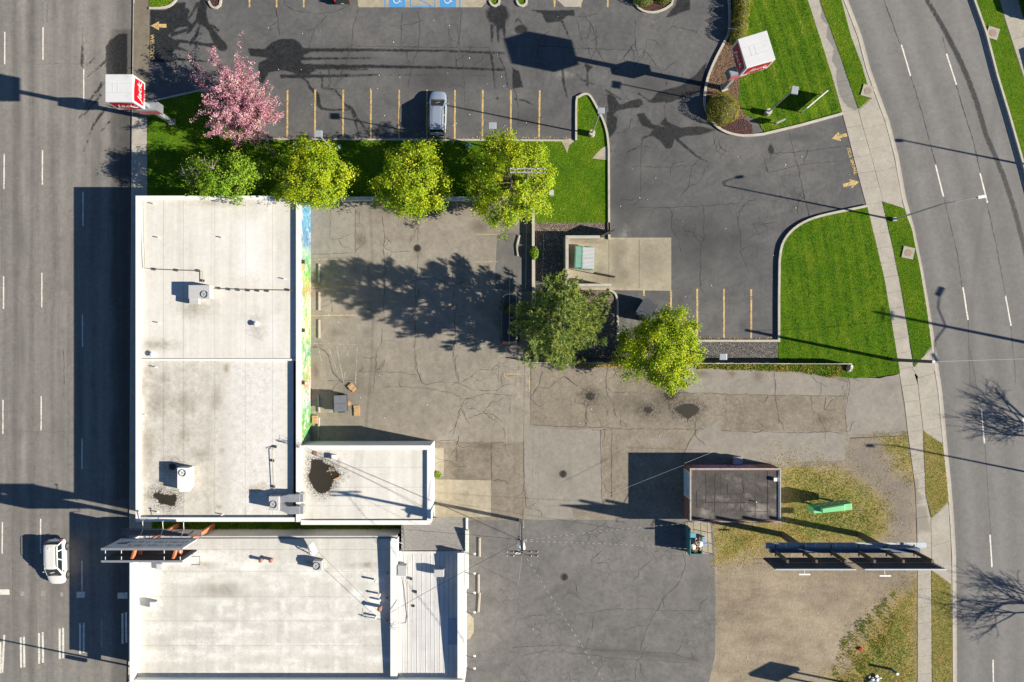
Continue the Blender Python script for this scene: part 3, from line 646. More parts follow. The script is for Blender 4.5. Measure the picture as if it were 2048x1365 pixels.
# ================================================================== service lots (south)
def f_mlot(P):
    dk = f_blob(P, [(668, 664, 16, 9), (734, 664, 10, 12), (752, 645, 6, 6), (835, 505, 10, 12), (700, 770, 40, 60), (640, 690, 10, 10), (750, 740, 16, 24), (960, 615, 12, 8), (968, 720, 6, 9), (710, 540, 10, 9), (660, 830, 8, 6), (680, 830, 7, 6), (930, 580, 8, 5), (830, 420, 120, 16), (1030, 470, 40, 40)]) - 0.05
    ru = f_blob(P, [(665, 455, 8, 6), (650, 455, 8, 4), (655, 472, 4, 6), (709, 450, 13, 8), (752, 743, 8, 4), (632, 740, 10, 30), (720, 480, 20, 20), (960, 455, 30, 20)]) - 0.08
    dk = np.maximum(dk, f_line(P, [zz(512, 370, [(910, 200, .10), (925, 400, .08)]), zz(512, 700, [(985, 0, .12), (990, 200, .12), (975, 550, .1)]), zz(512, 700, [(820, 120, .2), (780, 200, .2), (800, 420, .12)])]) - 0.05)
    return {'dark': dk, 'rust': ru, 'pale': f_blob(P, [(680, 450, 60, 60), (900, 440, 80, 30), (900, 800, 120, 60)]) - 0.6, 'cracked': f_blob(P, [(930, 770, 80, 60)]) * 0.3}
mlot = sheet('mural_lot', [(590, 398), (1064, 398), (1064, 560), (1061, 885), (960, 886), (860, 884), (590, 884)], 0.10, M['lot_old'], 0.25, f_mlot, kind='structure')
sheet('concrete_apron', [(622, 406), (709, 406), (709, 514), (622, 517)], 0.104, M['patch'], 0.5, lambda P: {'rust': f_blob(P, [(665, 455, 9, 6), (650, 452, 6, 4), (655, 472, 5, 6), (705, 450, 12, 8)]) - 0.05, 'dark': f_blob(P, [(634, 490, 10, 8)])}, parent=mlot)
alley = sheet('service_alley', [(1061, 728), (1240, 728), (1560, 738), (1660, 752), (1760, 757), (1835, 748), (1850, 870), (1700, 876), (1690, 930), (1540, 938), (1540, 1036), (1370, 1041), (1200, 1040), (1044, 1040), (870, 1042), (868, 884), (960, 886), (1061, 885)], 0.10, M['alley'], 0.25,
              lambda P: {'pool': np.maximum(f_poly(P, [zz(1024, 700, [(1100, 405), (1150, 370), (1230, 365), (1290, 395), (1260, 430), (1200, 480)]), zz(1024, 700, [(1030, 300), (1060, 260), (1110, 250), (1130, 300), (1095, 345), (1050, 340)])]), f_blob(P, [(1296, 820, 10, 7), (1180, 793, 9, 8)])),
                         'dark': f_blob(P, [(1180, 790, 24, 18), (1240, 800, 20, 14), (1296, 820, 16, 12), (1645, 838, 16, 14), (1330, 800, 60, 40), (1260, 810, 90, 22), (975, 920, 14, 6), (940, 915, 5, 5), (1130, 1010, 14, 6), (1142, 855, 8, 5), (920, 940, 20, 30), (1470, 740, 40, 14), (1470, 880, 30, 10), (1080, 950, 10, 20)]) - 0.02,
                         'rust': f_blob(P, [(1400, 745, 24, 14), (1470, 750, 14, 12), (1515, 760, 18, 16), (1240, 735, 40, 10), (930, 905, 40, 8), (970, 893, 30, 10)]),
                         'pale': f_blob(P, [(1160, 780, 12, 10), (1310, 880, 60, 20), (1430, 770, 160, 12)]) - 0.2, 'cracked': f_blob(P, [(1560, 830, 120, 30)]) * 0.4}, kind='structure')
sheet('pale_patch', [(1047, 856), (1080, 853), (1148, 861), (1204, 857), (1203, 1010), (1100, 1012), (1060, 1014), (1048, 960)], 0.104, M['patch'], 0.4, lambda P: {'dark': f_blob(P, [(1120, 950, 26, 10), (1140, 940, 8, 60)]) - 0.2}, parent=alley, jag=0.05)
sheet('patched_edge', [(1062, 1012), (1100, 1014), (1143, 1014), (1148, 1037), (1080, 1040), (1046, 1038), (1050, 1016)], 0.106, M['patch'], 0.4, parent=alley, jag=0.05)
sheet('driveway_patch', [(1395, 866), (1440, 840), (1441, 862), (1530, 862), (1690, 867), (1690, 922), (1560, 925), (1500, 925), (1370, 904), (1380, 884)], 0.1043, M['patch'], 0.4, lambda P: {'dark': f_poly(P, [zz(1536, 700, [(70, 640), (80, 610), (97, 605), (95, 640), (75, 680), (60, 675)])])}, parent=alley, jag=0.06)
sheet('driveway_patch', [(1698, 757), (1760, 757), (1799, 748), (1813, 862), (1760, 868), (1696, 870), (1691, 840), (1690, 812)], 0.1046, M['patch'], 0.4, lambda P: {'dark': f_blob(P, [(1778, 775, 20, 14), (1770, 808, 40, 6)]) - 0.2}, parent=alley, jag=0.06)
sheet('edge_strip', [(1378, 737), (1560, 742), (1660, 755), (1694, 766), (1692, 790), (1560, 791), (1380, 786), (1340, 770), (1352, 740)], 0.1043, M['patch'], 0.4, lambda P: {'rust': f_blob(P, [(1400, 748, 30, 12), (1462, 748, 14, 12), (1515, 752, 16, 18)]) - 0.05}, parent=alley, jag=0.05)
sheet('concrete_pad', [(868, 959), (982, 961), (982, 1034), (868, 1036)], 0.125, M['conc_y'], 0.35, kind='structure')
sheet('concrete_strip', [(868, 896), (887.5, 896), (887.5, 953), (868, 953)], 0.108, M['conc_y'], 0.4, parent=alley)
al = [zz(1024, 700, [(210, 145), (180, 250), (125, 335)]), zz(1024, 700, [(355, 180), (440, 240), (520, 290)]), zz(1024, 700, [(650, 110), (640, 200), (648, 290)]), zz(1024, 700, [(525, 350), (505, 400), (500, 520)]), zz(1024, 700, [(125, 510), (360, 525), (620, 530), (740, 540), (1240, 540)]), zz(1024, 700, [(680, 290), (860, 290)]), zz(1024, 700, [(605, 540), (612, 1000)]), zz(1024, 700, [(680, 540), (680, 1010)]), zz(1024, 700, [(1250, 480), (1250, 560), (1200, 650), (1170, 720)]), zz(1024, 700, [(1100, 290), (1400, 300), (1747, 308)]), zz(1024, 700, [(80, 620), (85, 950), (100, 1080), (200, 1100), (200, 1150)]),
      zz(1536, 700, [(0, 310), (300, 312), (540, 318)]), zz(1536, 700, [(550, 180), (560, 250), (545, 330), (527, 420), (540, 520), (530, 560)]), zz(1536, 700, [(0, 560), (200, 565), (400, 560), (530, 580)]), zz(1536, 700, [(40, 150), (50, 300), (70, 450)]), zz(1536, 700, [(365, 230), (355, 310)]), zz(1536, 700, [(395, 320), (385, 410)]), zz(1024, 700, [(1430, 555), (1747, 560)]), zz(1024, 700, [(740, 470), (745, 540)]), zz(1024, 700, [(520, 380), (620, 370)]),
      zz(840, 870, [(230, 95), (480, 90), (560, 105), (780, 130), (880, 110), (1289, 115)], 7.58), zz(840, 870, [(1080, 130), (1090, 400), (1085, 680)], 7.58), zz(840, 870, [(360, 390), (470, 390), (540, 480), (720, 490)], 7.58), zz(840, 870, [(550, 200), (560, 400)], 7.58)]
crack_obj('cracks', al + branch_cracks(al, 2, 24), 0.055, 0.1095, M['crack'], alley, 0.06)
ml = [zz(512, 370, [(1105, 285), (1100, 410)]), zz(512, 370, [(1105, 470), (1105, 560), (1090, 650), (1090, 800), (1088, 1000), (1080, 1150), (1090, 1250), (1130, 1340)]), zz(512, 370, [(1350, 690), (1340, 800), (1355, 900), (1360, 1050), (1340, 1180), (1370, 1300), (1390, 1365)]), zz(512, 370, [(870, 430), (880, 600), (870, 900)]), zz(512, 370, [(860, 980), (855, 1080), (820, 1150), (818, 1260)]), zz(512, 370, [(830, 650), (1000, 690), (1090, 650), (1220, 640), (1350, 690), (1440, 650)]), zz(512, 370, [(860, 950), (1080, 940)]), zz(512, 370, [(930, 460), (1060, 450)]),
      zz(512, 700, [(700, 150), (860, 150), (1000, 155), (1100, 175)]), zz(512, 700, [(1085, 0), (1100, 130), (1130, 220), (1160, 240), (1250, 220), (1390, 225), (1480, 275), (1640, 275), (1680, 245), (1747, 235)]), zz(512, 700, [(1340, 0), (1360, 100), (1385, 210)]), zz(512, 700, [(1400, 225), (1470, 180), (1535, 130), (1600, 140), (1650, 100)]), zz(512, 700, [(870, 255), (1000, 255), (1150, 260), (1350, 300), (1425, 340), (1380, 430), (1360, 520), (1315, 570)]), zz(512, 700, [(1395, 400), (1370, 500), (1350, 560), (1335, 610)]), zz(512, 700, [(1425, 340), (1560, 300), (1747, 310)]), zz(512, 700, [(1610, 350), (1550, 430), (1440, 470)]), zz(512, 700, [(1550, 420), (1650, 500)]), zz(512, 700, [(480, 210), (600, 212), (700, 212)]), zz(512, 700, [(820, 40), (815, 140), (800, 280)]),
      zz(512, 370, [(385, 475), (530, 470), (680, 462)]), zz(512, 370, [(677, 170), (677, 460)]), zz(512, 370, [(510, 170), (505, 280), (500, 370), (560, 370), (620, 345), (675, 325)]), zz(512, 370, [(515, 780), (520, 900)]), zz(512, 370, [(860, 210), (880, 350), (870, 420)])]
crack_obj('cracks', ml + branch_cracks(ml, 2, 24), 0.055, 0.1045, M['crack'], mlot, 0.06)
# hose-like tar trail over the hatched bay
mb = MB(); ribbon(mb, zz(590, 620, [(165, 360), (230, 368), (290, 400), (330, 450), (345, 530), (370, 610), (420, 665), (475, 715)], 4.875), 0.16, 0.105, 0.02, 0.2); mb.obj('tar_trail', M['seam'], mlot, kind='stuff')
for y0, m, x1 in ((520, 'yel_old', 709), (575, 'yel_old', 715), (632, 'yel_old', 716), (825, 'yel_old', 672)):
    stripe('parking_line', (622, y0), (x1, y0 - 1.5), 0.12, 0.107, M[m], mlot)
for a, b, m in (((625, 687), (714, 690), 'wht_old'), ((635, 688), (652, 762), 'wht_old'), ((654, 688), (675, 745), 'wht_old'), ((672, 688), (688, 768), 'wht_old'), ((688, 690), (697, 715), 'wht_old'), ((714.5, 690), (711, 768), 'wht_old'), ((690, 745), (687, 768), 'wht_old')):
    stripe('hatch_line', a, b, 0.09, 0.107, M[m], mlot)
for y0, x0, x1, m in ((469, 948, 996, 'yel_old'), (524, 949, 996, 'yel_old'), (638, 950, 1000, 'wht_old'), (580, 950, 1005, 'wht_old'), (692, 960, 1005, 'wht_old')):
    stripe('parking_line', (x0, y0), (x1, y0), 0.08, 0.107, M[m], mlot)
for a, b in (((1004, 748.5), (1059, 749)), ((1059, 749), (1059, 783)), ((1004, 749), (1058, 783))): stripe('painted_triangle_line', a, b, 0.13, 0.107, M['yel_old'], mlot)
strip_n = sheet('asphalt_strip', [(994, 468), (1063, 466), (1061, 584), (990, 580)], 0.1043, M['lot_s'], 0.4, lambda P: {'dark': f_blob(P, [(1030, 520, 50, 60)]) - 0.3}, parent=mlot, jag=0.04)
slot = sheet('south_parking_lot', [(868, 1033), (960, 1034), (1044, 1034), (1200, 1030), (1300, 1030), (1390, 1030), (1424, 1040), (1428, 1110), (1431, 1200), (1430, 1310), (1418, 1365), (1410, 1640), (600, 1640), (600, 1300), (868, 1300)], 0.096, M['lot_s'], 0.3,
             lambda P: {'dark': np.maximum(f_line(P, [zz(1024, 1000, [(-60, 920, .2), (150, 760, .2), (280, 700, .25), (400, 640, .2), (560, 550, .12)], 3.74), zz(1024, 1000, [(500, 1110, .3), (900, 1140, .3), (1400, 1190, .4)], 3.74)]), f_blob(P, [(1415, 1300, 12, 60), (1400, 1150, 30, 50), (980, 1200, 40, 30), (1010, 1090, 30, 30)]) - 0.3),
                        'pale': f_blob(P, [(1395, 1250, 14, 30), (1400, 1130, 12, 14), (1100, 1250, 130, 80), (1150, 1100, 60, 40)]) - 0.55}, kind='structure')
sl = [zz(1024, 1000, [(480, 855), (620, 840), (760, 815), (1060, 820), (1090, 830), (1400, 830)], 3.74), zz(1024, 1000, [(1290, 520), (1240, 640), (1130, 740), (1080, 830), (1020, 940), (970, 1080), (960, 1130)], 3.74), zz(1024, 1000, [(0, 1105), (240, 1090), (420, 1090), (640, 1125), (950, 1135), (1200, 1150), (1400, 1210)], 3.74), zz(1024, 1000, [(60, 1170), (240, 1130), (500, 1150), (800, 1190), (1100, 1200), (1350, 1225)], 3.74), zz(1024, 1000, [(930, 1200), (920, 1365)], 3.74), zz(1024, 1000, [(560, 340), (590, 240), (700, 170)], 3.74), zz(1024, 1000, [(150, 865), (320, 860)], 3.74), zz(1024, 1000, [(950, 530), (1050, 440)], 3.74), zz(1024, 1000, [(410, 700), (480, 700)], 3.74), zz(1024, 1000, [(0, 1190), (140, 1365)], 3.74), zz(1024, 1000, [(590, 470), (710, 470)], 3.74), zz(1024, 1000, [(680, 1230), (620, 1320)], 3.74)]
crack_obj('cracks', sl + branch_cracks(sl, 3, 26), 0.045, 0.1045, M['crack'], slot, 0.05)

# dirt yard with dry grass, east
DIRT = [(1386, 1046), (1424, 1045), (1428, 1110), (1431, 1200), (1430, 1310), (1418, 1365), (1410, 1640), (1850, 1640), (1850, 870), (1690, 878), (1690, 922), (1562, 926), (1540, 926), (1540, 1046)]
GRASSY = [[(1562, 922), (1640, 928), (1690, 950), (1745, 985), (1772, 1012), (1772, 1060), (1740, 1092), (1640, 1100), (1540, 1095), (1500, 1112), (1428, 1128), (1426, 1044), (1562, 1044)], [(1762, 872), (1818, 864), (1828, 960), (1805, 945), (1778, 905)], [(1836, 1165), (1838, 1640), (1640, 1640), (1660, 1352), (1700, 1345), (1712, 1290), (1750, 1240), (1790, 1195)]]
def f_dirt(P):
    return {'grassy': np.clip(f_poly(P, GRASSY), -1.6, 1.2), 'dark': np.maximum(f_poly(P, [[(1690, 868), (1760, 868), (1800, 940), (1838, 960), (1835, 1090), (1760, 1110), (1770, 1020), (1700, 950), (1640, 915)]]) * 0.4, f_line(P, [[(1696, 1250, .3), (1700, 1335, .4)], [(1640, 1290, .4), (1660, 1340, .3)], [(1440, 1320, .3), (1432, 1220, .3), (1440, 1140, .3)], [(1600, 1195, .4), (1700, 1160, .3), (1800, 1170, .3)]]) - 0.1)}
dirt = sheet('dirt_yard', DIRT, 0.097, M['dirt'], 0.35, f_dirt, kind='structure')

# ================================================================== kerbs and lawns
def kerb(name, line, w=0.16, z0=0.0, z1=0.25, closed=False, **kw):
    """a cast kerb along a line (mitred), slightly uneven"""
    P = [Vector(g2(p)) for p in line]; N = len(P); mb = MB(); L = []; Rr = []
    for i, p in enumerate(P):
        if closed: a, b = P[i - 1], P[(i + 1) % N]
        else: a, b = P[max(i - 1, 0)], P[min(i + 1, N - 1)]
        d1 = (p - a).normalized() if (p - a).length else (b - p).normalized(); d2 = (b - p).normalized() if (b - p).length else d1
        d = (d1 + d2).normalized(); n = Vector((-d.y, d.x)); m = n / max(0.5, n.dot(Vector((-d1.y, d1.x))))
        L.append(p + m * w / 2); Rr.append(p - m * w / 2)
    vs = []
    for a, b in zip(L, Rr): vs += [(a.x, a.y, z0), (a.x, a.y, z1), (b.x, b.y, z1), (b.x, b.y, z0)]
    fs = []
    for i in range(N if closed else N - 1):
        j = (i + 1) % N
        fs += [(4 * i + k, 4 * j + k, 4 * j + k + 1, 4 * i + k + 1) for k in range(3)]
    if not closed: fs += [(0, 1, 2, 3), (4 * N - 1, 4 * N - 2, 4 * N - 3, 4 * N - 4)]
    mb.add(vs, fs)
    return mb.obj(name, M['kerb'], kind='structure', **kw)
def arc(pts, n=3):
    """smooth a measured polyline (Catmull-Rom)"""
    out = []
    for i in range(len(pts) - 1):
        p0, p1, p2, p3 = pts[max(i - 1, 0)], pts[i], pts[i + 1], pts[min(i + 2, len(pts) - 1)]
        for k in range(n):
            t = k / n
            out.append(tuple(0.5 * (2 * p1[c] + (p2[c] - p0[c]) * t + (2 * p0[c] - 5 * p1[c] + 4 * p2[c] - p3[c]) * t * t + (3 * p1[c] - p0[c] - 3 * p2[c] + p3[c]) * t ** 3) for c in (0, 1)))
    return out + [pts[-1]]
K_island = arc([(1152, 282), (1152.5, 205), (1158, 195), (1168, 190), (1178, 192), (1186, 203), (1196, 222), (1207, 245), (1214, 270), (1217, 300)], 3) + [(1217.5, 446), (1218, 470)]
K_ne = arc([(1452, -60), (1457, 0), (1458, 60), (1448, 85), (1430, 120), (1414, 160), (1408, 200), (1413, 225), (1428, 250), (1452, 266), (1485, 273), (1525, 270)], 3) + [(1600, 252), (1683, 229)]
K_big = [(1733, 413)] + arc([(1690, 422), (1640, 433), (1605, 446), (1578, 466), (1562, 492), (1557, 525)], 3) + [(1556, 600), (1556, 682), (1240, 682)]
K_lawn = [(296, 206), (412, 180), (519, 182), (520, 279.5), (900, 281), (1125, 282.5)]
LAWN_N = [(296, 206), (412, 180), (519, 182), (520, 279.5), (1125, 282.5), (1139, 293), (1152, 282)] + K_island[1:-1] + [(1065, 446), (1065, 398), (296, 398)]
LAWN_NE = [(1476, -160), (1600, -160)] + [(1614, 0), (1640, 80), (1662, 150), (1683, 229)] + [(1600, 252), (1532, 271), (1512, 240), (1490, 232), (1476, 205), (1478, 172), (1482, 110), (1476, 40)]
LAWN_BIG = [p for p in K_big[:-2]] + [(1556, 738), (1620, 742), (1665, 752), (1705, 757), (1760, 753), (1799, 747), (1783, 650), (1768, 560), (1747, 470)]
VERGE = [[(1607, -160), (1638, 0), (1668, 80), (1692, 150), (1716, 219), (1741, 197), (1734, 172), (1722, 130), (1700, 72), (1684, 10), (1634, -160)],
         [(1764, 404), (1806, 417), (1822, 458), (1839, 540), (1852, 618), (1862, 693), (1828, 734), (1817, 675), (1803, 587), (1788, 511)],
         [(1845, 862), (1884, 888), (1892, 960), (1896, 1004), (1862, 1035), (1851, 993), (1848, 923)],
         [(1862, 1140), (1900, 1168), (1903, 1250), (1903, 1640), (1863, 1640), (1863, 1347)]]
EAST_LAWN = RC[1:] + [(2500, 1800), (2500, -160)]
def lawn(name, poly, z, mat, **kw):
    mb = MB(); mb.prism([g2(p) for p in poly], 0, z); return mb.obj(name, mat, kind='structure', **kw)
for poly in (LAWN_N, LAWN_NE, LAWN_BIG): lawn('lawn', poly, 0.15, M['lawn'])
for i, poly in enumerate(VERGE): lawn('verge', poly, 0.15, M['lawn'] if i < 2 else M['dry'])
lawn('lawn', EAST_LAWN, 0.12, M['lawn'])
kerb('kerb', K_lawn, 0.17); kerb('kerb', K_island, 0.2, z1=0.3); kerb('kerb', K_ne, 0.24, z1=0.3); kerb('kerb', K_big, 0.22, z1=0.36)
kerb('kerb', arc([(1218, 580), (1230, 588), (1235, 602)], 3) + [(1235, 683)], 0.2, z1=0.26)
kerb('kerb', [(1217, 446), (1218, 480)], 0.22, z1=0.3)
# little islands along the top
for line, mat in (([(300, -60), (352, -60), (356, -10), (350, 6), (338, 15), (320, 18.5), (300, 18.5)], 'lawn'), ([(419, -60), (443, -60), (443, 4), (438, 15), (431, 18), (424, 14), (419, 4)], 'mulch'), ([(979, -60), (999, -60), (999, 3), (995, 11), (989, 14), (983, 11), (979, 3)], 'lawn'), ([(1033.5, -60), (1053.5, -60), (1053.5, 3), (1050, 11), (1044, 14), (1037, 11), (1033.5, 3)], 'lawn'), ([(1266, -60), (1349, -60), (1346, 0), (1338, 14), (1322, 23), (1304, 27), (1286, 24), (1273, 14), (1267, 2)], 'mulch')):
    lawn('planting_island', line, 0.16, M[mat]); kerb('kerb', arc(line[1:] if line[0][1] == -60 else line, 2), 0.2, z1=0.26)
kerb('kerb', RC[1:-1], 0.2, z0=0, z1=0.28)
# gutter and kerb of the avenue
def offset(line, d):
    out = []
    for i, p in enumerate(line):
        a = line[max(i - 1, 0)]; b = line[min(i + 1, len(line) - 1)]; dx, dy = b[0] - a[0], b[1] - a[1]; l = math.hypot(dx, dy); out.append((p[0] - dy / l * d, p[1] + dx / l * d))
    return out
GI = offset(RE, 9.5)
mb = MB()
for i in range(len(RE) - 1): mb.prism([g2(RE[i]), g2(RE[i + 1]), g2(offset(RE, 5.5)[i + 1]), g2(offset(RE, 5.5)[i])], -0.02, 0.012)
mb.obj('gutter', M['conc'], kind='structure')
kerb('kerb', offset(RE, 7.5)[1:-1], 0.2, z0=0, z1=0.13)
mb = MB()
for a, b in zip(RC[1:-2], RC[2:-1]):
    A, B = offset([a, b], 10); mb.prism([g2(a), g2(b), g2(B), g2(A)], -0.02, 0.012)
mb.obj('gutter', M['conc'], kind='structure')

# ================================================================== pavements, slab by slab
def lerp_y(line, y):
    for a, b in zip(line[:-1], line[1:]):
        if min(a[1], b[1]) <= y <= max(a[1], b[1]): t = (y - a[1]) / (b[1] - a[1]) if b[1] != a[1] else 0; return a[0] + (b[0] - a[0]) * t
    return line[-1][0] if y > line[-1][1] else line[0][0]
def slab(parent, poly, z, mat, gap=0.012, dz=0.006, fields=None, name='paving_slab'):
    P = [Vector(g2(p)) for p in poly]; c = sum(P, Vector((0, 0))) / len(P)
    P = [p + (c - p).normalized() * gap for p in P]; h = z + random.uniform(-dz, dz)
    if fields is None:
        mb = MB(); mb.prism([tuple(p) for p in P], 0.02, h); return mb.obj(name, mat, parent)
    return sheet(name, [tuple(p) for p in P], h, mat, 0.2, fields, parent, img=False)
mb = MB(); mb.prism([g2(p) for p in ((268, -260), (300, -260), (300, 5), (296, 300), (314, 410), (306, 1365), (306, 1620), (257, 1620), (260, 1100), (262, 700), (265, 300), (268, 0))], -0.02, 0.105)
walk_w = mb.obj('sidewalk', M['conc_d'], kind='structure')
WL = [(268, -260), (268, 0), (265, 300), (262, 700), (260, 1100), (258, 1365), (257, 1620)]
WR = [(300.5, -260), (300, 5), (296, 230), (296, 405), (312, 412), (306, 1365), (306, 1620)]
ys = [-260, -190, -120, -55, 8, 62, 113, 165, 200, 235, 290, 343, 396, 450, 505, 560, 620, 680, 740, 800, 860, 920, 980, 1040, 1100, 1160, 1220, 1280, 1340, 1400, 1500, 1620]
for a, b in zip(ys[:-1], ys[1:]):
    slab(walk_w, [(lerp_y(WL, a) + 0.8, a), (lerp_y(WR, a) - 0.5, a), (lerp_y(WR, b) - 0.5, b), (lerp_y(WL, b) + 0.8, b)], 0.125, M['conc_d'] if b < 240 else M['conc'], 0.01)
kerb('kerb', [(p[0] + 1, p[1]) for p in WL], 0.16, z0=0, z1=0.122)
SL = [(1560, -300), (1612, 0), (1640, 80), (1662, 150), (1684, 228), (1700, 290), (1715, 350), (1733, 416), (1747, 470), (1768, 560), (1783, 650), (1797, 745), (1807, 800), (1815, 870), (1822, 920), (1830, 980), (1834, 1100), (1834, 1365), (1834, 1640)]
SR = [(1580, -300), (1638, 0), (1668, 80), (1692, 150), (1715, 220), (1726, 261), (1741, 311), (1753, 357), (1765, 402), (1788, 511), (1803, 587), (1817, 675), (1822, 733), (1832, 747), (1841, 829), (1845, 861), (1848, 923), (1851, 993), (1860, 1037), (1861, 1053), (1862, 1139), (1863, 1347), (1863, 1640)]
g = MB(); g.prism([g2(p) for p in SL + GI[::-1]], -0.02, 0.10); walk_e = g.obj('sidewalk', M['conc'], kind='structure')
ys = [-300, -150, -110, -75, -40, -15, 15, 46, 76, 105, 134, 163, 192, 222, 254, 283, 313, 345, 376, 407, 436, 466, 495, 525, 553, 584, 616, 645, 676, 705, 736, 770, 802, 832, 862, 890, 918, 946, 976, 1005, 1034, 1065, 1088, 1120, 1149, 1177, 1213, 1245, 1277, 1311, 1347, 1380, 1420, 1470, 1520, 1580, 1640]
def f_damp(P):
    d = f_poly(P, [zz(1536, 0, [(320, -60), (360, 60), (350, 130), (400, 180), (390, 260), (440, 330), (430, 420), (460, 470), (460, 560), (480, 660), (540, 740), (610, 765), (620, 700), (520, 420), (400, 100), (340, -80)])])
    d2 = f_poly(P, [zz(1536, 700, [(1000, 840), (1030, 900), (1020, 960), (1070, 1010), (1010, 1060), (1080, 1060), (1090, 1150), (1120, 1250), (1050, 1240), (1010, 1270), (980, 1150), (960, 1000)])]) + 0.05
    return {'wet_or_shade': np.maximum(d - 0.02, f_line(P, [zz(1536, 0, [(610, 760, .05), (690, 775, .06), (760, 770, .06)])])), 'dark': f_blob(P, [(1772, 490, 14, 10)]), 'rust': d2 * 1.6}
M['conc_walk'] = surface('pale_walk_concrete', (0.31, 0.285, 0.24), (0.36, 0.33, 0.275), 0.09, big=0.4, wetcol=0.52, brown=(0.20, 0.175, 0.14))
for a, b in zip(ys[:-1], ys[1:]):
    poly = [(lerp_y(SL, a + 3), a + 3), (lerp_y(SR, a - 2), a - 2), (lerp_y(SR, b - 2), b - 2), (lerp_y(SL, b + 3), b + 3)]
    slab(walk_e, poly, 0.127, M['conc_walk'], 0.012, 0.005, f_damp if (-20 < a < 240 or 880 < a < 1100) else None)
for ys2 in ([228, 259, 300, 345, 412], [757, 800, 862], [1040, 1092, 1150]):
    for a, b in zip(ys2[:-1], ys2[1:]):
        a2, b2 = a - 10, b - 10
        slab(walk_e, [(lerp_y(SR, a) + .6, a), (lerp_y(GI, a2) - .8, a2), (lerp_y(GI, b2) - .8, b2), (lerp_y(SR, b) + .6, b)], 0.122, M['conc_walk'], 0.01, 0.004, f_damp if a > 1000 else None, name='apron_slab')
slab(walk_e, [(1716, 222), (1744, 197), (1757, 216), (1722, 240)], 0.12, M['conc_walk'], 0.01, name='apron_slab')
slab(walk_e, [(1823, 736), (1866, 694), (1872, 742), (1833, 752)], 0.12, M['conc_walk'], 0.01, name='apron_slab')
slab(walk_e, [(1846, 862), (1883, 854), (1886, 886)], 0.118, M['conc_walk'], 0.01, name='apron_slab')
slab(walk_e, [(1862, 1036), (1899, 1006), (1902, 1030), (1862, 1040)], 0.118, M['conc_walk'], 0.01, name='apron_slab')
slab(walk_e, [(1863, 1141), (1902, 1140), (1902, 1168)], 0.118, M['conc_walk'], 0.01, name='apron_slab')
# pavement across the avenue
XL = [(1960, -120), (1985, -50), (2004, 28), (2030, 110), (2060, 200), (2100, 340), (2135, 480)]
g = MB(); g.prism([g2(p) for p in XL + [(p[0] + 36, p[1] - 8) for p in XL[::-1]]], 0, 0.125); walk_x = g.obj('sidewalk', M['conc_d'], kind='structure')
for a, b in zip(range(-120, 470, 40), range(-80, 480, 40)):
    slab(walk_x, [(lerp_y(XL, a) + 1, a), (lerp_y(XL, a) + 35, a - 8), (lerp_y(XL, b) + 35, b - 8), (lerp_y(XL, b) + 1, b)], 0.145, M['conc_walk'], 0.012)
# round covers set in square concrete collars
for x, y, rz, lab, lone in ((1735, 183, -0.28, 'round cover in square concrete collar at tip of north verge', 0), (1816, 506, -0.22, 'round cover in square concrete collar in verge beside big lawn', 0), (1985, 67, -0.3, 'square concrete utility box lid across the avenue', 1)):
    p = at(x, y, 0.16); t = thing('utility_cover', lab, 'utility cover', (p.x, p.y, 0))
    mb = MB(); mb.box((p.x, p.y, 0.09), (1.15, 1.15, 0.30), rz); mb.obj('collar', M['conc'], t)
    mb = MB(); mb.cyl(p.x, p.y, 0.24, 0.255, 0.36, 20); mb.obj('lid', plain('stained_lid', (0.27, 0.20, 0.15), 0.9, 0, 0.15), t)
for x, y, lab in ((1126.5, 948.5, 'iron manhole cover in pale alley patch west of brick shop'), (1129.5, 1155, 'iron manhole cover in south parking lot'), (835, 497, 'dark manhole cover in mural lot beside shadow of pine')):
    p = at(x, y, 0.11); t = thing('manhole_cover', lab, 'manhole cover', (p.x, p.y, 0.1), 'round manhole covers')
    mb = MB(); mb.cyl(p.x, p.y, 0.1, 0.115, 0.40, 24); mb.obj('rim', M['seam'], t)
    mb = MB(); mb.cyl(p.x, p.y, 0.115, 0.128, 0.31, 24)
    for k in range(-3, 4): mb.box((p.x, p.y + k * 0.08, 0.13), (0.5 - abs(k) * 0.08, 0.03, 0.02), 0.8)
    mb.obj('lid', M['iron'], t)

# beds
def bed(name, poly, mat, z=0.17): lawn(name, poly, z, M[mat])
bed('mulch_bed', [(1457, -60), (1476, -60), (1476, 40), (1482, 110), (1478, 172), (1476, 205), (1490, 232), (1500, 235), (1440, 255), (1430, 250), (1414, 226), (1410, 200), (1416, 160), (1432, 122), (1449, 88), (1459, 60)], 'mulch_t', 0.16)
bed('lava_mulch_bed', [(1434, 250), (1470, 238), (1490, 240), (1503, 252), (1504, 269), (1485, 271), (1455, 264)], 'mulch', 0.19)
bed('gravel_bed', [(1062, 446), (1216, 446), (1216, 474), (1062, 474)], 'gravel_b', 0.14)
bed('gravel_bed', [(1066, 474), (1126, 474), (1126, 582), (1217, 582), (1229, 590), (1234, 604), (1234, 683), (1555, 683), (1555, 716), (1062, 716)], 'gravel', 0.138)
bed('gravel_bed', [(1150, 582), (1217, 582), (1229, 590), (1234, 604), (1234, 683), (1170, 683)], 'gravel_b', 0.142)
bed('weedy_strip', [(1150, 729), (1690, 729), (1700, 738), (1690, 756), (1660, 752), (1560, 738), (1380, 735), (1290, 732), (1150, 734)], 'dry', 0.115)
bed('gap_turf', [(306, 1018), (806, 1018), (806, 1056), (306, 1056)], 'lawn', 0.12)
mb = MB(); mb.prism([g2(p) for p in ((306, 1056), (806, 1056), (806, 1064), (306, 1064))], 0, 0.14); mb.obj('gap_walk', M['conc'], kind='structure')
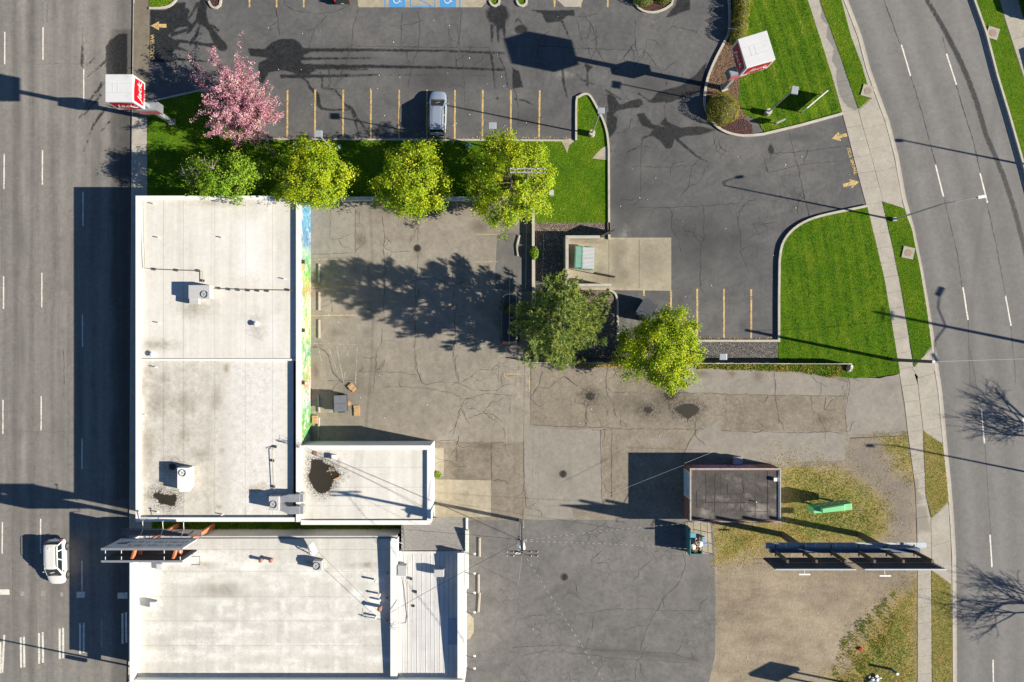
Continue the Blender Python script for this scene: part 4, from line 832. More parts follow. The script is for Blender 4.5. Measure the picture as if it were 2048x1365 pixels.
mb = MB(); mb.prism([g2(p) for p in ((1370, 1044), (1420, 1044), (1424, 1107), (1372, 1107))], 0, 0.13); mb.obj('bin_pad', M['conc_y'], kind='structure')
# ================================================================== buildings
M['roof_w'] = surface('white_roof_membrane', dirtc=(0.40, 0.36, 0.30), blot=0.05, darkk=0.8, ca=(0.525, 0.50, 0.445), cb=(0.60, 0.58, 0.53), speck=0.07, big=0.12, streak=0.3, light=(0.68, 0.67, 0.64), brown=(0.34, 0.26, 0.17), wetcol=0.08, fine=9)
M['roof_g'] = surface('grey_roof_coating', ca=(0.45, 0.435, 0.395), cb=(0.53, 0.515, 0.465), speck=0.08, dirtc=(0.42, 0.38, 0.32), blot=0.06, darkk=0.8, big=0.12, streak=0.25, srz=1.57, light=(0.74, 0.725, 0.67), brown=(0.34, 0.26, 0.15), wetcol=0.08, fine=9)
M['roof_k'] = surface('dark_roof_felt', (0.055, 0.049, 0.044), (0.098, 0.090, 0.083), 0.24, big=0.3, blot=0.22, light=(0.30, 0.265, 0.235), brown=(0.05, 0.045, 0.045), crackle=0.2)
M['cap'] = plain('white_parapet_metal', (0.68, 0.67, 0.64), 0.5, 0, 0.04, 1.2)
M['capg'] = plain('grey_parapet_metal', (0.55, 0.55, 0.55), 0.5, 0.2, 0.08, 1.2)
M['stucco'] = plain('white_stucco', (0.72, 0.71, 0.68), 0.9, 0, 0.06, 0.7, (0.52, 0.50, 0.46), 0.2)
M['block'] = plain('painted_block', (0.60, 0.58, 0.53), 0.9, 0, 0.08, 0.8, (0.42, 0.39, 0.34), 0.2)
M['metal_roof'] = plain('pale_standing_seam', (0.66, 0.65, 0.62), 0.45, 0.1, 0.05, 0.7, (0.52, 0.50, 0.46))
M['galv'] = plain('galvanised_steel', (0.42, 0.43, 0.44), 0.45, 0.6, 0.12, 2.5)
M['cab'] = plain('grey_unit_cabinet', (0.46, 0.45, 0.44), 0.5, 0.1, 0.06, 2.0)
M['cabw'] = plain('white_unit_cabinet', (0.74, 0.73, 0.70), 0.5, 0.0, 0.05, 2.0)
M['blk'] = plain('black_plastic', (0.022, 0.022, 0.024), 0.5, 0, 0.2)
M['dark'] = plain('dark_bronze_metal', (0.05, 0.045, 0.04), 0.5, 0.3, 0.2)
M['pipe'] = plain('roof_pipe', (0.20, 0.17, 0.14), 0.6, 0.2, 0.2)
M['rustp'] = plain('rusty_vent', (0.30, 0.15, 0.10), 0.8, 0.1, 0.3, 5)
M['cable_k'] = plain('black_felt_joint', (0.022, 0.02, 0.02), 0.9)
M['brick'] = None
def brick_mat():
    n = NT('brown_brick'); tc = n.n.new('ShaderNodeTexCoord')
    b = n.n.new('ShaderNodeTexBrick'); mp = n.n.new('ShaderNodeMapping'); mp.inputs['Rotation'].default_value = (R(90), 0, 0); n.lk(tc.outputs['Object'], mp.inputs[0]); n.lk(mp.outputs[0], b.inputs[0])
    b.inputs['Color1'].default_value = (0.20, 0.085, 0.06, 1); b.inputs['Color2'].default_value = (0.13, 0.06, 0.045, 1); b.inputs['Mortar'].default_value = (0.3, 0.27, 0.24, 1)
    b.inputs['Scale'].default_value = 4.5; b.inputs['Mortar Size'].default_value = 0.012
    return n.done(n.mix(0.8, (0.17, 0.075, 0.055), b.outputs[0]), 0.9)
M['brick'] = brick_mat()
def glass_mat():
    n = NT('window_glass'); return n.done((0.03, 0.05, 0.07), 0.06, 0.0, 0.9)
M['glass'] = glass_mat()
def mural_mat():
    n = NT('painted_mural'); P = n.pos(); sx = n.n.new('ShaderNodeSeparateXYZ'); n.lk(P, sx.inputs[0])
    y = n.math('ADD', sx.outputs[1], n.math('MULTIPLY', n.math('SUBTRACT', n.noise(0.8, 3, 0.6, P), 0.5), 2.4))
    yn = n.rng(y, -9.8, 13.9)             # 0 at the south end, 1 at the north end
    col = n.ramp(yn, [(0.0, (0.01, 0.20, 0.02)), (0.10, (0.025, 0.26, 0.02)), (0.16, (0.30, 0.30, 0.36)), (0.20, (0.42, 0.40, 0.38)), (0.235, (0.30, 0.14, 0.04)), (0.30, (0.38, 0.34, 0.26)), (0.36, (0.06, 0.20, 0.10)), (0.42, (0.34, 0.40, 0.24)), (0.50, (0.44, 0.41, 0.14)), (0.57, (0.42, 0.41, 0.34)), (0.62, (0.45, 0.16, 0.04)), (0.66, (0.30, 0.36, 0.10)), (0.72, (0.06, 0.26, 0.06)), (0.78, (0.20, 0.30, 0.26)), (0.83, (0.05, 0.14, 0.26)), (0.93, (0.04, 0.20, 0.34)), (1.0, (0.02, 0.12, 0.22))])
    v = n.voro(1.6, 'F1', P, 'Color'); s_ = n.n.new('ShaderNodeSeparateColor'); n.lk(v, s_.inputs[0])
    leaf = n.ramp(s_.outputs[0], [(0.0, (0.01, 0.20, 0.02)), (0.3, (0.04, 0.30, 0.03)), (0.5, (0.16, 0.38, 0.05)), (0.60, (0.46, 0.45, 0.42)), (0.88, (0.44, 0.43, 0.38)), (0.93, (0.48, 0.36, 0.04)), (1.0, (0.42, 0.08, 0.03))])
    green = n.math('MULTIPLY', n.rng(n.noise(1.6, 4, 0.65, P, dist=1.2), 0.47, 0.53), n.rng(yn, 0.70, 0.82, 1, 0))
    col = n.mix(n.math('MULTIPLY', green, 0.9), col, leaf)
    blue = n.math('MULTIPLY', n.rng(n.noise(2.4, 4, 0.65, P, dist=1.0), 0.52, 0.58), n.rng(yn, 0.80, 0.86))
    col = n.mix(blue, col, n.ramp(s_.outputs[1], [(0.0, (0.01, 0.06, 0.16)), (0.5, (0.08, 0.34, 0.40)), (1.0, (0.36, 0.42, 0.44))]))
    top = n.rng(n.math('ADD', sx.outputs[2], n.math('MULTIPLY', n.math('SUBTRACT', n.noise(1.2, 3, 0.6, P), 0.5), 1.8)), 3.3, 3.7)
    col = n.mix(n.math('MULTIPLY', top, 0.8), col, (0.44, 0.43, 0.41))
    col = n.mix(n.math('MULTIPLY', n.rng(n.noise(1.9, 5, 0.7, P, dist=1.5), 0.5, 0.62), 0.6), col, (0.44, 0.43, 0.40))
    return n.done(col, 0.8)
M['mural'] = mural_mat()

def wall(parent, name, x0, x1, y0, y1, z0, z1, mat, **kw):
    """a wall box between two measured ground corners"""
    a = g2((x0, y1)); b = g2((x1, y0)); mb = MB(); mb.box(((a[0] + b[0]) / 2, (a[1] + b[1]) / 2, (z0 + z1) / 2), (b[0] - a[0], b[1] - a[1], z1 - z0)); return mb.obj(name, mat, parent, **kw)
def gpx(x, y, z): p = at(x, y, z); return (CX + p.x * S, CY - p.y * S)   # photo point at height z -> ground pixel under it
def roof_sheet(parent, x0, x1, y0, y1, z, mat, fields=None, res=0.3, z_of=None, name='membrane_sheet'):
    """one lapped roof sheet; corners read off the photo at roof height"""
    zr = z + random.uniform(-0.004, 0.006)
    return sheet(name, [(x0, y0), (x1, y0), (x1, y1), (x0, y1)], zr, mat, res, fields, parent, zf=z_of)

# --- 1: building with the mural wall
B1 = thing('mural_building', 'long white flat roofed building with colourful mural on its east wall', 'building', at(460, 700, 0))
w = 5.5
wall(B1, 'west_wall', 313, 313 + w, 408.6, 1023.6, 0, 4.28, M['stucco']); wall(B1, 'north_wall', 313 + w, 622 - w, 408.6, 408.6 + w, 0, 4.28, M['stucco'])
wall(B1, 'south_wall', 313 + w, 622 - w, 1023.6 - w, 1023.6, 0, 4.22, M['stucco']); wall(B1, 'east_wall', 622 - w, 622, 408.6, 1023.6, 0, 4.3, M['stucco'])
a, b = g2((622, 880)), g2((622, 409.5)); mb = MB(); mb.quad((a[0] + .006, a[1], .1), (b[0] + .006, a[1], .1) if 0 else (a[0] + .006, b[1], .1), (a[0] + .006, b[1], 4.12), (a[0] + .006, a[1], 4.12)); mb.obj('mural', M['mural'], B1)
for nm, x0, x1, y0, y1, z in (('west', 312, 320, 407.6, 1024.6, 4.28), ('north', 320.3, 615.2, 407.6, 415, 4.28), ('south', 320.3, 615.2, 1016.6, 1024.6, 4.22), ('east', 615.5, 623, 407.6, 1024.6, 4.3)):
    wall(B1, 'parapet_cap', x0, x1, y0, y1, z, z + 0.06, M['cap'])
xs = [278, 327, 367, 429.5, 491.5, 545, 592]
def f_b1n(P):
    return {'dark': f_blob(P, [(500, 405, 10, 4), (435, 402, 14, 5), (550, 402, 30, 5), (582, 500, 4, 12), (583, 620, 5, 16), (430, 650, 4, 6), (288, 700, 3, 8), (578, 625, 2, 3), (300, 560, 14, 120), (350, 690, 60, 14), (470, 420, 90, 10), (540, 660, 30, 40), (420, 620, 50, 30)]) - 0.14, 'rust': f_blob(P, [(515, 586, 12, 5), (400, 596, 30, 5), (440, 400, 12, 6), (578, 624, 3, 4)]) - 0.15,
            'pale': f_poly(P, [[(495, 450, ), (560, 440), (560, 570), (495, 570)], [(500, 640), (585, 630), (585, 700), (500, 705)]]) * 0.4}
for a, b in zip(xs[:-1], xs[1:]): roof_sheet(B1, a + 0.15, b - 0.15, 398, 717, 4.02, M['roof_w'], f_b1n)
def f_b1s(P):
    dk = f_blob(P, [(360, 755, 20, 16), (340, 748, 12, 10), (420, 740, 6, 12), (480, 738, 9, 13), (370, 758, 8, 8), (358, 825, 8, 6), (379, 848, 4, 7), (440, 955, 60, 5), (425, 955, 10, 5), (455, 955, 10, 5), (470, 890, 10, 8), (465, 998, 16, 8), (320, 770, 20, 30), (330, 740, 26, 10), (400, 800, 60, 40), (350, 800, 40, 60), (330, 880, 30, 70), (460, 790, 22, 50), (310, 900, 20, 100), (400, 860, 30, 40), (430, 900, 40, 30)]) - 0.04
    ru = f_blob(P, [(480, 735, 10, 16), (425, 740, 7, 14), (400, 955, 6, 10), (465, 998, 12, 8), (472, 890, 8, 8), (350, 977, 12, 9), (540, 965, 30, 16), (560, 975, 12, 10)]) - 0.06
    grime = f_poly(P, [[(286, 722), (488, 722), (488, 1030), (286, 1030)]]) * 0.02 + 0.10
    pool = np.maximum(f_poly(P, [zz(310, 900, [(330, 930), (400, 870), (470, 880), (560, 740), (600, 900), (860, 920), (960, 890), (950, 1040), (960, 1110), (900, 1200), (800, 1235), (700, 1180), (560, 1175), (490, 1110), (470, 1040), (390, 1020)], 12.41)]), f_blob(P, [(378, 922, 9, 8)]))
    return {'dark': np.maximum(dk, grime), 'rust': ru, 'pool': pool - 0.05, 'pale': f_poly(P, [[(493, 722), (580, 722), (580, 1040), (493, 1040)]]) * 0.4 + 0.5}
for a, b in zip([282, 327, 367, 429.5, 490.5, 545], [327, 367, 429.5, 490.5, 545, 587]): roof_sheet(B1, a + 0.15, b - 0.15, 722, 1036, 3.86, M['roof_w'], f_b1s)
p0 = gpx(280, 718, 4.1); p1 = gpx(592, 722, 4.1); wall(B1, 'roof_divider', p0[0], p1[0], p0[1], p1[1], 3.8, 4.12, M['cap'])
# window openings along the street side
for k in range(6): y0 = 450 + k * 92; wall(B1, 'shop_window', 311.9, 313.1, y0, y0 + 60, 0.6, 2.8, M['glass'])
for y0, z in ((531, 3.55), (662, 3.5), (762, 3.55)):
    q = g2((622, y0)); mb = MB(); mb.box((q[0] + .14, q[1], z), (0.28, 0.36, 0.2)); mb.obj('wall_light', M['dark'], B1)

# --- 2: white rear wing
B2 = thing('white_rear_wing', 'low white rear wing with ponded water on its roof', 'building', at(740, 960, 0))
wall(B2, 'north_wall', 622.4, 869, 882, 887, 0, 3.9, M['stucco']); wall(B2, 'east_wall', 864, 869, 887, 1026, 0, 3.9, M['stucco']); wall(B2, 'south_wall', 622.4, 869, 1026, 1031, 0, 3.9, M['stucco'])
for x0, x1, y0, y1 in ((622.6, 870, 881, 889.5), (862.5, 870, 889.8, 1023.2), (622.6, 870, 1023.5, 1032)): wall(B2, 'parapet_cap', x0, x1, y0, y1, 3.9, 3.95, M['cap'])
def f_b2(P):
    return {'pool': f_poly(P, [zz(500, 860, [(1030, 360), (1100, 345), (1250, 355), (1260, 400), (1320, 430), (1400, 450), (1440, 530), (1505, 570), (1480, 620), (1420, 660), (1380, 760), (1330, 830), (1240, 885), (1150, 850), (1090, 790), (1040, 680), (1010, 600), (1040, 510), (1060, 450)], 7.585)]) - 0.06,
            'dark': f_blob(P, [(712, 938, 7, 14), (668, 940, 46, 46), (690, 905, 10, 10), (775, 938, 40, 4), (706, 900, 10, 5)]) - 0.18, 'rust': f_blob(P, [(684, 912, 8, 6), (665, 942, 40, 38), (712, 936, 8, 12)]) - 0.12, 'pale': f_blob(P, [(662, 940, 8, 5)]) + 0.0}
for y0, y1 in ((897, 935), (935, 975), (975, 1012), (1012, 1044)): roof_sheet(B2, 595, 856, y0 + .15, y1 - .15, 3.7, M['roof_w'], f_b2, 0.22)
mb = MB(); p = at(662, 940, 3.72)
for k in range(40): mb.box((p.x + random.gauss(0, .2), p.y + random.gauss(0, .13), 3.735), (random.uniform(.03, .1), random.uniform(.03, .1), .04), random.uniform(0, 3))
mb.obj('dry_sediment', plain('pale_sediment', (0.42, 0.36, 0.24), 0.9), B2, kind='stuff')
p = at(673, 957, 3.75); mb = MB(); mb.box((p.x, p.y, 3.76), (0.74, 0.09, 0.05), R(26)); tag(mb.obj('plank', plain('orange_wood', (0.55, 0.24, 0.08), 0.8)), 'short orange plank lying in the roof puddle', 'plank')

# --- 3: commercial building, south-west
B3 = thing('commercial_building', 'large pale grey flat roofed commercial building with streaky coated roof', 'building', at(520, 1220, 0))
wall(B3, 'west_wall', 301, 306, 1058, 1331, 0, 4.2, M['stucco']); wall(B3, 'south_wall', 306.2, 934, 1326, 1331, 0, 4.15, M['stucco']); wall(B3, 'north_wall', 306.2, 802, 1058, 1062, 0, 2.95, M['block'])
wall(B3, 'parapet_cap', 300, 306.5, 1057, 1332, 4.2, 4.26, M['cap']); wall(B3, 'parapet_cap', 308.3, 934, 1324.5, 1333, 4.15, 4.21, M['cap'])
def zb3(x, y): return 3.02 + (g2((0, 1062))[1] - y) * 0.028
def f_b3(P):
    st = []
    r2 = random.Random(5)
    for k in range(95):
        yb = r2.choice([1112, 1128, 1142, 1160, 1180, 1194, 1212, 1228, 1243, 1262, 1280, 1292, 1310, 1322]) + r2.uniform(-5, 5)
        st.append((r2.uniform(320, 775), yb, r2.uniform(6, 34), r2.uniform(2.5, 6)))
    for x in (500, 588, 635, 690, 460): st += [(x + r2.uniform(-4, 4), y, 5, 14) for y in range(1150, 1330, 40)]
    pl = f_blob(P, st + [(390, 1100, 110, 16), (330, 1140, 26, 60), (640, 1125, 26, 12), (520, 1116, 26, 14), (725, 1170, 14, 10), (760, 1190, 20, 26), (520, 1345, 260, 14), (420, 1330, 100, 10), (292, 1200, 18, 130)]) + 0.16
    dk = f_blob(P, [(440, 1112, 24, 7), (640, 1112, 14, 10), (742, 1113, 24, 7), (720, 1113, 12, 6), (470, 1160, 60, 20), (330, 1332, 40, 5), (520, 1340, 16, 3)]) - 0.08
    return {'pale': pl, 'dark': dk, 'rust': f_blob(P, [(430, 1112, 22, 8), (745, 1113, 26, 8), (520, 1338, 12, 5), (450, 1335, 50, 3), (300, 1120, 14, 40), (630, 1108, 14, 8)]) - 0.1}
ysb = [1077, 1100, 1144, 1194, 1242, 1291, 1355]
for a, b in zip(ysb[:-1], ysb[1:]): roof_sheet(B3, 276, 782, a + .15, b - .15, 3.2, M['roof_g'], f_b3, 0.3, z_of=lambda x, y: zb3(x, y) + random.Random(a).uniform(-.004, .006))
p0 = gpx(778, 1079, 3.35); p1 = gpx(790, 1352, 3.5); wall(B3, 'middle_parapet', p0[0] + 4, p1[0] + 5, p0[1] - 2, 1326, 2.6, 3.78, M['cap'])
# eaves gutter along the north edge
mb = MB(); A = at(292, 1074, 3.03); Bq = at(790, 1073.5, 3.03); mb.bar(A, Bq, 0.16, 0.12); mb.obj('gutter', M['capg'], B3)
mb = MB(); mb.bar(A + Vector((0, -.11, .02)), Bq + Vector((0, -.11, .02)), 0.10, 0.1); mb.obj('gutter_shadow_gap', M['dark'], B3)
# annex: ribbed metal roof sloping to the north
def za(x, y): return 2.78 + (at(0, 1103, 2.8)[1] - y) * 0.052
e0 = gpx(798, 1103, 2.8); e1 = gpx(915, 1352, 3.4)
xs = np.linspace(e0[0], e1[0], 14)
for a, b in zip(xs[:-1], xs[1:]):
    mb = MB(); A = g2((a + .25, e0[1])); Bq = g2((b - .25, 1325.5))
    x0, x1, yn, ys_ = A[0], Bq[0], A[1], Bq[1]
    mb.add([(x0, yn, za(0, yn)), (x1, yn, za(0, yn)), (x1, ys_, za(0, ys_)), (x0, ys_, za(0, ys_))], [(3, 2, 1, 0)])
    for q in (x0 + 0.01,): mb.add([(q, yn, za(0, yn)), (q + .04, yn, za(0, yn)), (q + .04, ys_, za(0, ys_)), (q, ys_, za(0, ys_)), (q, yn, za(0, yn) + .022), (q + .04, yn, za(0, yn) + .022), (q + .04, ys_, za(0, ys_) + .022), (q, ys_, za(0, ys_) + .022)], [(7, 6, 5, 4), (0, 4, 5, 1), (1, 5, 6, 2), (3, 7, 4, 0)])
    for t_ in (0.33, 0.66):
        q = x0 + (x1 - x0) * t_; mb.add([(q, yn, za(0, yn) + .012), (q + .02, yn, za(0, yn) + .012), (q + .02, ys_, za(0, ys_) + .012), (q, ys_, za(0, ys_) + .012)], [(3, 2, 1, 0)])
    mb.obj('roof_panel', M['metal_roof'], B3)
wall(B3, 'east_facade', 927.5, 933, 1086, 1331, 0, 3.98, M['stucco']); wall(B3, 'parapet_cap', 920.5, 934, 1085, 1324.2, 3.98, 4.04, M['cap'])
wall(B3, 'annex_north_wall', 800, 927.4, 1088, 1092, 0, 2.9, M['block'])
q0 = g2((930, 1240)); mb = MB(); mb.box((q0[0] - 1.0, q0[1], 3.22), (0.9, 2.5, 0.10)); mb.obj('roof_hatch', plain('blue_grey_lid', (0.30, 0.36, 0.42), 0.5), B3)
# shingled lean-to
mb = MB(); n_ = 16
A = at(803, 1036, 2.3); Bq = at(933, 1036, 2.3); Cq = at(933, 1101, 2.95); Dq = at(803, 1101, 2.95)
M['shingle'] = plain('grey_shingles', (0.30, 0.285, 0.26), 0.95, 0, 0.22, 6.0, (0.22, 0.20, 0.17), 0.4)
mb.quad(A, Dq, Cq, Bq)
mb.obj('shingle_deck', M['shingle'], B3)
mb = MB()
for i in range(n_):
    t0, t1 = i / n_, (i + 1) / n_
    for j in range(26):
        off = 0.5 * (i % 2); s0 = (j + off) / 26.5; s1 = (j + off + 0.9) / 26.5
        if s1 > 1: continue
        lift = Vector((0, 0, 0.02 + random.uniform(0, .018)))
        P = [A.lerp(Bq, s).lerp(Dq.lerp(Cq, s), t) for s, t in ((s0, t0), (s1, t0), (s1, t1), (s0, t1))]
        mb.add([P[0] + lift * 1.7, P[1] + lift * 1.7, P[2] + lift * .4, P[3] + lift * .4], [(3, 2, 1, 0)])
mb.obj('shingles', M['shingle'], B3, kind='stuff')
wall(B3, 'shed_wall', 812, 931, 1046, 1085.5, 0, 2.2, M['block'])
mb = MB(); mb.bar(at(934, 1036, 2.4), at(934, 1102, 3.02), 0.22, 0.16); mb.obj('barge_board', M['cap'], B3)
mb = MB(); A = at(931.5, 1060, 2.75); Bq = at(931.5, 1176, 2.75); mb.bar(A + Vector((.12, 0, 0)), Bq + Vector((.12, 0, 0)), 0.3, 0.7); mb.obj('fascia_sign', plain('pale_green_sign_box', (0.55, 0.62, 0.55), 0.5), B3)
LAMPW = ('beside the upper parking block', 'between the upper and middle parking blocks', 'beside the middle parking block', 'beside the lower kinked parking block', 'first one below the tan doorstep', 'southernmost, second below the tan doorstep')
for k, y0 in enumerate((1093, 1131, 1168, 1206, 1290, 1314)):
    g = 'gooseneck lamps over the east facade'
    A = Vector(g2((933, y0 - 4)) + (3.1,)); t = thing('wall_lamp', 'thin gooseneck lamp on the east facade, ' + LAMPW[k], 'wall lamp', A, g)
    mb = MB(); mb.tube([A, A + Vector((.5, -.1, .25)), A + Vector((.85, -.16, .2)), A + Vector((.93, -.18, .02))], 0.03, 6); mb.obj('arm', M['dark'], t)
    mb = MB(); e = A + Vector((.93, -.18, .02)); mb.add([], []); mb.cyl(e.x, e.y, e.z - .22, e.z, 0.13, 10, 0.05); mb.obj('shade', M['cabw'], t)
# doorstep
mb = MB(); mb.prism([g2(p) for p in ((932, 1224), (938, 1227), (947.5, 1236), (947.5, 1264), (940, 1277), (932, 1279))], 0.05, 0.16); mb.obj('doorstep', M['conc_y'], kind='structure')

# --- 4: brick shop
B4 = thing('brick_shop', 'small brown brick shop with dark cracked roof and white trim', 'building', at(1460, 985, 0))
wall(B4, 'north_wall', 1367, 1541, 928, 932, 0, 2.95, M['brick']); wall(B4, 'south_wall', 1367, 1541, 1027, 1031, 0, 2.95, M['brick']); wall(B4, 'west_wall', 1367, 1371, 932.1, 1026.9, 0, 2.95, M['brick']); wall(B4, 'east_wall', 1537, 1541, 932.1, 1026.9, 0, 2.95, M['block'])
fr = wall(B4, 'shop_window', 1366.2, 1366.9, 936, 988, 0.3, 2.9, M['cap'])
pn = MB(); a = g2((1366.1, 986.5)); b = g2((1366.1, 937.5))
mb = MB(); mb.quad((a[0], a[1], .4), (a[0], b[1], .4), (a[0], b[1], 2.78), (a[0], a[1], 2.78)); mb.obj('pane', plain('sky_blue_glazing', (0.35, 0.52, 0.62), 0.15), fr)
n = NT('graffiti_paint'); c_ = n.ramp(n.noise(1.5, 4, 0.7, None, dist=1.5), [(0.35, (0.16, 0.07, 0.06)), (0.48, (0.28, 0.10, 0.26)), (0.55, (0.45, 0.22, 0.42)), (0.62, (0.2, 0.16, 0.3)), (0.7, (0.16, 0.07, 0.05))]); M['graf'] = n.done(c_, 0.7)
a = g2((1380, 928)); b = g2((1500, 928)); mb = MB(); mb.quad((b[0], a[1] + .004, .8), (a[0], a[1] + .004, .8), (a[0], a[1] + .004, 2.6), (b[0], a[1] + .004, 2.6)); mb.obj('graffiti', M['graf'], B4)
a = g2((1472, 927)); mb = MB(); mb.box((a[0] + .0, a[1] + .35, 0.4), (0.85, 0.7, 0.8)); mb.obj('meter_box', M['galv'], B4)
for x0, x1, y0, y1 in ((1366.4, 1541.6, 927.4, 930.2), (1366.4, 1541.6, 1029.6, 1031.6), (1366.4, 1369, 930.5, 1029.3), (1539.4, 1541.6, 930.5, 1029.3)): wall(B4, 'parapet_cap', x0, x1, y0, y1, 2.95, 3.01, plain('chalky_white_trim', (0.34, 0.325, 0.30), 0.8, 0, 0.2, 3, (0.14, 0.13, 0.12)))
def f_b4(P):
    s_ = 9.31; o = (1360, 920)
    return {'pale': np.maximum(f_poly(P, [zz(*o, [(865, 250), (930, 245), (1020, 265), (980, 330), (960, 410), (900, 415), (890, 320), (930, 330), (905, 290)], s_)]) + .0, f_blob(P, [(1396, 1014, 14, 10), (1392, 992, 2, 9), (1397, 1003, 4, 6), (1492, 1035, 14, 8), (1550, 1030, 12, 10), (1536, 980, 8, 8), (1528, 982, 6, 6), (1440, 945, 6, 4), (1480, 980, 10, 5), (1465, 1000, 30, 5), (1500, 1008, 30, 14), (1400, 1020, 14, 6), (1548, 1015, 6, 10), (1425, 985, 20, 5), (1510, 960, 14, 4), (1530, 1010, 20, 8)]) - 0.02),
            'dark': f_blob(P, [(1394, 1034, 12, 11), (1410, 960, 26, 26)]) - 0.02}
xs = [1381.5, 1412, 1441, 1486.5, 1510.5, 1535, 1560.5]
for a, b in zip(xs[:-1], xs[1:]): roof_sheet(B4, a + .12, b - .12, 938.5, 1043, 2.86, M['roof_k'], f_b4, 0.25)
mb = MB()
for L in ([(480, 270), (490, 500), (480, 800)], [(660, 200), (650, 1000)], [(890, 430), (885, 640)], [(1150, 270), (1170, 450), (1195, 580), (1140, 700), (1130, 950)], [(1460, 190), (1480, 330)], [(1630, 180), (1635, 450), (1630, 1050)], [(1400, 670), (1400, 1100)], [(310, 580), (310, 900)], [(890, 630), (1100, 640), (1300, 610)], [(480, 800), (900, 800), (1640, 800)], [(1150, 960), (1840, 970)]): ribbon(mb, zz(1360, 920, L, 9.31), 0.05, 2.872, .03, .25)
mb.obj('felt_cracks', M['cable_k'], B4, kind='stuff')
p = at(1550, 959, 3.0); t = MB(); t.box((p.x, p.y, 3.02), (0.3, 0.34, 0.34)); tag(t.obj('roof_vent', M['cabw'], B4)); 
p = at(1512, 1004, 3.0); t = MB(); t.cyl(p.x, p.y, 2.86, 3.2, 0.05, 8); t.obj('roof_pipe', M['cabw'], B4)

# ================================================================== roof plant
def fan(mb, x, y, z, r, mi_ring=0, mi_dark=1, mi_blade=2):
    n = 20
    ring = [(x + q * math.cos(2 * math.pi * j / n), y + q * math.sin(2 * math.pi * j / n), zz_) for q, zz_ in ((r * 1.1, z), (r, z + .03), (r * .98, z - .1)) for j in range(n)]
    mb.add(ring, [(i * n + j, i * n + (j + 1) % n, (i + 1) * n + (j + 1) % n, (i + 1) * n + j) for i in range(2) for j in range(n)], mi_ring)
    mb.add([(x + r * .98 * math.cos(2 * math.pi * j / n), y + r * .98 * math.sin(2 * math.pi * j / n), z - .1) for j in range(n)], [tuple(range(n))], mi_dark)
    for k in range(4):
        a = k * math.pi / 2 + .4; mb.add([(x, y, z - .04), (x + r * .85 * math.cos(a), y + r * .85 * math.sin(a), z - .07), (x + r * .85 * math.cos(a + .7), y + r * .85 * math.sin(a + .7), z - .03)], [(0, 1, 2)], mi_blade)
    mb.cyl(x, y, z - .06, z - .01, r * .18, 10, mi=mi_blade)
def unit(label, c, zr, d, mat, fanpos=None, fr=0.3, name='air_conditioner', extra=None, rz=0.0):
    """rooftop unit: c = measured centre of its top, zr = roof height, d = size"""
    p = at(c[0], c[1], zr + d[2]); t = thing(name, label, 'air conditioner', (p.x, p.y, zr))
    mb = MB(); mb.box((p.x, p.y, zr + .08 + d[2] / 2), (d[0], d[1], d[2] - .08), rz); o = mb.obj('cabinet', mat, t, bevel=0.02)
    mb = MB(); mb.box((p.x, p.y, zr + .05), (d[0] * .96, d[1] * .96, .1), rz); mb.obj('curb', M['galv'], t)
    if fanpos:
        q = at(fanpos[0], fanpos[1], zr + d[2]); mb = MB(); fan(mb, q.x, q.y, zr + d[2] + .085, fr); mb.obj('fan_grille', [M['blk'], M['blk'], M['galv']], t)
    for k in range(5):
        pass
    mb = MB()
    for k in range(6): mb.box((p.x, p.y + d[1] / 2 + .004, zr + .2 + k * (d[2] - .3) / 6), (d[0] * .8, .012, .03), rz); mb.box((p.x + d[0] / 2 + .004, p.y, zr + .2 + k * (d[2] - .3) / 6), (.012, d[1] * .8, .03), rz)
    mb.obj('louvres', M['galv'], t)
    return t, p
u, p = unit('grey packaged air conditioner with fan and side hood on the mural building roof', (398.5, 584), 4.02, (2.0, 1.25, 1.05), M['cab'], (409, 589), 0.31)
q = at(389, 603, 4.02 + .75); mb = MB(); mb.box((q.x, q.y, 4.62), (0.85, 0.55, 0.55)); mb.obj('intake_hood', M['cab'], u)
q = at(420, 585, 4.5); mb = MB(); mb.box((q.x, q.y, 4.5), (0.36, 1.2, 0.7)); mb.obj('service_box', M['cabw'], u)
u, p = unit('white air conditioner standing in puddle stain on roof', (367, 957), 3.86, (1.15, 1.95, 1.15), M['cabw'], (365.5, 946), 0.31)
q = at(370, 979, 4.6); mb = MB(); mb.box((q.x, q.y, 4.55), (0.8, 0.35, 0.7)); mb.obj('end_panel', M['cabw'], u)
u, p = unit('grey condenser with two square ducts reaching over the parapet', (548, 1007), 3.86, (0.95, 1.3, 1.15), M['cab'], (547, 1009), 0.32)
for y0, y1 in ((1000, 996), (1012, 1020)):
    mb = MB(); A = at(559, y0, 4.6); Bq = at(578, y1, 4.6); Cq = at(600, y1, 4.55); mb.bar(A, Bq + (Bq - A).normalized() * .2, 0.62, 0.55); mb.bar(Bq, Cq, 0.72, 0.56); mb.obj('duct', M['galv'], u)
    mb = MB(); mb.box((Cq.x + .1, Cq.y, 4.3), (0.5, 0.74, 0.95)); mb.obj('duct_elbow', M['galv'], u)
u, p = unit('small square condenser beside antenna on the streaky roof', (635, 1132), 3.12, (0.86, 0.9, 0.85), M['cab'], (633.5, 1132), 0.33)
u, p = unit('tan box unit on the metal roof next to the middle parapet', (804, 1142), 3.0, (0.85, 1.0, 0.8), M['cab'], None)
u, p = unit('square box unit on the metal roof half in facade shade', (878, 1147), 3.1, (0.92, 0.7, 0.7), M['cab'], None)
u, p = unit('small white box vent near the west parapet', (306, 1213), 3.3, (0.6, 0.75, 0.55), M['cabw'], None)
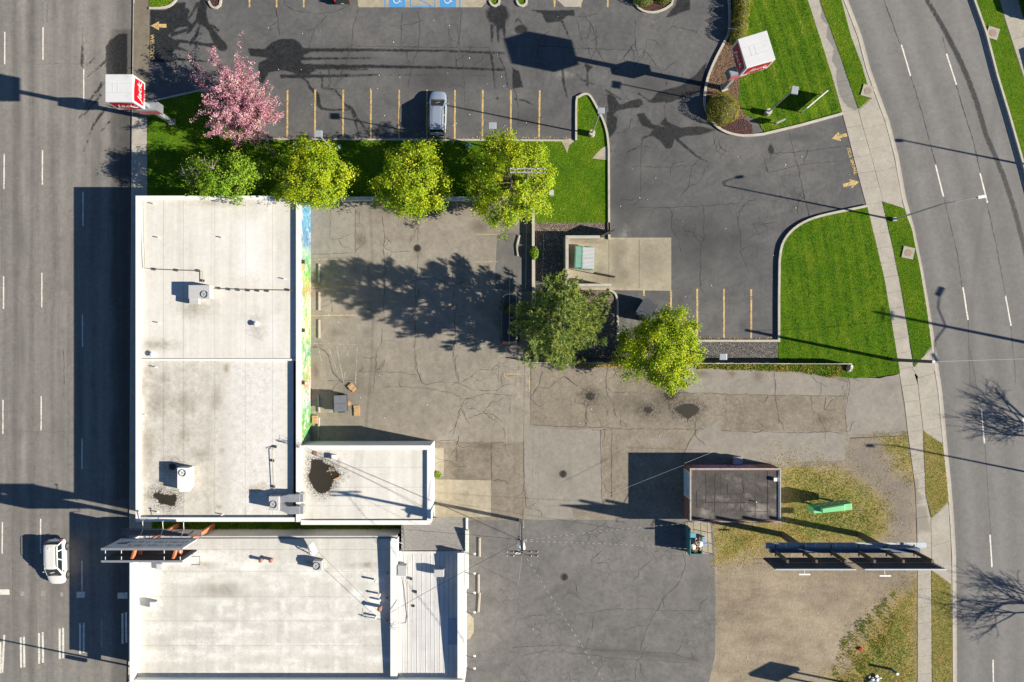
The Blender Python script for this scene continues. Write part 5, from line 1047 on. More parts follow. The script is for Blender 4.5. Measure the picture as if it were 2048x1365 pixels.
# pipe runs with supports
def pipe_run(label, pts, z, supports, mat=None):
    P = [at(a, b, z) for a, b in pts]; t = thing('roof_pipe_run', label, 'pipe', P[0])
    mb = MB(); mb.tube(P, 0.028, 5); mb.obj('pipe', mat or M['pipe'], t)
    for a, b in supports: q = at(a, b, z - .1); mb = MB(); mb.box((q.x, q.y, z - .09), (0.22, 0.22, 0.13)); mb.obj('pipe_support', M['dark'], t)
pipe_run('pipe on block supports from the west parapet to the mural roof unit', [(286, 400), (287, 470), (290, 537), (310, 539), (353, 541), (396, 542), (405, 543), (405, 565)], 4.2, [(309, 539), (353.5, 541), (397, 542), (406.5, 562)])
pipe_run('conduit on row of block supports east of the unit on the mural roof', [(425, 577), (440, 578), (500, 580), (560, 581), (590, 581.5)], 4.2, [(438, 577), (458, 579), (477, 580), (497, 581), (516, 581.5), (535, 582), (576, 580.5)])
pipe_run('pipe on supports running to the ducted condenser', [(538, 899), (544, 896), (550, 894), (544, 900), (545, 922), (548, 975), (549, 990)], 4.05, [(551, 894), (546, 922), (548, 974)])
pipe_run('thin conduit looping across the metal roof', [(812, 1158), (814, 1180), (815, 1230), (812, 1246), (798, 1247)], 3.15, [(822, 1158), (831, 1184), (827, 1212), (824, 1244), (806, 1251)])
# small vents
def vent(label, x, y, zr, r, h, mat, cap=True, group=None):
    p = at(x, y, zr + h); t = thing('roof_vent', label, 'roof vent', (p.x, p.y, zr), group)
    mb = MB(); mb.cyl(p.x, p.y, zr, zr + h, r, 12); mb.obj('stack', mat, t)
    if cap: mb = MB(); mb.cyl(p.x, p.y, zr + h, zr + h + .08, r * 1.35, 12, r * .6); mb.obj('cap', mat, t)
gv = 'small white plumbing vents on the mural roof'
for x, y, w_ in ((316, 475, 'west side, north of the pipe run'), (443, 475, 'north east of the fan unit'), (316, 646, 'west side, south of the fan unit'), (306, 407, 'in the north west corner'), (568, 558, 'next to the mural parapet')): vent('little white vent pipe on mural roof, ' + w_, x, y, 4.02, 0.05, 0.35, M['cabw'], False, gv)
vent('white mushroom vent near the middle of mural roof', 512, 648, 4.02, 0.2, 0.35, M['cabw'])
vent('white mushroom vent in the corner beside the roof divider', 304, 709, 4.02, 0.2, 0.3, M['cabw'])
for x, y, w_ in ((310, 735, 'just south of the divider'), (288, 831, 'against the west parapet'), (312, 1026, 'in the south west corner'), (443, 1031, 'mid south edge')): vent('little white vent pipe on soiled roof half, ' + w_, x, y, 3.86, 0.05, 0.4, M['cabw'], False, 'small vents on the soiled roof half')
gr_ = 'rusty round vents on the streaky roof'
for x, y, h, w_ in ((521, 1122, .55, 'western'), (541, 1122, .5, 'eastern')): vent(w_ + ' one of twin rusty round vents on the streaky roof', x, y, 3.1, 0.15, h, M['rustp'], True, 'twin rusty vents')
vent('rusty round cap vent beside the cable anchor on the streaky roof', 759, 1219, 3.35, 0.17, 0.7, M['rustp'])
for x, y, h, w_ in ((751, 1164, .5, 'northernmost white pipe vent of the cluster'), (758, 1192, .5, 'capped white pipe vent just north of the rusty cap vent'), (759, 1203, .4, 'plain white pipe vent touching the rusty cap vent'), (751, 1236, .5, 'southernmost white pipe vent of the cluster'), (774, 1197, .2, 'middle one of three low rusty stubs'), (775, 1147, .2, 'northern one of three low rusty stubs'), (774, 1242, .2, 'southern one of three low rusty stubs')): vent(w_ + ' by the middle parapet', x, y, 3.3, 0.09, h, M['cabw'] if h > .3 else M['rustp'], h > .45, 'pipe vents near the middle parapet')
for x, y, lab in ((640, 908, 'grey drain collar at the corner of the roof puddle'),): vent(lab, 630, 907, 3.7, 0.2, 0.1, M['rustp'], False)
p = at(669, 915, 4.0); t = thing('roof_box_vent', 'white square box vent at edge of the roof puddle', 'roof vent', (p.x, p.y, 3.7)); mb = MB(); mb.box((p.x, p.y, 3.9), (0.42, 0.42, 0.4)); mb.obj('box', M['cabw'], t); mb = MB(); mb.box((p.x, p.y, 4.12), (0.5, 0.5, .05)); mb.obj('lid', M['cabw'], t)
# antenna mast of the streaky roof
p = at(626, 1098, 3.1); t = thing('antenna_mast', 'white antenna frame with bent mast beside the condenser', 'antenna', p)
mb = MB(); mb.tube([p + Vector((0, -.6, 0)), p + Vector((-.1, -.2, .7)), p + Vector((.3, .5, 1.3))], .05, 6); mb.tube([p + Vector((-.6, .2, 0)), p + Vector((-.1, -.2, .7))], .04, 6); mb.tube([p + Vector((.2, -.2, 0)), p + Vector((0, 0, .9))], .04, 6); mb.obj('mast', M['cabw'], t)
mb = MB(); mb.box(p + Vector((.3, .1, 1.2)), (.32, .3, .3)); mb.bar(p + Vector((.2, .2, 1.3)), p + Vector((.2, .8, 1.4)), .12, .12); mb.box(p + Vector((.3, .3, 1.15)), (.10, 1.0, 1.4), .5); mb.obj('receiver', M['cabw'], t)
# skylight by the billboard
p = at(320, 1133, 3.2); t = thing('skylight', 'small square skylight under the billboard edge', 'skylight', (p.x, p.y, 3.15)); mb = MB(); mb.box((p.x, p.y, 3.28), (.6, .55, .26)); mb.obj('frame', M['capg'], t); mb = MB(); mb.box((p.x - .02, p.y, 3.42), (.42, .4, .03)); mb.obj('glazing', plain('cloudy_glazing', (0.5, 0.5, 0.48), 0.3), t)
# ================================================================== planting
def leaf_mat(name, stops, tr=0.4, rough=0.55):
    return blade_mat(name, stops, tr)
M['leaf_spring'] = leaf_mat('spring_leaves', [(0.0, (0.07, 0.17, 0.010)), (0.4, (0.265, 0.40, 0.014)), (0.75, (0.47, 0.54, 0.018)), (1.0, (0.62, 0.62, 0.03))], 0.42)
M['leaf_fresh'] = leaf_mat('fresh_green_leaves', [(0.0, (0.06, 0.15, 0.01)), (0.5, (0.23, 0.39, 0.022)), (1.0, (0.46, 0.56, 0.045))], 0.42)  # greener leaf tones for the sparse tree and the weeds
M['petal'] = leaf_mat('pink_blossom', [(0.0, (0.30, 0.10, 0.15)), (0.4, (0.56, 0.25, 0.32)), (0.75, (0.70, 0.41, 0.46)), (0.97, (0.84, 0.66, 0.65)), (1.0, (0.16, 0.24, 0.03))], 0.3)
M['needle'] = leaf_mat('pine_needles', [(0.0, (0.04, 0.10, 0.04)), (0.45, (0.15, 0.26, 0.065)), (0.8, (0.32, 0.40, 0.085)), (1.0, (0.55, 0.54, 0.14))], 0.18)
M['hedge'] = leaf_mat('clipped_yellow_shrub', [(0.0, (0.10, 0.12, 0.01)), (0.5, (0.26, 0.24, 0.018)), (1.0, (0.42, 0.36, 0.04))], 0.25)
M['hedge_g'] = leaf_mat('clipped_green_shrub', [(0.0, (0.06, 0.11, 0.012)), (0.5, (0.16, 0.22, 0.02)), (1.0, (0.30, 0.32, 0.04))], 0.25)
M['bark'] = plain('grey_brown_bark', (0.13, 0.10, 0.075), 0.95, 0, 0.25, 4)
M['twig'] = plain('pale_bare_twigs', (0.30, 0.27, 0.22), 0.9, 0, 0.2, 4)
M['barkd'] = plain('dark_bark', (0.06, 0.05, 0.042), 0.95, 0, 0.25, 4)
M['core'] = plain('shrub_twigs', (0.05, 0.055, 0.02), 0.95, 0, 0.3, 6)

def leaves(C, N, T, size, tilt=0.9, aspect=0.75, fold=0.18):
    """leaf faces: C centres, N outward directions (n,3), T tint; each leaf is a folded diamond of two triangles"""
    n = len(C)
    r = rng.normal(0, 1, (n, 3)); Z = N * 1.0 + r * tilt; Z /= np.linalg.norm(Z, axis=1)[:, None] + 1e-9
    a = rng.normal(0, 1, (n, 3)); X = np.cross(Z, a); X /= np.linalg.norm(X, axis=1)[:, None] + 1e-9; Y = np.cross(Z, X)
    s = (size * rng.uniform(0.6, 1.3, n))[:, None]
    V = np.stack([C - X * s * .5, C + Y * s * .5 * aspect + Z * s * fold, C + X * s * .5, C - Y * s * .5 * aspect + Z * s * fold], 1).reshape(-1, 3)
    i = np.arange(n)[:, None] * 4
    F = np.concatenate([i + [[0, 2, 1]], i + [[0, 3, 2]]], 1).reshape(-1, 3)
    return V, F, np.repeat(np.clip(T, 0, 1), 4)
def limb_path(a, b, bow=0.15, n=5):
    a = Vector(a); b = Vector(b); L = (b - a).length; out = []
    w = Vector((random.uniform(-1, 1), random.uniform(-1, 1), random.uniform(-.3, 1))) * L * bow
    for i in range(n + 1):
        t = i / n; out.append(a.lerp(b, t) + w * math.sin(math.pi * t) * 0.5 + Vector((random.uniform(-1, 1), random.uniform(-1, 1), random.uniform(-1, 1))) * L * 0.02 * (0 < i < n))
    return out
def broadleaf(label, base, h, crown, rad, mat, n_tips=120, per=80, leaf=0.15, lean=(0, 0), name='maple_tree', group=None, bark='bark', trunk_r=0.16, clear=1.35, spread=0.30, bare=None, tint0=0.52, gap=0.0):
    """crown = centre (x, y, z) of the leaf mass, rad = its radii; limbs reach their tips inside it and the leaves sit round the tips"""
    B = Vector(g2(base) + (0.12,)); t = thing(name, label, 'tree', B, group)
    C = Vector(crown)
    top = Vector((B.x + (C.x - B.x) * .6, B.y + (C.y - B.y) * .6, C.z + rad[2] * .55))
    tp = limb_path(B, top, 0.05, 8)
    mb = MB(); mb.tube(tp, [trunk_r * (1 - 0.85 * i / 8) for i in range(9)], 8); mb.obj('trunk', M[bark], t, smooth=True)
    tips = []
    while len(tips) < n_tips:
        d = Vector((random.gauss(0, 1), random.gauss(0, 1), random.gauss(0, 1))).normalized()
        rr = random.uniform(0.35, 1.0) ** 0.55
        ang = math.atan2(d.y, d.x); lump = 1 + 0.10 * math.sin(ang * 3 + base[0]) + 0.08 * math.sin(ang * 5 + base[1]) + random.uniform(-.10, .06)
        p = C + Vector((d.x * rad[0] * lump, d.y * rad[1] * lump, d.z * rad[2])) * rr
        if p.z < clear: continue
        if gap and math.sin(p.x * 1.7 + base[0]) * math.sin(p.y * 1.9) * math.sin(p.z * 1.3) > 1 - gap: continue
        tips.append(p)
    limbs = []; mbb = MB(); nl = 9
    for k in range(nl):
        a = 2 * math.pi * k / nl + random.uniform(-.3, .3); i = random.randint(3, 7); s0 = tp[i]
        e = C + Vector((math.cos(a) * rad[0] * .6, math.sin(a) * rad[1] * .6, rad[2] * random.uniform(-.35, .5)))
        P = limb_path(s0, e, .18, 6); r0 = trunk_r * (.5 - .03 * i); limbs.append(P); mbb.tube(P, [r0 * (1 - .75 * q / 6) for q in range(7)], 6)
    allp = [p for P in limbs for p in P[2:]] + tp[5:]
    tree_tips = tips + ([Vector(q) for q in bare] if bare else [])
    for p in tree_tips:
        s0 = min(allp, key=lambda q: (q - p).length + max(0, q.z - p.z) * .6)
        P = limb_path(s0, p, .12, 3); mbb.tube(P, 0.028, 4, 0.008, cap=False)
        for _ in range(2):
            q = p + Vector((random.gauss(0, .3), random.gauss(0, .3), random.uniform(-.05, .35))); mbb.tube([P[2], p.lerp(q, .5), q], 0.012, 3, 0.004, cap=False)
    mbb.obj('branches', M[bark], t, smooth=True)
    if bare:
        mbt = MB()
        for q in bare:
            for _ in range(9):
                e = Vector(q) + Vector((random.gauss(-.1, .38), random.gauss(.05, .38), random.uniform(-.1, .5))); mbt.tube([Vector(q), Vector(q).lerp(e, .5) + Vector((0, 0, .06)), e], 0.022, 3, 0.006, cap=False)
        mbt.obj('bare_twigs', M['twig'], t)
    Cc = []; Tt = []
    for p in tips:
        n = int(per * random.uniform(.45, 1.4)); base_t = tint0 + random.gauss(0, .11) + (p.z - C.z) / rad[2] * .08
        Cc.append(np.array(p) + rng.normal(0, 1, (n, 3)) * spread * np.array([1, 1, .7]) * random.uniform(.6, 1.15)); Tt.append(base_t + rng.normal(0, .10, n))
    Cc = np.concatenate(Cc); Tt = np.concatenate(Tt)
    N = Cc - np.array(C); N /= np.linalg.norm(N, axis=1)[:, None] + 1e-6; N[:, 2] += 0.8
    V, F, T = leaves(Cc, N, Tt, leaf, 0.8)
    np_mesh('crown', V, F, M[mat], {'tint': T}, t)
    return t
def crown_at(x, y, z): return tuple(at(x, y, z))
G_ = 'young green trees along the mural building and its lot'
broadleaf('sparse green tree with bare grey twigs on its west side, over the white roof corner', (452, 372), 6.4, crown_at(446, 353, 4.7), (4.0, 2.2, 1.9), 'leaf_fresh', 135, 80, 0.17, group=G_, bare=[crown_at(x, y, z) for x, y, z in ((372, 352, 5), (385, 342, 5.2), (395, 335, 4.8), (380, 362, 4.4), (400, 350, 5.5), (410, 325, 5), (425, 338, 5.8), (368, 345, 4.6))], tint0=.5)
broadleaf('yellow green tree hanging over the north end of the mural wall', (650, 372), 7.2, crown_at(628, 350, 4.7), (3.8, 3.3, 2.9), 'leaf_spring', 190, 120, 0.17, group=G_, tint0=.54)
broadleaf('yellow green tree directly south of the silver parked vehicle', (845, 374), 7.2, crown_at(826, 362, 4.7), (3.55, 3.7, 2.9), 'leaf_spring', 195, 120, 0.17, group=G_, tint0=.52)
broadleaf('large bright tree behind the utility pole crossarms', (1026, 388), 8.2, crown_at(1020, 364, 5.0), (4.3, 4.7, 3.2), 'leaf_spring', 270, 125, 0.17, group=G_, tint0=.55, trunk_r=.19)
broadleaf('big rounded yellow green tree overhanging the gravel bed and alley', (1305, 700), 7.8, crown_at(1324, 700, 5.2), (4.1, 4.0, 2.6), 'leaf_spring', 270, 125, 0.17, group=G_, tint0=.54, trunk_r=.19)
# cherry
def cherry():
    B = (497, 228); C = crown_at(476, 206, 4.2)
    t = thing('cherry_tree', 'pink blossoming cherry tree beside the west street sign', 'tree', Vector(g2(B) + (.12,)))
    root = Vector(g2(B) + (0.12,)); mb = MB(); top = Vector((C[0] + .4, C[1] - .3, 2.2)); mb.tube(limb_path(root, top, .05, 5), [.2, .18, .16, .15, .13, .11], 8); mb.obj('trunk', M['barkd'], t, smooth=True)
    mbb = MB(); sprays = []
    outline = [(556, 230), (520, 180), (498, 150), (470, 130), (437, 120), (420, 150), (402, 165), (398, 210), (412, 245), (420, 275), (465, 285), (500, 268), (520, 282), (540, 222), (450, 140), (430, 190), (530, 200), (480, 290)]
    for k in range(88):
        ox, oy = random.choice(outline); f = random.uniform(.15, 1.0) if k > 17 else 1.0
        if k <= 17: ox, oy = outline[k]
        z = random.uniform(3.2, 6.2) if f < .9 else random.uniform(2.4, 3.8)
        e = at(ox + random.uniform(-10, 10) * (f < 1), oy + random.uniform(-10, 10) * (f < 1), z); e = Vector((top.x, top.y, e.z)).lerp(e, f * .97)
        P = limb_path(top, e, .16, 7); mbb.tube(P, [.07 * (1 - .85 * i / 7) for i in range(8)], 5, cap=False)
        sprays += P[2:]
        for _ in range(4):
            i = random.randint(3, 7); d = (e - top).normalized(); q = P[i] + Vector((d.x + random.gauss(0, .7), d.y + random.gauss(0, .7), random.uniform(-.1, .7))) * random.uniform(.5, 1.2)
            Q = limb_path(P[i], q, .1, 4); mbb.tube(Q, 0.02, 3, 0.008, cap=False); sprays += Q[1:] + [(Q[i2] + Q[i2 + 1]) / 2 for i2 in range(4)]
    mbb.obj('branches', M['barkd'], t, smooth=True)
    S_ = np.array([tuple(p) for p in sprays]); idx = rng.integers(0, len(S_), 40000)
    Cc = S_[idx] + rng.normal(0, .12, (len(idx), 3)); base = rng.normal(.52, .15, len(S_)); Tt = base[idx] + rng.normal(0, .16, len(idx)); Tt = np.clip(Tt, 0.02, .95)
    lf = rng.random(len(idx)) < .06; Tt[lf] = 1.0
    N = np.zeros_like(Cc); N[:, 2] = 1
    V, F, T = leaves(Cc, N, Tt, 0.115, 1.0, 0.9); np_mesh('crown', V, F, M['petal'], {'tint': T}, t)
cherry()
# pine
def pine():
    base = (1112, 648); B = Vector(g2(base) + (.12,)); t = thing('pine_tree', 'broad dark green pine tree between the mural lot and trash enclosure', 'tree', B)
    hgt = 12.6; mb = MB(); mb.tube(limb_path(B, B + Vector((.2, -.1, hgt - .6)), .01, 8), [.3 - .034 * i for i in range(9)], 8); mb.obj('trunk', M['barkd'], t, smooth=True)
    mbb = MB(); tufts = []; dirs = []
    z = 2.0
    while z < hgt - .5:
        f = (z - 2.0) / (hgt - 2.0); L0 = 4.35 * (1 - f ** 1.7) ** .8 * (0.78 + .22 * min(1, f * 5)) + .35
        nb = random.randint(6, 8)
        for k in range(nb):
            a = 2 * math.pi * k / nb + random.uniform(-.45, .45) + z * 2.1; L = L0 * random.uniform(.68, 1.08)
            L *= 1 + 0.16 * math.sin(a * 2 + 0.9) 
            s0 = B + Vector((0, 0, z - .12)); e = s0 + Vector((math.cos(a) * L * .93, math.sin(a) * L * 1.16, L * random.uniform(.12, .3)))
            P = limb_path(s0, e, .08, 6); mbb.tube(P, [.06 * (1 - .8 * i / 6) + .008 for i in range(7)], 5, cap=False)
            d = Vector((math.cos(a), math.sin(a), .45))
            for j in range(int(5 + L * 5.6)):
                u = random.uniform(.3, 1.0) ** .7; p = P[min(6, int(u * 6))].lerp(P[min(6, int(u * 6) + 1)], (u * 6) % 1)
                side = Vector((-d.y, d.x, 0)) * random.gauss(0, .36) * (1.1 - .5 * u); q = p + side + Vector((0, 0, random.uniform(0, .28)))
                tufts.append(q); dirs.append((d + side * .8 + Vector((0, 0, .7))).normalized())
        z += random.uniform(.36, .52)
    for j in range(26): tufts.append(B + Vector((random.gauss(0, .3), random.gauss(0, .3), hgt - .5 + random.uniform(-.6, .5)))); dirs.append(Vector((random.gauss(0, .4), random.gauss(0, .4), 1)).normalized())
    mbb.obj('branches', M['barkd'], t, smooth=True)
    Tc = np.array([tuple(p) for p in tufts]); D = np.array([tuple(p) for p in dirs]); m = 34; n = len(Tc)
    base_t = np.clip(rng.normal(.66, .19, n), 0, 1)
    C = np.repeat(Tc, m, 0); DD = np.repeat(D, m, 0) + rng.normal(0, .62, (n * m, 3)); DD /= np.linalg.norm(DD, axis=1)[:, None]
    st = C + np.repeat(D, m, 0) * rng.uniform(-.12, .2, (n * m, 1)); L = rng.uniform(.18, .36, (n * m, 1)); A = np.cross(DD, rng.normal(0, 1, (n * m, 3))); A /= np.linalg.norm(A, axis=1)[:, None]
    w = .022
    V = np.stack([st - A * w, st + A * w, st + DD * L], 1).reshape(-1, 3); F = np.arange(n * m * 3).reshape(-1, 3)
    T = np.repeat(np.repeat(base_t, m) + rng.normal(0, .12, n * m), 3); tip = np.tile([-.12, -.12, .22], n * m)
    np_mesh('crown', V, F, M['needle'], {'tint': np.clip(T + tip, 0, 1)}, t)
pine()
# clipped shrubs
def shrub(label, c, r, h, mat, n=2600, group=None, name='clipped_shrub', leaf=.075, zb=.15):
    B = Vector(g2(c) + (zb,)); t = thing(name, label, 'shrub', B, group)
    rx, ry = (r if isinstance(r, tuple) else (r, r))
    mb = MB(); mb.dome(B, (rx * .9, ry * .9, h * .9), 14, 6, jit=.04); mb.obj('branch_mass', M['core'], t, smooth=True)
    th = rng.uniform(0, 2 * np.pi, n); u = rng.uniform(0, 1, n); ph = np.arcsin(u)
    N = np.stack([np.cos(ph) * np.cos(th), np.cos(ph) * np.sin(th), np.sin(ph)], 1)
    lump = 1 + .05 * np.sin(th * 3 + c[0]) + .04 * np.sin(th * 7) + rng.normal(0, .035, n)
    P = np.array(B) + N * np.array([rx, ry, h]) * lump[:, None] * np.clip(1 + .12 * np.sin(ph * 2)[:, None], 1, 1.1)
    V, F, T = leaves(P, N, rng.normal(.5, .2, n), leaf, .55, .8); np_mesh('crown', V, F, M[mat], {'tint': T}, t)
shrub('large round yellow green clipped shrub at the lot corner by the avenue entrance', (1441, 222), 1.55, 1.75, 'hedge', 5200)
gh = 'row of clipped shrubs along the kerb north of the east sign'
for i, (x, y, w) in enumerate(((1480, -22, ''), (1480, 8, ''), (1478, 32, ''), (1476, 56, ''), (1472, 76, ''))):
    shrub(['northernmost', 'second', 'third', 'fourth', 'southernmost'][i] + ' clipped shrub in the kerbside row north of the east pole sign', (x, y), .85, 1.35, 'hedge', 1500, gh)
shrub('big green shrub on the west half of the top planting island', (1284, 0), (1.0, .85), 1.0, 'hedge_g', 2000, 'shrubs on the top planting island'); shrub('smaller green shrub on the east half of the top planting island', (1326, -6), (.9, .8), .95, 'hedge_g', 1700, 'shrubs on the top planting island')
shrub('sprout of bright weeds on the concrete wall beside the gravel bed', (1068, 508), (.4, .6), .4, 'leaf_fresh', 420, name='weed_clump', leaf=.16, zb=.5)
shrub('small leafy weed at the foot of the white rear wing', (876, 949), .3, .45, 'leaf_fresh', 160, name='weed_clump', leaf=.13)
# bare trees beyond the east edge: their long shadows fall over the avenue
def bare_tree(label, base, h, seed, spread=1.0):
    r = random.Random(seed); B = Vector(g2(base) + (.12,)); t = thing('bare_tree', label, 'tree', B, 'bare street trees east of the avenue')
    mb = MB(); mbb = MB()
    def grow(p, d, L, rad, dep):
        n = 3; P = [p]
        for i in range(n):
            d = (d + Vector((r.gauss(0, .12), r.gauss(0, .12), r.gauss(.03, .08)))).normalized(); P.append(P[-1] + d * L / n)
        (mb if dep == 0 else mbb).tube(P, max(rad, .011), 6 if dep < 2 else 3, max(rad * .62, .009), cap=False)
        if dep >= 5: return
        k = 4 if dep < 3 else 3
        for _ in range(k + (dep == 0) * 2):
            nd = (d + Vector((r.gauss(0, .55), r.gauss(0, .55), r.gauss(.12, .3))) * spread).normalized(); i = r.choice((2, 3, 3)); grow(P[i], nd, L * r.uniform(.55, .82), rad * .58, dep + 1)
    grow(B, Vector((0, 0, 1)), h * .30, .2, 0); mb.obj('trunk', M['bark'], t, smooth=True); mbb.obj('branches', M['bark'], t)
bare_tree('bare leafless tree beyond the avenue east of the driveway', (2186, 902), 9.6, 3, 1.08)
bare_tree('bare leafless tree beyond the avenue, south of the other bare tree', (2212, 1256), 10.8, 8, 1.14)
# hedge top-left casting on the street
# grass blades
def turf(name, poly, z, dens, mat, tintf=None, h=(.015, .04), w=.034, hard=None, mask=None, lean=.9, stripe=0.0, sdir=(1, 0), kw=None, seedt=0.5, clump=0.35):
    Q = np.array([g2(p) for p in poly]); lo, hi = Q.min(0), Q.max(0); lo = np.maximum(lo, [-60, -45]); hi = np.minimum(hi, [60, 45])
    n = int((hi[0] - lo[0]) * (hi[1] - lo[1]) * dens); P = rng.uniform(lo, hi, (n, 2)); P = P[inside(P, Q)]
    if mask is not None: P = P[mask(P)]
    n = len(P); x, y = P[:, 0], P[:, 1]
    low = np.sin(x * .9 + np.sin(y * .7) * 1.3) * np.sin(y * .8 + np.sin(x * .5) * 1.7) * .5 + np.sin(x * 2.3 + y * 1.1 + np.sin(y * 2.9)) * .25 + np.sin(x * 5.1 - y * 4.3 + 2 * np.sin(x * 1.7)) * .2
    q = x * sdir[0] + y * sdir[1]
    tint = seedt + clump * .5 * low + stripe * (np.sin(q * 4.6 + .4 * np.sin(y * .6)) + .5 * np.sin(q * 11 + 1)) + rng.normal(0, .10, n) + (tintf(P) if tintf else 0)
    m = 3; C = np.repeat(np.concatenate([P, np.full((n, 1), z)], 1), m, 0); C[:, :2] += rng.normal(0, .03, (n * m, 2))
    a = rng.uniform(0, 2 * np.pi, n * m); hh = rng.uniform(*h, n * m) * (1 + .35 * np.repeat(low, m)); ln = rng.uniform(.5, 1.6, n * m) * lean * hh
    ww = w * rng.uniform(.6, 1.3, n * m); ca, sa = np.cos(a), np.sin(a)
    V = np.stack([C + np.stack([-sa * ww, ca * ww, np.zeros_like(a)], 1), C + np.stack([sa * ww, -ca * ww, np.zeros_like(a)], 1), C + np.stack([ca * ln, sa * ln, hh], 1)], 1).reshape(-1, 3)
    T = np.repeat(np.repeat(tint, m) + rng.normal(0, .06, n * m), 3)
    return np_mesh(name, V, np.arange(n * m * 3).reshape(-1, 3), mat, {'tint': np.clip(T, 0, 1)}, kind='stuff')
turf('grass', LAWN_N, .15, 120, M['blade'], seedt=.46, clump=.8)
turf('grass', LAWN_NE, .15, 130, M['blade'], stripe=.26, sdir=(.96, .30), seedt=.44, clump=.9)
turf('grass', LAWN_BIG, .15, 125, M['blade'], stripe=.18, sdir=(.99, .14), seedt=.44, clump=.85)
turf('grass', VERGE[0], .15, 130, M['blade'], seedt=.55, clump=.8); turf('grass', VERGE[1], .15, 130, M['blade'], seedt=.5, clump=.7)
turf('dry_grass', VERGE[2], .15, 150, M['blade_dry'], seedt=.42, clump=.8, w=.028); turf('dry_grass', VERGE[3], .15, 150, M['blade_dry'], seedt=.40, clump=.8, w=.028)
turf('grass', [(1946, -40), (1970, 67), (1993, 155), (2017, 234), (2048, 343), (2080, 450), (2200, 450), (2200, -40)], .12, 70, M['blade'], seedt=.6, clump=.7)
turf('grass', [(306, 1018), (806, 1018), (806, 1056), (306, 1056)], .12, 130, M['blade'], h=(.15, .35), seedt=.4)
turf('dry_grass', [(1420, 870), (1420, 1365), (1850, 1365), (1850, 860)], .10, 150, M['blade_dry'], h=(.02, .06), w=.026, mask=lambda P: f_poly(P, GRASSY) + rng.normal(0, 1.1, len(P)) + .8 * np.sin(P[:, 0] * 2.1) * np.sin(P[:, 1] * 2.6) - .25 > 0, seedt=.52, clump=.8, tintf=lambda P: -.52 * np.clip(f_poly(P, GRASSY) / 2.2, 0, 1) + .18 * (P[:, 1] < -19))
turf('weeds', [(1660, 1365), (1690, 1250), (1730, 1230), (1790, 1180), (1795, 1230), (1770, 1300), (1740, 1365)], .10, 95, M['blade_dry'], h=(.04, .16), w=.028, mask=lambda P: np.sin(P[:, 0] * 1.9 + 1) * np.sin(P[:, 1] * 1.6) + .5 * np.sin(P[:, 0] * 4.4 + P[:, 1] * 3.1) + rng.normal(0, .5, len(P)) > .15, seedt=.26, clump=.6)
turf('weeds', [(1390, 729), (1690, 729), (1700, 740), (1665, 756), (1600, 744), (1390, 737)], .11, 110, M['blade_dry'], h=(.06, .25), w=.045, seedt=.25, clump=.7)
turf('weeds', [(1150, 728), (1280, 728), (1280, 733), (1150, 735)], .11, 110, M['blade_dry'], h=(.06, .2), seedt=.5)
turf('grass', [(300, -20), (352, -20), (356, -10), (350, 6), (338, 15), (320, 17), (300, 17)], .16, 120, M['blade'], seedt=.62)
turf('grass', [(981, -20), (997, -20), (997, 3), (989, 11), (981, 3)], .16, 120, M['blade'], seedt=.55); turf('grass', [(1036, -20), (1051, -20), (1051, 3), (1044, 11), (1036, 3)], .16, 120, M['blade'], seedt=.55)
# ================================================================== vehicles
def car_paint(name, c, metal=0.0, rough=0.28):
    n = NT(name); n.b.inputs['Coat Weight'].default_value = 0.6; n.b.inputs['Coat Roughness'].default_value = 0.08
    f = n.noise(40, 2, 0.5); col = n.mix(n.rng(f, 0.3, 0.7), tuple(x * .93 for x in c), c)
    return n.done(col, rough, metal)
M['silver'] = car_paint('silver_car_paint', (0.44, 0.50, 0.58), 0.55, 0.3)
M['white_car'] = car_paint('white_car_paint', (0.62, 0.61, 0.58))
M['black_car'] = car_paint('black_car_paint', (0.012, 0.012, 0.014))
M['dark_car'] = car_paint('dark_green_car_paint', (0.03, 0.045, 0.04), 0.3)
M['tyre'] = plain('tyre_rubber', (0.02, 0.02, 0.02), 0.9, 0, 0.2)
M['rim'] = plain('alloy_rim', (0.45, 0.45, 0.46), 0.35, 0.8, 0.1)
M['cglass'] = NT('car_glass').done((0.012, 0.022, 0.026), 0.05, 0, 0.6)
M['red_l'] = plain('red_lens', (0.45, 0.02, 0.02), 0.25)
M['clear_l'] = plain('clear_lens', (0.65, 0.66, 0.66), 0.2)
M['lens'] = plain('headlight_lens', (0.25, 0.26, 0.27), 0.15)
M['trim'] = plain('black_trim', (0.025, 0.025, 0.027), 0.6)
M['seatfab'] = plain('dashboard_things', (0.35, 0.30, 0.24), 0.8)
def loft(mb, secs):
    """secs: list of (y, [(x, z), ...]) half sections from the bottom centre line to the top centre line; mirrored"""
    rings = []
    for y, pr in secs:
        full = [(x, y, z) for x, z in pr] + [(-x, y, z) for x, z in pr[::-1] if x > 1e-6]
        rings.append(full)
    n = len(rings[0]); vs = [p for r in rings for p in r]
    fs = [(i * n + j, (i + 1) * n + j, (i + 1) * n + (j + 1) % n, i * n + (j + 1) % n) for i in range(len(rings) - 1) for j in range(n)]
    fs += [tuple(range(n)), tuple(range(len(rings) * n - 1, (len(rings) - 1) * n - 1, -1))]
    mb.add(vs, fs)
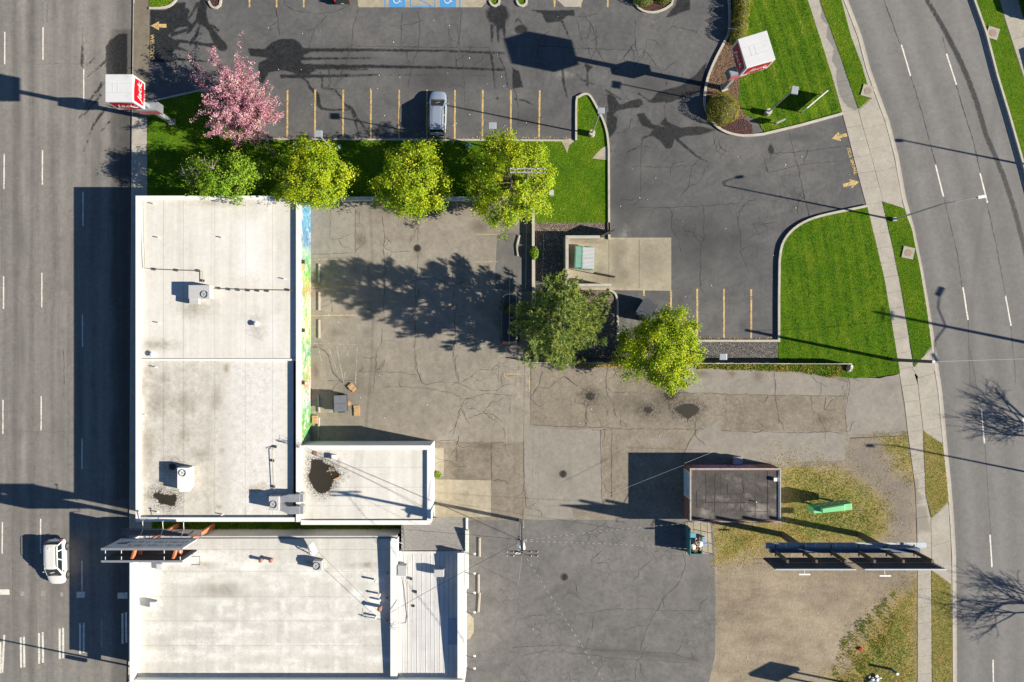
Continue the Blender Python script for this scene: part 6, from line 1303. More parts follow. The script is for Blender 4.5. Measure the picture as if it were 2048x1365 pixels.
def vehicle(name, label, paint, L=4.55, W=1.84, Hh=1.68, suv=True, rails=True, group=None):
    """built at the origin, nose towards +y; place it by moving the Empty"""
    t = thing(name, label, 'car', (0, 0, 0), group); hl = L / 2; hw = W / 2; belt = 0.98 if suv else 0.90; hood = belt + .04
    def sec(w, zb, zs, zt): return [(0, zb), (w * .86, zb), (w * .98, zb + .12), (w, (zb + zs) / 2), (w * .97, zs - .10), (w * .86, zs), (w * .45, zt), (0, zt)]
    mb = MB()
    loft(mb, [(-hl, sec(hw * .70, .42, .72, .74)), (-hl + .06, sec(hw * .88, .32, .90, .92)), (-hl + .35, sec(hw * .97, .26, belt, belt + .01)), (-hl + 1.0, sec(hw, .24, belt, belt + .01)), (0, sec(hw, .22, belt - .01, belt)), (hl - 1.3, sec(hw, .22, belt, hood)), (hl - .85, sec(hw * .985, .24, belt - .04, hood)), (hl - .5, sec(hw * .93, .26, belt - .13, hood - .07)), (hl - .16, sec(hw * .80, .30, belt - .25, hood - .2)), (hl, sec(hw * .60, .38, .62, .66))])
    b = mb.obj('body', paint, t, smooth=True); sm = b.modifiers.new('round', 'SUBSURF'); sm.levels = 2; sm.render_levels = 2
    yr0, yf0 = (-hl + .12, hl - .98) if suv else (-hl + .55, hl - 1.35)
    yr1, yf1 = (-hl + .42, hl - 1.80) if suv else (-hl + 1.2, hl - 2.1)
    wb, wt = hw * .89, hw * .70; z0, z1 = belt - .03, Hh - .07
    b0 = [Vector((-wb, yr0, z0)), Vector((wb, yr0, z0)), Vector((wb * .97, yf0, z0 + .02)), Vector((-wb * .97, yf0, z0 + .02))]
    t0 = [Vector((-wt, yr1, z1 - .02)), Vector((wt, yr1, z1 - .02)), Vector((wt, yf1, z1)), Vector((-wt, yf1, z1))]
    mb = MB(); mb.add(b0 + t0, [(0, 1, 5, 4), (1, 2, 6, 5), (2, 3, 7, 6), (3, 0, 4, 7), (4, 5, 6, 7)]); mb.obj('cabin', paint, t)
    # roof skin: bowed grid with rounded edges
    mb = MB(); nx, ny = 8, 12; vs = []
    for j in range(ny + 1):
        v = j / ny; y = yr1 - .10 + (yf1 + .05 - yr1 + .10) * v
        for i in range(nx + 1):
            u = -1 + 2 * i / nx; x = wt * 1.06 * u * (1 - .05 * (2 * v - 1) ** 2)
            ey = max(abs(2 * v - 1) - .86, 0) / .14; ex = max(abs(u) - .8, 0) / .2
            rib = .008 if abs(abs(u) - .5) < .14 and .1 < v < .95 else 0
            vs.append((x, y - .05 * u * u * (2 * v - 1), z1 + .07 * (1 - u * u * .45) - .07 * ex ** 2 - .06 * ey ** 2 + rib))
    mb.add(vs, [(j * (nx + 1) + i, j * (nx + 1) + i + 1, (j + 1) * (nx + 1) + i + 1, (j + 1) * (nx + 1) + i) for j in range(ny) for i in range(nx)]); mb.obj('roof', paint, t, smooth=True)
    def pane(nm, P, off):
        mb = MB(); c = sum(P, Vector()) / len(P); nrm = (P[1] - P[0]).cross(P[2] - P[0]).normalized()
        if nrm.z < 0: nrm = -nrm
        mb.add([p + (c - p) * .05 + nrm * off for p in P], [tuple(range(len(P)))]); return mb.obj(nm, M['cglass'], t)
    ws = pane('windshield', [b0[3].lerp(b0[2], .03), b0[2].lerp(b0[3], .03), t0[2].lerp(t0[3], .02), t0[3].lerp(t0[2], .02)], .012)
    mb = MB(); q = b0[2].lerp(t0[3], .35); mb.box((0.05, (b0[2].y + t0[2].y) / 2 + .05, (b0[2].z + t0[2].z) / 2 + .035), (.42, .16, .01), 0.2, rx=-.7); mb.obj('windshield_paper', M['seatfab'], ws)
    pane('rear_window', [b0[0].lerp(t0[0], .25), b0[1].lerp(t0[1], .25), t0[1], t0[0]], .012)
    for sx, (A, B_, C_, D_) in ((1, (b0[1], b0[2], t0[2], t0[1])), (-1, (b0[0], b0[3], t0[3], t0[0]))):
        for u0, u1, nm in ((.04, .24, 'quarter_window'), (.27, .55, 'rear_door_window'), (.58, .93, 'front_door_window')):
            lo0, lo1 = A.lerp(B_, u0).lerp(D_.lerp(C_, u0), .16), A.lerp(B_, u1).lerp(D_.lerp(C_, u1), .16)
            u1t = min(u1, .96); hi1, hi0 = A.lerp(B_, u1t).lerp(D_.lerp(C_, u1t), .92), A.lerp(B_, u0 + .02).lerp(D_.lerp(C_, u0 + .02), .92)
            mb = MB(); off = Vector((sx * .010, 0, .006)); mb.add([lo0 + off, lo1 + off, hi1 + off, hi0 + off], [(0, 1, 2, 3) if sx > 0 else (3, 2, 1, 0)]); mb.obj('side_window', M['cglass'], t)
        mb = MB(); mb.box((sx * (hw + .10), yf0 - .38, belt + .06), (.2, .11, .13)); mb.bar((sx * hw * .9, yf0 - .3, belt), (sx * (hw + .08), yf0 - .38, belt + .04), .06, .04); mb.obj('mirror', paint, t, bevel=.03)
        if rails: mb = MB(); mb.tube([(sx * wt * .93, yr1 + .05, z1 + .02), (sx * wt * .95, yr1 + .2, z1 + .10), (sx * wt * .95, yf1 - .35, z1 + .10), (sx * wt * .93, yf1 - .2, z1 + .03)], .022, 6); mb.obj('roof_rail', M['trim'] if rails == 'dark' else M['rim'], t)
        for y in (-hl + .82, hl - .86):
            mb = MB(); mb.tube([(sx * (hw - .22), y, .34), (sx * (hw + .012), y, .34)], .345, 20); w = mb.obj('wheel', M['tyre'], t, smooth=False)
            mb = MB(); mb.tube([(sx * (hw - .1), y, .34), (sx * (hw + .022), y, .34)], .215, 16); mb.obj('rim', M['rim'], w)
            mb = MB(); ring = [(sx * (hw + .004), y + .42 * math.cos(a), .34 + .42 * math.sin(a)) for a in np.linspace(-.2, math.pi + .2, 13)] + [(sx * (hw + .004), y + .35 * math.cos(a), .34 + .35 * math.sin(a)) for a in np.linspace(-.2, math.pi + .2, 13)]
            mb.add(ring, [(i, i + 1, 14 + i, 13 + i) for i in range(12)]); mb.obj('wheel_arch', M['trim'], t)
        mb = MB(); mb.box((sx * hw * .62, hl - .24, .68), (.30, .16, .10), -sx * .45); mb.obj('headlight', M['lens'], t, bevel=.03)
        mb = MB(); mb.box((sx * hw * .80, -hl + .13, .92 if suv else .8), (.13, .12, .26), sx * .3); mb.obj('tail_light', M['red_l'], t, bevel=.03)
    mb = MB(); mb.box((0, -hl + .03, .50), (W * .76, .14, .2)); mb.obj('rear_bumper', M['trim'], t, bevel=.04)
    mb = MB(); mb.box((0, hl - .06, .46), (W * .5, .12, .16)); mb.obj('front_grille', M['trim'], t, bevel=.03)
    mb = MB(); mb.box((0, -hl - .045, .62), (.32, .012, .16)); mb.obj('licence_plate', M['clear_l'], t)
    mb = MB(); mb.box((0, hl - .96, hood + .012), (W * .72, .05, .012)); mb.obj('wiper', M['trim'], t)
    if suv: mb = MB(); mb.box((.1, yr1 + .28, z1 + .10), (.05, .14, .06)); mb.obj('antenna_fin', paint, t)
    return t
v = vehicle('parked_car', 'silver sport utility vehicle parked nose up beside the lot kerb', M['silver'], L=4.4, W=1.80)
v.location = Vector(g2((877, 231)) + (.105,)); v.rotation_euler = (0, 0, R(-1.5))
v = vehicle('driving_car', 'white sport utility vehicle driving down the street at the edge of the building shadow', M['white_car'], L=4.5, W=1.86, Hh=1.72, rails='dark')
v.location = Vector(g2((120.5, 1120)) + (.003,)); v.rotation_euler = (0, 0, R(181.5))
v = vehicle('parked_car', 'black pickup sized car half hidden under the pine tree', M['black_car'], L=4.95, W=1.9, Hh=1.6, rails=False)
v.location = Vector(g2((1021, 641)) + (.108,)); v.rotation_euler = (0, 0, R(-1))
mb = MB(); mb.tube([Vector((-.8, 2.28, .72)), Vector((-.5, 2.50, .72)), Vector((0, 2.58, .72)), Vector((.5, 2.50, .72)), Vector((.8, 2.28, .72))], .05, 6); o = mb.obj('bright_bumper_trim', M['clear_l'], None); o.parent = v
v = vehicle('parked_car', 'dark car at the top edge of the lot showing red tail light', M['dark_car'], L=4.6, W=1.82, Hh=1.5, suv=False, rails=False)
v.location = Vector(g2((688, -33)) + (.105,)); v.rotation_euler = (0, 0, R(0))
v = vehicle('parked_car', 'dark vehicle parked on the drive across the avenue in the top corner', M['black_car'], L=4.8, W=1.9, Hh=1.8, rails=False)
v.location = Vector(g2((2057, -6)) + (.13,)); v.rotation_euler = (0, 0, R(18))
v = vehicle('parked_car', 'second dark vehicle across the avenue whose shadow falls on the pavement', M['dark_car'], L=4.8, W=1.9, Hh=1.8, rails=False)
v.location = Vector(g2((2116, 122)) + (.13,)); v.rotation_euler = (0, 0, R(14))

# ================================================================== pole signs
M['sign_w'] = plain('white_sign_box', (0.56, 0.56, 0.555), 0.4, 0, 0.05, 1.0, (0.38, 0.37, 0.35))
M['sign_r'] = plain('red_sign_face', (0.34, 0.002, 0.012), 0.4, 0, 0.06)
M['sign_t'] = plain('white_sign_letters', (0.60, 0.58, 0.57), 0.4, 0, 0.03)
M['sign_g'] = plain('grey_sign_top', (0.15, 0.155, 0.165), 0.6, 0, 0.1, 3, (0.09, 0.09, 0.09))
M['steel'] = plain('painted_grey_steel', (0.30, 0.31, 0.32), 0.5, 0.3, 0.1)
M['steel_d'] = plain('dark_grey_steel', (0.10, 0.11, 0.12), 0.5, 0.3, 0.1)
def pole_sign(label, base, rz, big, zb, size, small_off, zs):
    B = Vector(g2(base) + (.15,)); t = thing('pole_sign', label, 'sign', B)
    mb = MB(); mb.box((B.x, B.y, 4.4), (.36, .36, 8.8), rz); mb.obj('pole', M['steel'], t)
    mb = MB(); mb.box((B.x, B.y, .2), (.62, .62, .2), rz); mb.obj('footing', M['kerb'], t)
    c = Vector((B.x, B.y, zb + size[1] / 2)); s = size[0]
    mb = MB(); mb.box(c, (s, s, size[1]), rz); bx = mb.obj('sign_box', M['sign_w'], t, bevel=.03)
    mb = MB()
    for q in (-.16, .16): mb.box(c + Matrix.Rotation(rz, 3, 'Z') @ Vector((0, q * s, size[1] / 2 + .003)), (s * .98, .03, .012), rz)
    for q in (-.22, -.05): mb.box(c + Matrix.Rotation(rz, 3, 'Z') @ Vector((q * s, 0, size[1] / 2 + .003)), (.03, s * .32, .012), rz)
    mb.obj('top_seam', M['capg'], bx)
    for k in range(4):
        a = rz + k * math.pi / 2; out = Vector((math.cos(a), math.sin(a), 0)); side = Vector((-math.sin(a), math.cos(a), 0)); up = Vector((0, 0, 1))
        f = c + out * (s / 2 + .012); hw, hh = s * .43, size[1] * .36
        n_ = 7; top = [f + side * (hw * u) + up * (hh * (1 + .12 * (1 - u * u)) - .10 * u) for u in np.linspace(-1, 1, n_)]; bot = [f + side * (hw * u) - up * (hh * (1 + .10 * (1 - u * u)) + .10 * u) for u in np.linspace(1, -1, n_)]
        mb = MB(); mb.add(top + bot, [tuple(range(2 * n_ - 1, -1, -1))]); face = mb.obj('sign_face', M['sign_r'], bx)
        text('sign_lettering', 'Jack', .98, f + out * .02 - up * .04, (R(90), 0, a + R(90)), M['sign_t'], bx, extrude=.004, shear=.3, bold=.006, space=1.0)
        for q in (0,): 
            mb = MB(); mb.tube([f + out * .015 + side * (hw * .42) + up * (.02), f + out * .015 + side * (hw * .62) + up * (-.34), f + out * .015 + side * (hw * .9) + up * (-.42)], .035, 5); mb.obj('letter_swash', M['sign_t'], bx)
        text('small_lettering', 'in the box', .26, f + out * .02 - up * (hh + .16), (R(90), 0, a + R(90)), M['sign_r'], bx, extrude=.003, bold=.008)
    q = Matrix.Rotation(rz, 3, 'Z') @ Vector((small_off[0], small_off[1], 0))
    c2 = Vector((B.x, B.y, zs)) + q; mb = MB(); mb.box(c2, (1.95, .85, 1.15), rz); sb = mb.obj('reader_box', M['sign_g'], t, bevel=.02)
    mb = MB(); mb.box(c2 + Vector((0, 0, .585)), (1.75, .62, .02), rz); mb.box(c2 + Matrix.Rotation(rz, 3, 'Z') @ Vector((.85, 0, .59)), (.1, .8, .03), rz); mb.obj('box_lid', M['steel'], sb)
    for k in (0, 1):
        o = Matrix.Rotation(rz, 3, 'Z') @ Vector((0, (-1) ** k * .435, 0)); mb = MB(); mb.box(c2 + o, (1.85, .01, .95), rz); mb.obj('pink_panel', plain('faded_pink_sign_face', (0.42, 0.09, 0.12), 0.4), sb)
    return t
pole_sign('tall west pole sign, white cube with red faces, over the street sidewalk', (346, 246), 0.0, None, 8.65, (2.38, 2.35), (0, 0), 5.0)
pole_sign('tall east pole sign, white cube with red faces, standing over the mulch bed', (1447, 178), R(17), None, 8.55, (2.62, 2.3), (0, 0), 5.0)

# ================================================================== lamps, poles, wires
M['lamp'] = plain('grey_lamp_head', (0.34, 0.36, 0.38), 0.4, 0.2, 0.08)
M['wood'] = plain('weathered_pole_wood', (0.13, 0.11, 0.085), 0.9, 0, 0.25, 3)
M['arm'] = plain('weathered_grey_arm', (0.27, 0.26, 0.24), 0.9, 0, 0.2, 3)
M['porc'] = plain('white_insulator', (0.72, 0.73, 0.74), 0.3)
def lot_lamp(label, base, h, head, hsize, foot=True, mat=None, rz=0.0):
    """base: ground pixel; head: measured photo point of the lamp head at height h"""
    B = Vector(g2(base) + (.15,)); t = thing('lot_lamp', label, 'lamp post', B, 'parking lot lamp posts')
    if foot: mb = MB(); mb.cyl(B.x, B.y, .1, .9, .32, 14, .30); mb.obj('concrete_base', M['kerb'], t)
    mb = MB(); mb.tube([B + Vector((0, 0, .7 if foot else 0)), (B.x, B.y, h)], .075, 8, .055); mb.obj('pole', mat or M['steel'], t)
    q = at(head[0], head[1], h); d = q - Vector((B.x, B.y, h))
    mb = MB(); mb.bar((B.x, B.y, h - .1), q, .07, .07); mb.obj('bracket', M['steel_d'], t)
    a = math.atan2(d.y, d.x) if d.length > .1 else rz
    mb = MB(); mb.box(q, (hsize, hsize * .85, .22), a); hd = mb.obj('lamp_head', M['lamp'], t, bevel=.03)
    mb = MB(); mb.box(q + Vector((0, 0, -.115)), (hsize * .8, hsize * .66, .02), a); mb.obj('lens', M['clear_l'], hd)
    return t
lot_lamp('lamp post on the grass island tip with round concrete base', (1183, 270), 8.3, (1202, 222), .62)
lot_lamp('lamp post with fat concrete base south of the east pole sign', (1533, 228), 8.0, (1589, 181), .72)
lot_lamp('grey lamp post head above the large bright tree', (989, 298), 8.5, (985, 252), .70, False)
lot_lamp('square lamp head with white bars over the tree by the mural', (677, 312), 8.5, (637, 268), .68, False)
lot_lamp('pale lamp head over the gravel strip near the long low wall', (1402, 711), 8.5, (1446, 714), .66, False)
lot_lamp('blue grey lamp rising beside the cherry tree', (402, 182), 1.6, (404, 181), .3, False)
# thin blue pole beside the cherry, leaning over the sidewalk edge
A = at(314, 201, .25); 
# avenue street lamp
B = Vector(g2((1786, 440)) + (.15,)); t = thing('street_lamp', 'tall street lamp with long arm reaching over the avenue', 'street lamp', B)
mb = MB(); mb.tube([B, (B.x, B.y, 9.0)], .10, 10, .06); mb.obj('pole', M['galv'], t)
mb = MB(); mb.box((B.x, B.y, .3), (.36, .36, .3)); mb.obj('base', M['galv'], t)
tip = at(1963, 394, 9.8); mb = MB(); top = Vector((B.x, B.y, 9.0)); mb.tube([top, top.lerp(tip, .3) + Vector((0, 0, .28)), top.lerp(tip, .7) + Vector((0, 0, .2)), tip], .05, 6, .035); mb.obj('arm', M['galv'], t)
mb = MB(); d = (tip - top); mb.box(tip + Vector((0, 0, .03)), (.75, .28, .14), math.atan2(d.y, d.x)); mb.obj('lamp_head', M['capg'], t, bevel=.03)
# off-frame lamps whose shadows cross the avenue
def far_lamp(label, base, h, arm, name='street_lamp', two=False):
    B = Vector(g2(base) + (.12,)); t = thing(name, label, 'street lamp', B, 'street lamps east of the avenue'); mb = MB(); mb.tube([B, (B.x, B.y, h)], .11, 8, .07); mb.obj('pole', M['galv'], t)
    for k, (dx, dy, dz) in enumerate(arm):
        top = Vector((B.x, B.y, h - .1 - (.5 if two else 0))); e = top + Vector((dx, dy, dz)); mb = MB(); mb.tube([top, top.lerp(e, .5) + Vector((0, 0, .3)), e], .045, 6); mb.obj('arm', M['galv'], t)
        mb = MB(); mb.box(e, (.6 if abs(dx) > abs(dy) else .5, .6 if abs(dy) > abs(dx) else .3, .16)); mb.obj('lamp_head', M['capg'], t)
far_lamp('lamp east of the avenue with short head, near the top', (2108, 342), 8.0, [(-.5, 0, 0)])
far_lamp('lamp east of the avenue casting its shadow across the south verge', (2170, 968), 10.2, [(-1.6, -.2, .5)])
# wooden utility pole east of the avenue: crossarms, twin lamps
B = Vector(g2((2203, 716)) + (.12,)); t = thing('utility_pole', 'wooden utility pole east of the avenue with twin lamps', 'utility pole', B)
mb = MB(); mb.tube([B, (B.x, B.y, 12.2)], .17, 8, .12); mb.obj('pole', M['wood'], t)
mb = MB(); mb.box((B.x, B.y, 11.7), (.12, 1.3, .12)); mb.box((B.x, B.y, 11.2), (.12, .9, .12)); mb.obj('crossarm', M['arm'], t)
for s in (1, -1):
    mb = MB(); P0 = Vector((B.x, B.y, 8.2)); e = P0 + Vector((.35 if s > 0 else -.3, s * 3.3, .5)); mb.tube([P0, P0.lerp(e, .5) + Vector((0, 0, .25)), e], .05, 6); mb.obj('arm', M['galv'], t); mb = MB(); mb.box(e, (.32, .95, .2), -s * .5); mb.obj('lamp_head', M['capg'], t)
# stub pole by the pavement
B = Vector(g2((1785, 720)) + (.15,)); t = thing('stub_pole', 'thick dark wooden stub pole beside the pavement of the big lawn', 'utility pole', B)
mb = MB(); mb.tube([B, (B.x, B.y, 7.8)], .17, 10, .14); mb.obj('pole', M['wood'], t); mb = MB(); mb.cyl(B.x, B.y, 7.8, 7.83, .15, 10); mb.obj('cap', M['galv'], t)
STUB = Vector((B.x, B.y, 7.6))
# utility pole with crossarms over the big tree
def upole(label, base, h, arms, mat_arm):
    B = Vector(g2(base) + (.12,)); t = thing('utility_pole', label, 'utility pole', B)
    mb = MB(); mb.tube([B, (B.x, B.y, h)], .17, 10, .12); mb.obj('pole', M['wood'], t)
    att = []
    for z, half, off in arms:
        mb = MB(); mb.box((B.x, B.y + off, z), (half * 2, .11, .13)); am = mb.obj('crossarm', mat_arm, t)
        for u in (-.95, -.55, .55, .95):
            mb = MB(); mb.cyl(B.x + u * half, B.y + off, z + .06, z + .24, .045, 8, .03); mb.obj('insulator', M['porc'], am); att.append(Vector((B.x + u * half, B.y + off, z + .24)))
        mb = MB(); mb.bar((B.x - half * .5, B.y + off, z - .02), (B.x, B.y + off * .6, z - .7), .03, .05); mb.bar((B.x + half * .5, B.y + off, z - .02), (B.x, B.y + off * .6, z - .7), .03, .05); mb.obj('arm_brace', M['galv'], am)
    return t, B, att
P1, B1p, at1 = upole('utility pole with grey double crossarms over the large bright tree', (1051, 388), 11.0, [(10.85, 1.55, .16), (10.85, 1.55, -.16)], M['arm'])
P2, B2p, at2 = upole('utility pole with white transformer in the south parking lot', (1041.5, 1041), 12.9, [(12.5, 1.35, .17), (12.5, 1.35, -.17)], M['wood'])
mb = MB(); mb.cyl(B2p.x - .06, B2p.y - .36, 8.2, 9.3, .36, 16); mb.dome((B2p.x - .06, B2p.y - .36, 9.3), (.36, .36, .14), 14, 3); mb.bar((B2p.x - .2, B2p.y - .6, 9.2), (B2p.x - .55, B2p.y - .95, 9.1), .12, .12); tr = mb.obj('transformer', M['porc'], P2)
mb = MB(); mb.cyl(B2p.x + .1, B2p.y - .5, 9.38, 9.6, .05, 8); mb.cyl(B2p.x - .2, B2p.y - .4, 9.38, 9.6, .05, 8); mb.obj('bushing', M['steel_d'], tr)
mb = MB(); mb.tube([(B2p.x + .22, B2p.y, .15), (B2p.x + .22, B2p.y, 3.1)], .05, 6); mb.tube([(B2p.x - .1, B2p.y + .17, .15), (B2p.x - .1, B2p.y + .17, 8.5)], .035, 6); mb.obj('conduit', M['capg'], P2)
mb = MB(); mb.box((B2p.x - .25, B2p.y + .1, 7.6), (.25, .3, .4)); 
for k in range(9): mb.box((B2p.x + random.uniform(-.5, .5), B2p.y + random.uniform(-.3, .3), 8.3 + random.uniform(-.2, .3)), (.2, .05, .06), random.uniform(0, 3))
mb.obj('splice_hardware', M['steel'], P2)
M['cable'] = plain('black_cable', (0.03, 0.03, 0.03), 0.6)
M['cable_l'] = plain('pale_aluminium_cable', (0.48, 0.47, 0.44), 0.5, 0.3)
def cable(label, a, b, sag=.5, r=.014, mat='cable', name='overhead_cable', twist=False):
    a = Vector(a); b = Vector(b); n = 22; P = []
    for i in range(n + 1):
        u = i / n; P.append(a.lerp(b, u) - Vector((0, 0, sag * 4 * u * (1 - u))))
    mb = MB(); mb.tube(P, r, 5, cap=False)
    if twist:
        m = int((b - a).length / .55)
        for i in range(m):
            u = (i + .2) / m; v = (i + .7) / m; p = a.lerp(b, u) - Vector((0, 0, sag * 4 * u * (1 - u) - .03)); q = a.lerp(b, v) - Vector((0, 0, sag * 4 * v * (1 - v) - .03)); mb.tube([p, q], r * 1.15, 4, mi=1)
    o = mb.obj(name, [M[mat], M['cable_l']]); return tag(o, label, 'cable', 'overhead cables')
for i, (ia, ib, lab) in enumerate(((0, 0, 'westernmost'), (3, 3, 'easternmost'), (1, 1, 'inner west'), (2, 2, 'inner east'))):
    cable(lab + ' thin overhead wire strung between the two utility pole crossarms', at1[ia + 4], at2[ib], .45, .006, 'cable')
cable('thick service bundle running north from the transformer pole to the tree pole', B2p + Vector((.05, .1, 8.6)), B1p + Vector((0, -.1, 8.4)), .6, .014, 'cable')
cable('light grey guy strand down to the asphalt south of the transformer pole', B2p + Vector((0, -.1, 11.6)), at(1037, 1170, .1), .0, .012, 'cable_l')
cable('pale twisted cable from transformer pole to the brick shop corner', B2p + Vector((.1, .1, 8.4)), at(1372, 1047, 3.5), .4, .011, 'cable', twist=True)
cable('pale twisted cable from transformer pole to the bin pad beside the brick shop', B2p + Vector((.1, .0, 8.3)), at(1376, 1098, 3.0), .5, .011, 'cable', twist=True)
cable('pale dashed cable running south east over the south parking lot', B2p + Vector((.3, -.3, 12.4)), at(1330, 1560, 11.0), .3, .013, 'cable', twist=True)
cable('black cable from transformer pole to the mural building corner', B2p + Vector((-.1, .1, 8.2)), at(597, 889, 5.0), .35, .016)
cable('black cable from transformer pole to the weatherhead mast on the wing', B2p + Vector((-.1, .1, 8.6)), at(600, 893, 5.2), .6, .013)
cable('black cable from transformer pole to the shingled lean-to', B2p + Vector((-.1, .05, 8.0)), at(812, 1060, 3.5), .25, .014)
cable('black cable crossing the metal roof from the transformer pole', B2p + Vector((-.2, -.1, 8.1)), at(782, 1225, 3.9), .35, .018)
cable('dark cable crossing the streaky roof diagonally', at(632, 1100, 4.3), at(781, 1247, 4.0), .0, .014)
cable('thin wire from the brick shop to the transformer pole side', at(1369, 930, 3.0), at(1216, 991, 2.4), .1, .010, 'cable_l')
cable('white wire stretching east from the stub pole over the avenue', STUB, at(2260, 712, 9.0), .3, .02, 'cable_l')
cable('cable passing the brick shop front to its roof bracket', at(1369, 927, 3.1), at(1424, 905, .5), .0, .008, 'cable_l')
# roof masts
for nm, c, z, lab in (('weatherhead_mast', (600, 892), 3.9, 'weatherhead with tangle of wires at corner of the mural wall and wing'), ('weatherhead_mast', (783, 1248), 3.75, 'bent service mast on the middle parapet')):
    p = at(c[0], c[1], z); t = thing(nm, lab, 'service mast', (p.x, p.y, z)); mb = MB(); mb.tube([p, p + Vector((0, 0, 1.1)), p + Vector((.12, .05, 1.25)), p + Vector((.2, .08, 1.1))], .04, 6); mb.obj('mast', M['galv'], t)
    mb = MB()
    for k in range(9): q = p + Vector((random.uniform(-.3, .9), random.uniform(-.3, .7), random.uniform(.3, 1.2))); mb.tube([p + Vector((.1, 0, 1.1)), (p + q) / 2 + Vector((0, 0, .5)), q], .012, 4)
    mb.obj('wire_tangle', M['cable'], t)
p = at(786, 1080, 3.9); mb = MB(); mb.tube([p, p + Vector((.9, -.35, .1))], .035, 6); mb.box(p, (.3, .3, .2)); tag(mb.obj('roof_bracket', M['cabw']), 'white bracket arm at the north corner of the middle parapet', 'bracket')
p = at(1372, 1044, 3.05); t = thing('service_bracket', 'slanting pipe bracket over the south corner of the brick shop roof', 'bracket', p); mb = MB(); mb.tube([p, at(1424, 1036, 4.0)], .02, 5); mb.tube([p, p + Vector((0, 0, .9))], .035, 6); mb.obj('arm', M['rim'], t)

# pedestrian signal pole at the street corner, mostly hidden by the roof
B = Vector(g2((289, 1338)) + (.12,)); t = thing('signal_pole', 'traffic signal pole on the street sidewalk hidden behind the commercial building', 'traffic signal', B)
mb = MB(); mb.tube([B, (B.x, B.y, 9.0)], .10, 8, .07); mb.obj('pole', M['galv'], t)
mb = MB(); mb.box((B.x - .1, B.y + .25, 2.6), (.35, .5, .55)); mb.box((B.x, B.y - .35, 3.6), (.35, .35, 1.0)); mb.obj('signal_head', M['steel_d'], t)

# ================================================================== billboards
M['bb_dark'] = plain('dark_sign_back', (0.035, 0.045, 0.055), 0.6, 0.1, 0.15)
M['bb_rib'] = plain('rusty_stringer', (0.15, 0.13, 0.12), 0.7, 0.1, 0.2)
M['bb_brown'] = plain('brown_steel_beam', (0.085, 0.065, 0.05), 0.7, 0.1, 0.2)
M['bb_blue'] = plain('blue_steel_tube', (0.06, 0.10, 0.17), 0.5, 0.1, 0.12)
M['bb_face'] = plain('pale_grey_poster', (0.46, 0.48, 0.51), 0.6, 0, 0.05)
M['bb_txt'] = plain('dark_poster_print', (0.04, 0.055, 0.08), 0.7)
M['bb_logo'] = plain('blue_poster_print', (0.02, 0.07, 0.15), 0.7)
M['grate'] = plain('pale_catwalk', (0.36, 0.39, 0.43), 0.6, 0.2, 0.1)
M['orange'] = plain('orange_primer_steel', (0.50, 0.17, 0.075), 0.7, 0, 0.12, 3)
